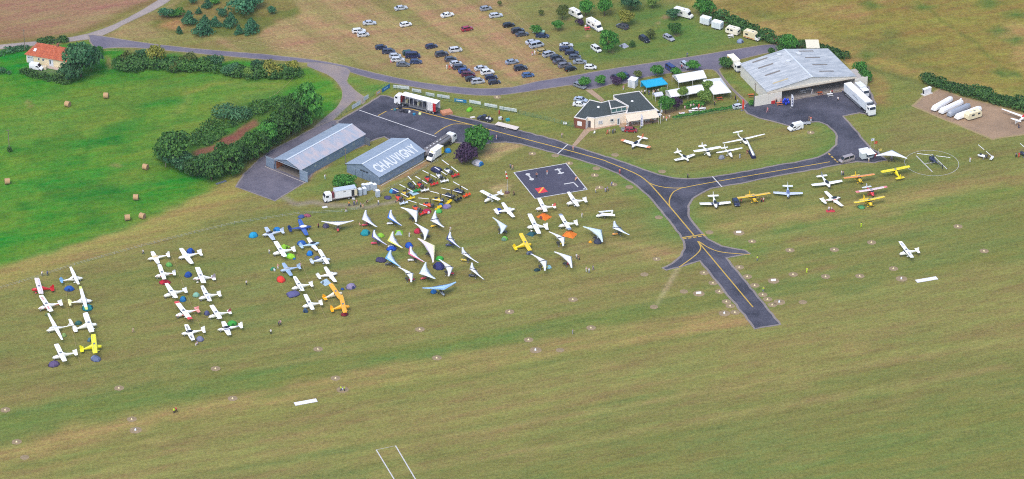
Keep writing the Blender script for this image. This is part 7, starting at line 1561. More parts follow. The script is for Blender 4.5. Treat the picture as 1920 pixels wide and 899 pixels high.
# ---------------------------------------------------------------- people
def person_mesh(pose):
    V = [(0, 0, .93), (0, 0, 1.15), (0, 0, 1.42), (0, 0, 1.52), (0, .015, 1.6), (0, .02, 1.72)]; Rr = [.14, .13, .16, .06, .085, .09]
    E = [(0, 1), (1, 2), (2, 3), (3, 4), (4, 5)]
    def chain(root, pts, rs):
        pr = root
        for p, r_ in zip(pts, rs): V.append(p); Rr.append(r_); E.append((pr, len(V) - 1)); pr = len(V) - 1
    st = {'stand': 0, 'walk': .28, 'sit': 0, 'arms': .1}[pose]
    for s in (1, -1):
        f = st * s
        if pose == 'sit':
            chain(0, [(s * .1, .02, .92), (s * .13, .42, .9), (s * .13, .45, .5), (s * .13, .45, .46), (s * .13, .57, .46)], [.1, .085, .06, .055, .045])
        else:
            chain(0, [(s * .09, 0, .88), (s * .11, f * .5, .48), (s * .12, f * .8, .09), (s * .12, f * .8 + .14, .05)], [.1, .075, .055, .045])
        ah = {'stand': (.24, -.02, 1.12, .25, .06, .86), 'walk': (.24, -f * .6, 1.13, .24, -f * .9 + .1, .9), 'sit': (.25, .1, 1.15, .18, .32, 1.02), 'arms': (.28, .18, 1.2, .16, .4, 1.28)}[pose]
        chain(2, [(s * .19, 0, 1.4), (s * ah[0], ah[1], ah[2]), (s * ah[3], ah[4], ah[5]), (s * ah[3], ah[4] + .04, ah[5] - .09)], [.065, .05, .04, .045])
    if pose == 'sit': V[:] = [(x, y, z - .44) for x, y, z in V]
    me = bpy.data.meshes.new("body"); me.from_pydata(V, E, [])
    o = bpy.data.objects.new("tmp", me); COL.objects.link(o)
    md = o.modifiers.new("skin", 'SKIN'); md.use_smooth_shade = True
    for i, sv in enumerate(me.skin_vertices[0].data): sv.radius = (Rr[i], Rr[i] * .85); sv.use_root = (i == 0)
    bpy.context.view_layer.update()
    out = bpy.data.meshes.new_from_object(o.evaluated_get(bpy.context.evaluated_depsgraph_get()))
    COL.objects.unlink(o); bpy.data.objects.remove(o)
    dz = -.44 if pose == 'sit' else 0
    for p in out.polygons:
        c = p.center; z = c.z - dz
        if z > 1.63 and (c.y < .07 or z > 1.74): m = 3
        elif z > 1.48: m = 0
        elif (abs(c.x) > .2 and z < 1.2) or (pose in ('arms', 'sit') and c.y > .2 and z > .98): m = 0
        elif z > .96: m = 1
        elif pose != 'sit' and z < .1: m = 3
        else: m = 2
        p.material_index = m; p.use_smooth = True
    return out
SKN = M((190, 140, 112), .6); HAIRS = [M((46, 36, 30), .8), M((96, 76, 56), .8), M((160, 140, 110), .8)]
_pc = [0]
def person(x, y, shirt, legs, label, pose=None, rz=None, group=None, z=0.0):
    _pc[0] += 1; i = _pc[0]; pose = pose or ('stand', 'walk', 'arms')[i % 3]
    p = G(x, y, z); me = mc(('person', pose), lambda: person_mesh(pose))
    o = put("person", me, [SKN, M(shirt, .85), M(legs, .85), HAIRS[i % 3]], None, (p.x, p.y, z), (i * 2.1) % 6.28 if rz is None else rz)
    s_ = .96 + .09 * ((i * 37) % 10) / 10; o.scale = (s_ * 1.1, s_ * 1.1, s_)
    return tag(o, label, "person", group)
WH, BK, BL, RD, GY_, PK, JN, TAN, YV = (222, 222, 224), (40, 40, 46), (60, 84, 140), (190, 50, 50), (130, 134, 142), (206, 140, 150), (60, 70, 100), (176, 156, 130), (190, 226, 40)
PPL = [(649, 398, (120, 90, 76), WH, "person in brown jacket and white trousers at the rope fence bend"), (688, 384, BK, (110, 80, 60), "person in dark top on the dirt path below the portable toilets"), (709.6, 384, WH, BL, "person in white shirt on the dirt path near the gyrocopters"), (654.5, 387, (222, 140, 40), JN, "person in orange top below the site office truck"), (609.5, 336, WH, (170, 210, 210), "person in white on the grass beside the grey hangar"),
 (664, 386, (90, 104, 150), JN, "person in blue leaning on the rope fence below the office truck"), (669, 384, PK, GY_, "person in pink beside the one in blue at the rope fence"), (676, 389, GY_, BK, "person in grey at the corner of the rope fence"), (680.5, 392, (206, 160, 130), TAN, "person in peach top at the corner of the rope fence"),
 (268.7, 477, WH, JN, "person in white by the rope fence above the second field"), (462, 535.4, WH, BK, "lone person in white on the open grass between the fields"), (508, 626.8, WH, BK, "person in white shirt walking alone below the third field"), (370, 647, (150, 150, 180), WH, "person in pale blue crouched beside the grey tent", 'sit'),
 (79, 518, WH, GY_, "person in white by the rope fence at far left"), (89.4, 517.4, (70, 90, 130), JN, "person in blue by the rope fence at far left"), (250, 624, (190, 170, 150), TAN, "lone person in beige right of the lemon yellow airplane"), (523, 612, (70, 60, 90), BK, "person in dark purple of the pair on the open grass"), (526, 610, (190, 160, 170), JN, "person in pale pink of the pair on the open grass"),
 (639.6, 733.5, YV, JN, "left one of two people in yellow-green vests by the runway marker"), (645.6, 733.5, YV, BK, "right one of two people in yellow-green vests by the runway marker"), (326.5, 775.4, YV, BK, "person in yellow vest on the worn runway strip"), (330.5, 773, (214, 80, 70), BK, "person in red beside the yellow vest on the worn strip"), (1073.6, 626.8, GY_, (150, 150, 160), "lone grey figure in the middle of the runway grass"),
 (1081, 486, WH, GY_, "person in white of the pair right of the trikes"), (1085, 488, (110, 90, 80), BK, "person in brown of the pair right of the trikes"), (1099, 510, (214, 190, 190), WH, "left of the three people standing below the trikes"), (1104.4, 512.6, WH, GY_, "middle of the three people standing below the trikes"), (1112, 507, GY_, (150, 130, 150), "right of the three people standing below the trikes"), (1091, 408.5, WH, WH, "person all in white between airplane and folded microlight"),
 (957, 316, GY_, JN, "person in grey left of the signal square"), (961, 318.5, (190, 150, 140), GY_, "person in peach left of the signal square"), (1005.4, 333, (160, 100, 90), BK, "person in brown standing on the signal square"), (1026, 328, (190, 130, 120), WH, "person in pink standing on the signal square"), (1081, 338, (200, 150, 130), TAN, "person sitting on the right edge of the signal square", 'sit'), (1116.7, 362, (220, 210, 190), GY_, "person in cream below the right corner of the signal square"),
 (1135, 361, (170, 160, 190), GY_, "person in lilac of the pair near the taxiway curve"), (1139, 359, (120, 130, 150), JN, "person in grey blue of the pair near the taxiway curve"), (1147, 349.5, (110, 130, 190), JN, "person in blue beside a white marker at the taxiway"), (1162, 326, (214, 120, 130), (150, 40, 60), "person in pink walking on the taxiway"), (963.6, 367, (90, 70, 60), BK, "dark figure at the sandy windsock patch"),
 (1053.4, 258.5, (214, 180, 180), GY_, "person in pale pink on the grass above the taxiway"), (1074.5, 283, (206, 150, 150), TAN, "person walking on the taxiway at the end of the concrete path"), (1139, 252, (190, 60, 50), RD, "person in red before the clubhouse front"), (1142, 251, (220, 200, 180), TAN, "person in cream before the clubhouse front"), (1149, 251, (90, 110, 110), JN, "person in grey green before the clubhouse front"), (1152.5, 250, GY_, BK, "person in grey before the clubhouse front"),
 (1219, 231, (160, 90, 70), BK, "person in brown on the right of the terrace"), (1224, 232, (60, 50, 50), BK, "person in black on the right of the terrace"), (1181.5, 237, (130, 60, 60), BK, "person in dark red on the left of the terrace"), (1172, 244, RD, WH, "person in red beside the small box trailer"), (1175, 242.5, WH, BL, "person in white beside the small box trailer"),
 (1244, 226, WH, GY_, "left of the three people at the flagpole"), (1249.5, 227, (214, 90, 70), WH, "person in coral red at the flagpole"), (1255, 224, (214, 200, 190), TAN, "right of the three people at the flagpole"), (1259, 215.5, (40, 70, 140), BL, "person in dark blue at the dark green tree"), (1276.5, 216, (196, 40, 50), RD, "person in red seated at the first garden table", 'sit'), (1281, 216, WH, JN, "person in white seated at the first garden table", 'sit'),
 (1294.5, 211.5, (200, 214, 200), JN, "person in pale green at the white garden tables", 'sit'), (1301, 211, WH, BK, "person in white at the middle garden table", 'sit'), (1284, 206.5, (206, 180, 180), TAN, "person in pale pink behind the first garden table"), (1295, 204, (220, 210, 200), GY_, "person in cream behind the garden tables"), (1299.5, 203, (190, 170, 190), JN, "person in lilac behind the garden tables"), (1306, 206, (180, 190, 210), JN, "person in pale blue at the right garden tables", 'sit'),
 (1310.5, 204, (206, 70, 70), RD, "person in red at the right garden tables"), (1316, 205, (206, 190, 180), TAN, "person in beige at the right garden tables", 'sit'), (1322, 206.5, WH, JN, "person in white at the far right garden table", 'sit'), (1278, 198, WH, TAN, "person in white behind the purple tree"), (1339.8, 198, BK, BK, "person in black alone on the garden grass"), (1378.8, 188, (50, 50, 60), BK, "person in dark clothes on the path near the hangar"), (1382.8, 195, (150, 170, 190), JN, "person in pale blue at the silver car"),
 (1203, 178, (200, 190, 200), BK, "person in lilac at the left corner of the blue tent"), (1209, 177, WH, BK, "person in white at the left front of the blue tent"), (1217, 178, BL, JN, "person in blue in front of the blue tent"), (1224.5, 178, (220, 200, 200), WH, "person in pale pink in the middle of the blue tent front"), (1229, 176, (60, 60, 70), BK, "person in black at the blue tent front"), (1234, 175, WH, JN, "person in white right of the one in black at the blue tent"), (1248.5, 173, (206, 206, 214), JN, "person in grey white at the right end of the blue tent"), (1169, 169, PK, WH, "person in pink behind the clubhouse roof"),
 (1439, 210.5, (206, 120, 130), PK, "person in pink on the apron near the hangar door"), (1516.5, 227, (90, 60, 60), TAN, "person in brown of the pair on the apron"), (1520.5, 228, (214, 110, 100), WH, "person in coral of the pair on the apron"), (1571, 190.5, WH, BK, "person in white walking on the apron towards the truck"), (1557, 178.5, WH, GY_, "person in white at the hangar mouth work table"), (1560, 177.5, (150, 60, 70), BK, "person in dark red at the hangar mouth work table"), (1523, 175.5, (214, 206, 196), WH, "person in cream at the hangar table"), (1580, 174.5, (190, 170, 180), JN, "person in lilac beside the white truck rear"), (1455.5, 195, BK, BK, "person in black at the stall left of the blue balloons"), (1464, 194.5, (190, 120, 140), BK, "person in pink at the stall left of the blue balloons"),
 (1577.5, 329, WH, GY_, "left of the pair below the beige grey van"), (1581, 329.5, (150, 130, 130), JN, "right of the pair below the beige grey van"), (1554.5, 394, WH, JN, "left person seated on the red rug", 'sit'), (1559, 394.5, (206, 190, 190), JN, "right person seated on the red rug", 'sit'), (1629, 304, WH, TAN, "person in white at the kiosk trailer counter"), (1641.5, 296, (206, 80, 70), RD, "person in red right of the kiosk trailer"), (1818.4, 304.5, (206, 210, 222), WH, "person in pale blue between the helicopter and the gyrocopter"), (1905, 295, (120, 120, 130), BK, "person in grey at the right edge gyrocopter"), (1910.5, 295.5, RD, RD, "person in red at the right edge gyrocopter"),
 (1431, 379.5, (214, 190, 190), (150, 50, 70), "person in pale pink at the wing tip of the yellow airplane"), (1427.5, 380, (140, 60, 60), BK, "person in dark red at the wing tip of the yellow airplane"), (1389.5, 381.5, (150, 50, 60), BK, "person in dark red beside the dark blue car"), (1289.5, 334.5, (70, 70, 84), BK, "dark figure at the taxiway edge below the display grass"), (1387, 297.5, (160, 180, 200), (170, 180, 200), "person in pale blue on the display grass"), (1401, 289.5, (110, 50, 50), (160, 110, 90), "person in dark red beside the padded stand"), (1910, 241, (60, 50, 60), JN, "person in dark clothes behind the tail at the right edge"),
 (1420, 489.5, YV, GY_, "person in yellow-green vest beside the taxiway fillet"), (1513, 511.5, YV, YV, "person in bright yellow on the grass right of the stub"), (1430.5, 547.5, YV, GY_, "person in yellow-green vest beside the stub markers"), (1614.5, 427, YV, YV, "person in bright yellow on the green strip"), (1288.5, 107, (40, 100, 110), JN, "person in teal jacket walking at the access road"), (732, 119, (214, 120, 150), PK, "person in pink crouching beside the silver estate", 'sit'), (838, 129.5, WH, WH, "person in white left of three in the car park"), (842.5, 131, RD, RD, "person in red of the three in the car park"), (847, 129.5, (220, 210, 220), RD, "person in pale lilac of the three in the car park"),
 (998, 105, (206, 120, 120), WH, "person in coral beside the mustard car"), (1002.6, 103, WH, WH, "person in white beside the mustard car"), (674, 424.5, (206, 150, 140), TAN, "person in peach left of the teal dome tent", 'sit'), (688, 424, (230, 110, 110), JN, "person in coral red under the upper left trike wing"), (844.5, 434.5, (190, 190, 190), WH, "person in grey at the tip of a white trike"), (504.7, 476.5, WH, GY_, "person in white at the nose of the airplane between lime tents"), (597, 427.5, (120, 60, 60), BK, "person in dark red left of the wide white trike"), (563, 502.5, (180, 130, 130), BK, "person beside the pale blue airplane tail"), (521, 504.5, (214, 150, 150), WH, "person in pink at the nose of the pale blue airplane"), (1104, 55, RD, RD, "person in red seated at the motorhome table", 'sit'), (1098, 53, WH, RD, "person in white seated at the motorhome table", 'sit'), (1278, 130, (190, 80, 100), BK, "person in red between the dark blue van and silver car"), (936, 215, RD, RD, "person in red by the last white banner"), (942, 229, BK, (90, 70, 60), "person in black at the flat pale trailer"), (767.5, 437 + 8, (200, 200, 206), WH, "person in white between the lime tent and the trikes"), (899, 255.5, (214, 200, 216), WH, "person in white on the taxiway right of the green tree")]
for q in PPL:
    if q[4].endswith("green tree"): q = (931, 262) + q[2:]
    person(*q)

# ---------------------------------------------------------------- markers on dirt rings
def ring_mat(): return asphalt((128, 114, 88), (148, 130, 102), "marker_dirt")
RM = ring_mat()
def marker(x, y, label, group, kind='cone', r=1.3):
    p = G(x, y); t = thing("runway_marker", label, "marker", (p.x, p.y, 0), 0, group)
    put("dirt_ring", mc(('dirt', kind == 'board'), lambda: (lambda rr: MB().add([(math.cos(i * math.pi / 8) * (1 + .12 * rr.random()), math.sin(i * math.pi / 8) * (1 + .12 * rr.random()), .012) for i in range(16)], [tuple(range(16))]).mesh("dirt_ring"))(random.Random(5))), RM, t).scale = (r, r, 1)
    if kind == 'cone': put("cone", mc('cone', lambda: MB().tube((0, 0, .012), (0, 0, .4), .3, .05, 8).mesh("cone")), M((214, 200, 156), .8), t)
    elif kind == 'board': put("board", mc('board', lambda: MB().hexa([(-.75, -.25, .05), (.75, -.05, .05), (.75, .05, .05), (-.75, -.15, .05), (-.75, -.05, .6), (.75, .15, .6), (.75, .2, .6), (-.75, 0, .6)]).mesh("board")), M((222, 222, 222), .6), t)
    elif kind == 'lamp': put("lamp", mc('mlamp', lambda: MB().tube((0, 0, .012), (0, 0, .35), .3, .24, 8).ell((0, 0, .35), (.24, .24, .2), 8, 4, 0, 0.0).mesh("lamp")), M((214, 220, 226), .5), t)
    return t
ROWS = [("far edge row of the grass runway", [(10, 769), (223, 728), (404, 691.5), (596, 655), (787, 618), (955, 585), (1074, 562)]), ("near edge row of the grass runway", [(31, 829), (247, 786.5), (436, 747.5), (629, 709.5), (819, 671.5), (991, 637.5), (1108, 615)]),
        ("right hand row above the lone airplane", [(1481, 469.5), (1564, 468.5), (1634, 455), (1796, 425), (1845, 471)]), ("right hand row below the lone airplane", [(1487, 515), (1548, 519), (1612, 518), (1675, 504)])]
for nm, pts in ROWS:
    for i, (x, y) in enumerate(pts): marker(x, y, "white cone marker, %s from the left in the %s" % (ORD[i], nm), nm)
for i, (x, y) in enumerate([(1386, 501.5), (1401, 519), (1415, 535.5), (1430, 553), (1439, 561.5), (1448, 572)]): marker(x, y, "white cone marker, %s from the top on the right side of the stub" % ORD[i], "markers right of the taxiway stub")
for i, (x, y) in enumerate([(1320, 512), (1337, 531), (1349, 547), (1362, 566), (1369, 574), (1378, 586)]): marker(x, y, "white cone marker, %s from the top on the left side of the stub" % ORD[i], "markers left of the taxiway stub")
for x, y, k_, lb in ((254, 807, 'lamp', "white lamp on a wide dirt ring at lower left of the runway"), (1004, 657, 'lamp', "white lamp on a dark ring in mid runway"), (642, 731, 'lamp', "white lamp beside the two people in vests"), (1461, 567, 'lamp', "white lamp right of the stub end"), (1358, 588, 'lamp', "white lamp left of the stub end"), (1690, 523, 'lamp', "white lamp left of the right hand white slab"), (1385, 437, 'board', "white sign board on dirt above the taxiway fillet"), (1450, 527, 'board', "white sign board on dirt right of the stub"), (1310, 551, 'board', "white sign board on dirt left of the stub"), (1410, 453, 'cone', "white cone on a long dirt patch below the sign board"), (1231, 486, 'cone', "white cone on dirt left of the taxiway fillet"), (1282, 547, 'none', "bare dirt disc left of the sign board by the stub"), (1226, 576, 'none', "bare dirt disc at the end of the sandy trench"), (1050, 657, 'none', "small bare dirt disc right of the dark lamp ring"), (46, 858, 'none', "faint dirt disc in the lower left corner"), (1505, 567, 'none', "faint dirt disc right of the stub end"), (1208, 515, 'none', "faint ring on the grass left of the trench"),
                     (1115, 329, 'cone', "white cone on sand right of the signal square"), (1124, 352, 'cone', "white cone below the person in lilac"), (1150, 346.5, 'cone', "white cone beside the person in blue"), (1118, 316, 'none', "bare sand disc at the taxiway curve"), (1180, 351, 'none', "bare sand disc below the taxiway curve"), (998, 288.5, 'cone', "white cone on the grass above the signal square"), (1041, 292, 'none', "bare sand disc near the white hold line"), (1153, 291, 'none', "bare sand disc on the display grass left end"), (1241, 322, 'none', "bare sand disc on the lower display grass"), (1067, 306.5, 'cone', "white cone at the top corner of the signal square"), (1235, 408, 'none', "bare sand disc left of the taxiway curve"), (1330, 436, 'none', "small pale disc at the yellow hold bar"), (932, 182.5, 'cone', "white cone at the road edge above the taxiway"), (1520, 249, 'cone', "white cone on the grass below the apron pair")):
    marker(x, y, lb, None, k_, 1.6 if k_ in ('board', 'lamp') else 1.15)
for a_, b_, lb in (((552.4, 758.3), (594, 750.7), "white slab marker on the runway at lower left"), ((1718, 528), (1757, 521.4), "white slab marker on the runway at right")):
    p, q = G(*a_), G(*b_); t = thing("runway_slab", lb, "marker", (p.x, p.y, 0), math.atan2((q - p).y, (q - p).x)); L = (q - p).length
    put("slab", MB().box(0, L, -.85, .85, .0, .06), M((216, 216, 216), .7, 0, .05), t); put("rim", MB().box(-.12, L + .12, -.97, .97, .0, .02), M((120, 116, 100), .9), t)

# ---------------------------------------------------------------- hay bales, poles
HB = [((127, 200), "round hay bale below the house, left one of the upper pair"), ((199, 184), "round hay bale below the hedge, right one of the upper pair"), ((14, 345), "round hay bale at the left picture edge"), ((273, 318), "round hay bale left of the big corner tree"), ((255, 375), "round hay bale below the corner tree one"), ((239, 413), "left one of the two lowest hay bales"), ((267, 410), "right one of the two lowest hay bales")]
for i, ((x, y), lb) in enumerate(HB):
    p = G(x, y); t = thing("hay_bale", lb, "hay bale", (p.x, p.y, 0), R(-25 + 20 * (i % 3)), "round hay bales in the meadow")
    put("straw_roll", mc('bale', lambda: MB().tube((-.75, 0, .9), (.75, 0, .9), .92, .92, 18).mesh("bale")), M((172, 140, 102), .95, 0, .3, 5), t)
    for s in (1, -1): put("straw_end", mc(('bend', s), lambda: MB().tube((s * .75, 0, .9), (s * .79, 0, .9), .8, .7, 16).mesh("bale_end")), M((150, 122, 90), .95, 0, .35, 8), t)
for x, y, h, lb, br in ((18, 285, 8, "weathered utility pole standing in the meadow at left", 1), (311, 314, 8.5, "grey utility pole before the dark corner tree", 0), (47, 96, 8, "utility pole behind the left end of the house", 0), (1415, 198, 8, "slim lamp post at the left door of the big hangar", 0), (648, 284 + 26, 6, "thin pole beside the wall of the grey hangar", 0)):
    p = G(x, y); t = thing("utility_pole", lb, "pole", (p.x, p.y, 0)); put("pole", MB().tube((0, 0, -.1), (.05, 0, h), .14, .09, 8), M((120, 112, 100), .9), t); put("cross_arm", MB().box(-.5, .5, -.06, .06, h - .5, h - .38), M((110, 100, 90), .9), t)
    if br: put("ivy", leafmesh(leaves([(0, 0, .8, .7, .7, .9)], 500, .3, 3), "ivy"), LF['dark'], t)

# ---------------------------------------------------------------- fences and banners
def fence(pts, h, label, cl=(70, 120, 100), gap=2.5, rails=4, name="fence", r=.025, group=None):
    P = GL(pts); o = P[0].copy(); t = thing(name, label, "fence", (o.x, o.y, 0), 0, group); k_ = 0
    pm = mc(('post', h, r), lambda: MB().tube((0, 0, 0), (0, 0, h), max(.035, r * 1.4), None, 5).mesh("post"))
    for a, b in zip(P[:-1], P[1:]):
        L = (b - a).length; n = max(1, round(L / gap))
        for i in range(n + (1 if b is P[-1] else 0)):
            q = a.lerp(b, i / n) - o; put("post", pm, M(cl, .6), t, q)
        for j in range(rails):
            z = h * (j + .6) / rails * .98; u, v = a - o, b - o
            put("rail", MB().tube((u.x, u.y, z), (v.x, v.y, z), r, r, 4), M(cl, .6), t)
    return t
fence([(630, 222), (660, 206), (672, 199), (676, 196)], 1.8, "green wire fence left of the apron gate", (60, 120, 96)); fence([(680, 193), (700, 180), (722, 166), (731, 160)], 1.8, "green wire fence carrying the blue banner right of the gate", (60, 120, 96))
fence([(737, 168), (800, 182), (870, 198), (930, 207), (972, 214)], 1.5, "green wire fence behind the show truck and banners", (70, 120, 100)); fence([(972, 214), (1040, 230), (1078, 240)], 1.5, "green wire fence between the banners and the clubhouse", (70, 126, 104)); fence([(1262, 226), (1320, 216), (1385, 206)], 1.1, "low green fence along the clubhouse garden", (80, 130, 90))
for i, (pts, lb) in enumerate((([(-10, 545), (60, 524), (140, 498), (240, 470)], "thin rope fence at the far left of the field"), ([(240, 470), (340, 444), (440, 420), (560, 402)], "thin rope fence above the second and third fields"), ([(560, 402), (640, 398), (668, 394), (690, 380), (720, 360)], "thin rope fence bending up to the portable toilets"), ([(720, 360), (760, 340), (800, 314), (840, 292)], "thin rope fence behind the gyrocopters"))):
    fence(pts, .9, lb, (170, 176, 178), 4.5, 2, "rope_fence", .022)
for pts, lb in (([(122, 530), (130, 600), (152, 690)], "tape line between the two far left airplane rows"), ([(322, 480), (345, 540), (384, 636)], "tape line through the middle of the second field"), ([(558, 480), (580, 530), (612, 600)], "tape line through the middle of the third field"), ([(950, 360), (985, 420)], "tape line below the windsock patch"), ([(765, 445), (780, 480)], "tape line among the trikes"), ([(550, 148), (520, 176), (505, 184)], "pale electric fence wire behind the tree row"), ([(192, 97), (222, 96)], "pale fence wire between house tree and hedgerow")):
    fence(pts, .45, lb, (190, 168, 120), 9, 1, "tape_fence", .03)
for pts, lb in (([(440, 78), (560, 96), (640, 112)], "tape along the lower edge of the car park"), ([(690, 12), (790, 82)], "tape line between parking lanes left of the middle"), ([(860, -2), (960, 84), (1008, 145)], "tape line beside the inner right parking row"), ([(930, 0), (1030, 84), (1066, 116)], "tape line beside the right hand parking column")):
    fence(pts, .45, lb, (196, 176, 130), 10, 1, "tape_fence", .03)
def zb(x, y): return (730 + x / 7.111, 150 + y / 7.111)
BN = [((50, 118), (98, 122), (206, 214, 214), "first white fence banner behind the truck cab"), ((106, 122), (268, 140), (206, 214, 214), "long white fence banner behind the truck cab"), ((304, 165), (428, 186), (204, 212, 214), "white fence banner behind the truck roof front"), ((488, 215), (604, 236), (206, 214, 214), "white fence banner behind the middle of the truck"), ((638, 240), (804, 264), (200, 208, 212), "white fence banner with grey print behind the truck tail"), ((868, 298), (1030, 320), (30, 124, 178), "bright blue fence banner with white lettering"), ((1068, 316), (1222, 344), (208, 216, 214), "white fence banner right of the blue banner"), ((1270, 358), (1440, 388), (208, 216, 216), "white fence banner above the dark pickup"), ((1470, 402), (1700, 440), (210, 218, 216), "last white fence banner towards the clubhouse")]
for a_, b_, c_, lb in BN:
    p, q = G(*zb(*a_)), G(*zb(*b_)); L = (q - p).length; t = thing("fence_banner", lb, "banner", (p.x, p.y - .06, 0), math.atan2((q - p).y, (q - p).x))
    put("sheet", MB().box(0, L, -.1, -.06, .35, 1.45), CLOTH(c_), t); n = max(1, int(L / 2.2))
    for i in range(n): put("print", MB().box(L * (i + .15) / n, L * (i + .7) / n, -.12, -.102, .75, 1.1), M((178, 190, 198) if c_[2] > 190 and c_[0] > 100 else (214, 226, 236), .7), t)
zq = lambda x, y: (630 + x / 8.99, 150 + y / 8.99)
for a_, b_, c_, lb in (((775, 228), (905, 145), (24, 110, 170), "blue fence banner on the slanting gate fence"), ((672, 285), (760, 232), (206, 170, 120), "tan fence banner left of the slanting blue banner"), ((468, 370), (545, 322), (210, 216, 216), "small white banner on the gate"), ((268, 510), (415, 425), (206, 214, 212), "white fence banner left of the gate")):
    p, q = G(*zq(*a_)), G(*zq(*b_)); L = (q - p).length; t = thing("fence_banner", lb, "banner", (p.x, p.y, 0), math.atan2((q - p).y, (q - p).x))
    put("sheet", MB().box(0, L, -.1, -.06, .3, 1.7), CLOTH(c_), t); put("print", MB().box(L * .2, L * .75, -.12, -.102, .8, 1.25), M((170, 184, 196) if c_[0] > 100 else (120, 170, 206), .7), t)
# windsock mast on the sandy patch
p = G(951, 362); t = thing("windsock_mast", "red and white windsock mast on the sandy patch", "mast", (p.x, p.y, 0))
mb = MB(); mb.tube((0, 0, 0), (0, 0, 5.0), .09, .05, 8); put("mast", mb, M((200, 200, 200), .5), t)
for i, c_ in enumerate(((206, 70, 50), (226, 222, 218), (206, 70, 50), (226, 222, 218))): put("sock_band", MB().tube((-.12 * i, .0, 5.0 + .62 * i), (-.12 * (i + 1), 0, 5.0 + .62 * (i + 1)), .34 - .05 * i, .29 - .05 * i, 8), CLOTH(c_), t)
put("base", MB().tube((0, 0, 0), (0, 0, .35), .8, .7, 12), M((96, 70, 66), .9), t)
# garden tables, chairs, stall things
def table(x, y, label, c_=(222, 222, 222), L=1.8, rz=.2):
    p = G(x, y); t = thing("garden_table", label, "table", (p.x, p.y, 0), rz); put("table_top", mc(('tt', L), lambda: MB().box(-L / 2, L / 2, -.4, .4, .7, .76).mesh("table_top")), M(c_, .6), t)
    for sx in (1, -1):
        for s in (1, -1): put("leg", mc('tl', lambda: MB().box(-.03, .03, -.03, .03, 0, .7).mesh("leg")), M((150, 150, 150), .6), t, (sx * (L / 2 - .1), s * .33, 0))
    for s in (1, -1): put("bench", mc(('tb', L), lambda: MB().box(-L / 2, L / 2, -.14, .14, .4, .45).box(-L / 2 + .1, -L / 2 + .2, -.1, .1, 0, .399).box(L / 2 - .2, L / 2 - .1, -.1, .1, 0, .399).mesh("bench")), M(tuple(int(v * .9) for v in c_), .7), t, (0, s * .8, 0))
    return t
for x, y, lb, c_ in ((1278.5, 216, "white table with people in red at the left of the garden", (222, 222, 222)), (1297, 211.5, "white table in the middle of the garden", (224, 226, 226)), (1303, 207.5, "second row white table in the garden middle", (222, 222, 224)), (1316, 207, "white table at the right of the garden", (224, 226, 228)), (1349, 187, "orange brown picnic table under the peaked marquee", (170, 84, 50)), (1461, 196.5, "stall table with red goods left of the blue balloons", (190, 110, 80)), (1537, 177, "orange brown bench table at the hangar mouth", (170, 90, 56)), (1556, 180, "white work table at the hangar mouth", (214, 216, 218)), (1408, 181, "orange brown picnic table beside the left hangar wall", (180, 100, 56)), (1370, 70, "small white table beside the cream caravan", (228, 228, 226)), (1101, 56, "red and white covered table beside the big motorhome", (200, 70, 80)), (1505, 174, "long white table inside the hangar", (220, 220, 222)), (1516, 171, "second long white table inside the hangar", (216, 216, 220)), (1180, 233, "white table at the left of the terrace", (226, 224, 222)), (1192, 231, "white table in the middle of the terrace", (226, 224, 222)), (1214, 227, "white table at the right of the terrace", (222, 220, 218))):
    table(x, y, lb, c_)
def chair(x, y, label, rz):
    p = G(x, y); t = thing("plastic_chair", label, "chair", (p.x, p.y, 0), rz); m_ = M((226, 228, 228), .5); put("seat", mc('cs', lambda: MB().box(-.24, .24, -.24, .24, .42, .47).mesh("seat")), m_, t); put("backrest", mc('cb', lambda: MB().box(-.24, .24, .2, .25, .471, .92).mesh("backrest")), m_, t)
    for sx in (1, -1):
        for s in (1, -1): put("leg", mc('cl', lambda: MB().box(-.03, .03, -.03, .03, 0, .419).mesh("leg")), m_, t, (sx * .2, s * .2, 0))
chair(1057.5, 234, "white plastic chair by the wire fence, left of two", .4); chair(1061.5, 234.5, "white plastic chair by the wire fence, right of two", .2); chair(1114.5, 251, "white plastic chair alone before the clubhouse", -.3); chair(515, 509, "white camp chair beside the green tent in the third field", .8)
def balloons(x, y, label, c_):
    p = G(x, y); t = thing("balloon_cluster", label, "balloons", (p.x, p.y, 0)); r_ = random.Random(9)
    for i in range(9): 
        put("balloon", mc('bal', lambda: MB().ell((0, 0, 0), (.42, .42, .5), 10, 6).mesh("balloon")), M(c_, .3), t, (r_.uniform(-.9, .9), r_.uniform(-.6, .6), .55 + 1.9 * (i / 9)))
    put("stand", MB().tube((0, 0, 0), (0, 0, 2.2), .05), M((120, 120, 130), .5), t)
balloons(1474, 197, "cluster of blue balloons at the hangar door", (30, 60, 190))
p = G(1449, 194); o = put("cool_box", MB().box(-.6, .6, -.4, .4, 0, .9).box(-.63, .63, -.43, .43, .903, 1.0), M((180, 40, 46), .5), None, (p.x, p.y, 0), .2); tag(o, "red drinks box at the left end of the stall", "box")
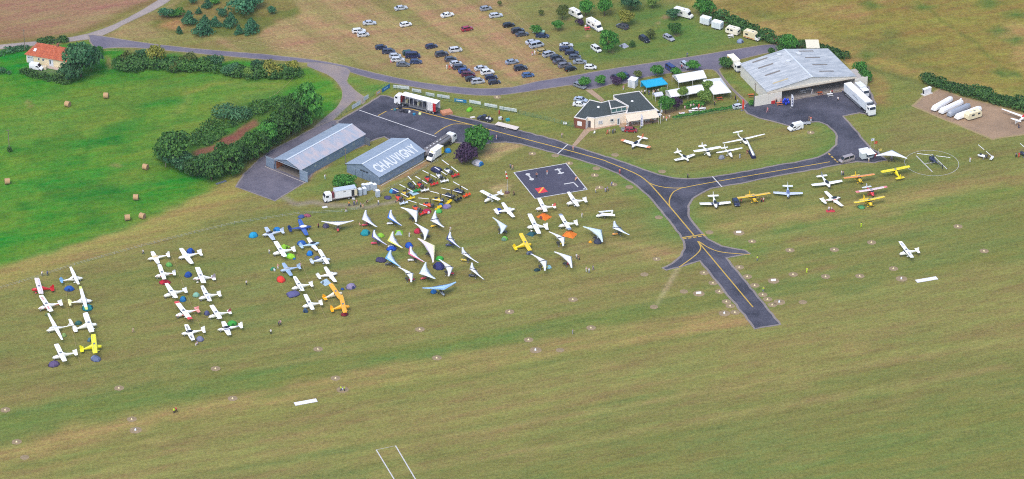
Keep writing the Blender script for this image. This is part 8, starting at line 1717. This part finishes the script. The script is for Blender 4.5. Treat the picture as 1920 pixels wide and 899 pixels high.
# show truck equipment on the tarmac
for x, y, k_, c_, lb in ((740.5, 207.5, 'dome', (60, 110, 120), "teal round case left of the show truck gear"), (750, 203.5, 'box', (34, 34, 44), "black case at the yellow line end"), (751.5, 210, 'dome', (50, 50, 60), "small black drum on the tarmac"), (759, 210.5, 'box', (40, 42, 54), "small dark flight case on the tarmac"), (767, 211.5, 'dome', (222, 222, 222), "white cloth heap among the show gear"), (776.5, 216, 'dome', (30, 120, 160), "bright blue drum on the tarmac"), (787.5, 215, 'dome', (206, 222, 150), "pale lime drum on the tarmac"), (763, 212, 'box', (56, 58, 70), "dark amplifier box on the tarmac"), (837, 213, 'box', (190, 130, 96), "orange brown ramp behind the show truck"), (952, 227, 'box', (30, 140, 150), "teal bin beside the flat pale trailer"), (938, 224, 'box', (200, 206, 208), "white crate stack at the flat trailer"), (886, 220.5, 'box', (206, 200, 190), "pale board lying beside the dark pickup"), (609, 389, 'box', (206, 206, 206), "white board on the grass below the truck cab")):
    p = G(x, y); big = lb.startswith("orange"); flat_ = 'board' in lb
    if k_ == 'dome': o = put("drum", MB().tube((0, 0, 0), (0, 0, .5), .48, .5, 10).ell((0, 0, .5), (.5, .5, .22), 10, 3, 0, 0.0), M(c_, .5), None, (p.x, p.y, 0))
    else:
        sx, sy, sz = (1.7, 1.2, .9) if big else (.8, .5, .12) if flat_ else (.55, .4, .8)
        o = put("ramp" if big else "board" if flat_ else "flight_case", MB().box(-sx, sx, -sy, sy, 0, sz * .82).box(-sx * .96, sx * .96, -sy * .96, sy * .96, sz * .822, sz), M(c_, .6), None, (p.x, p.y, 0), .4)
    tag(o, lb, "drum" if k_ == 'dome' else "ramp" if big else "board" if flat_ else "case")
p = G(1557, 396); o = put("picnic_rug", MB().box(-1.3, 1.3, -.8, .8, .005, .03).box(-1.2, 1.2, -.7, .7, .031, .034), M((180, 50, 60), .9), None, (p.x, p.y, 0), .1); tag(o, "red picnic rug below the crosswise white airplane", "rug")
p = G(660, 348 + 0); 
p = G(416, 344); t = thing("scrap_pile", "grey metal poles lying at the foot of the tree row", "poles", (p.x, p.y, 0), .6)
for i in range(4): put("metal_pole", MB().tube((-1.8, .25 * i, .1), (1.8, .25 * i + .1, .12), .08), STEEL('8a9098'), t)
# the slightly hazy summer air over the field
hz_ = bpy.data.materials.new("haze_air"); hz_.use_nodes = True; hn = hz_.node_tree.nodes; hn.remove(hn["Principled BSDF"])
pv = hn.new("ShaderNodeVolumePrincipled"); pv.inputs["Color"].default_value = (.86, .92, 1, 1); pv.inputs["Density"].default_value = .000035; pv.inputs["Anisotropy"].default_value = .2
hz_.node_tree.links.new(pv.outputs[0], hn["Material Output"].inputs["Volume"])
ho = put("haze", MB().box(-2600, 2600, -1600, 3600, -1.2, 540), hz_); ho["kind"] = "stuff"
dup_ = {}
for o in ALL:
    if o.get("label"): dup_.setdefault(o["label"], []).append(o)
for k_, v in dup_.items():
    if len(v) > 1: print("DUPLICATE LABEL", k_, len(v))
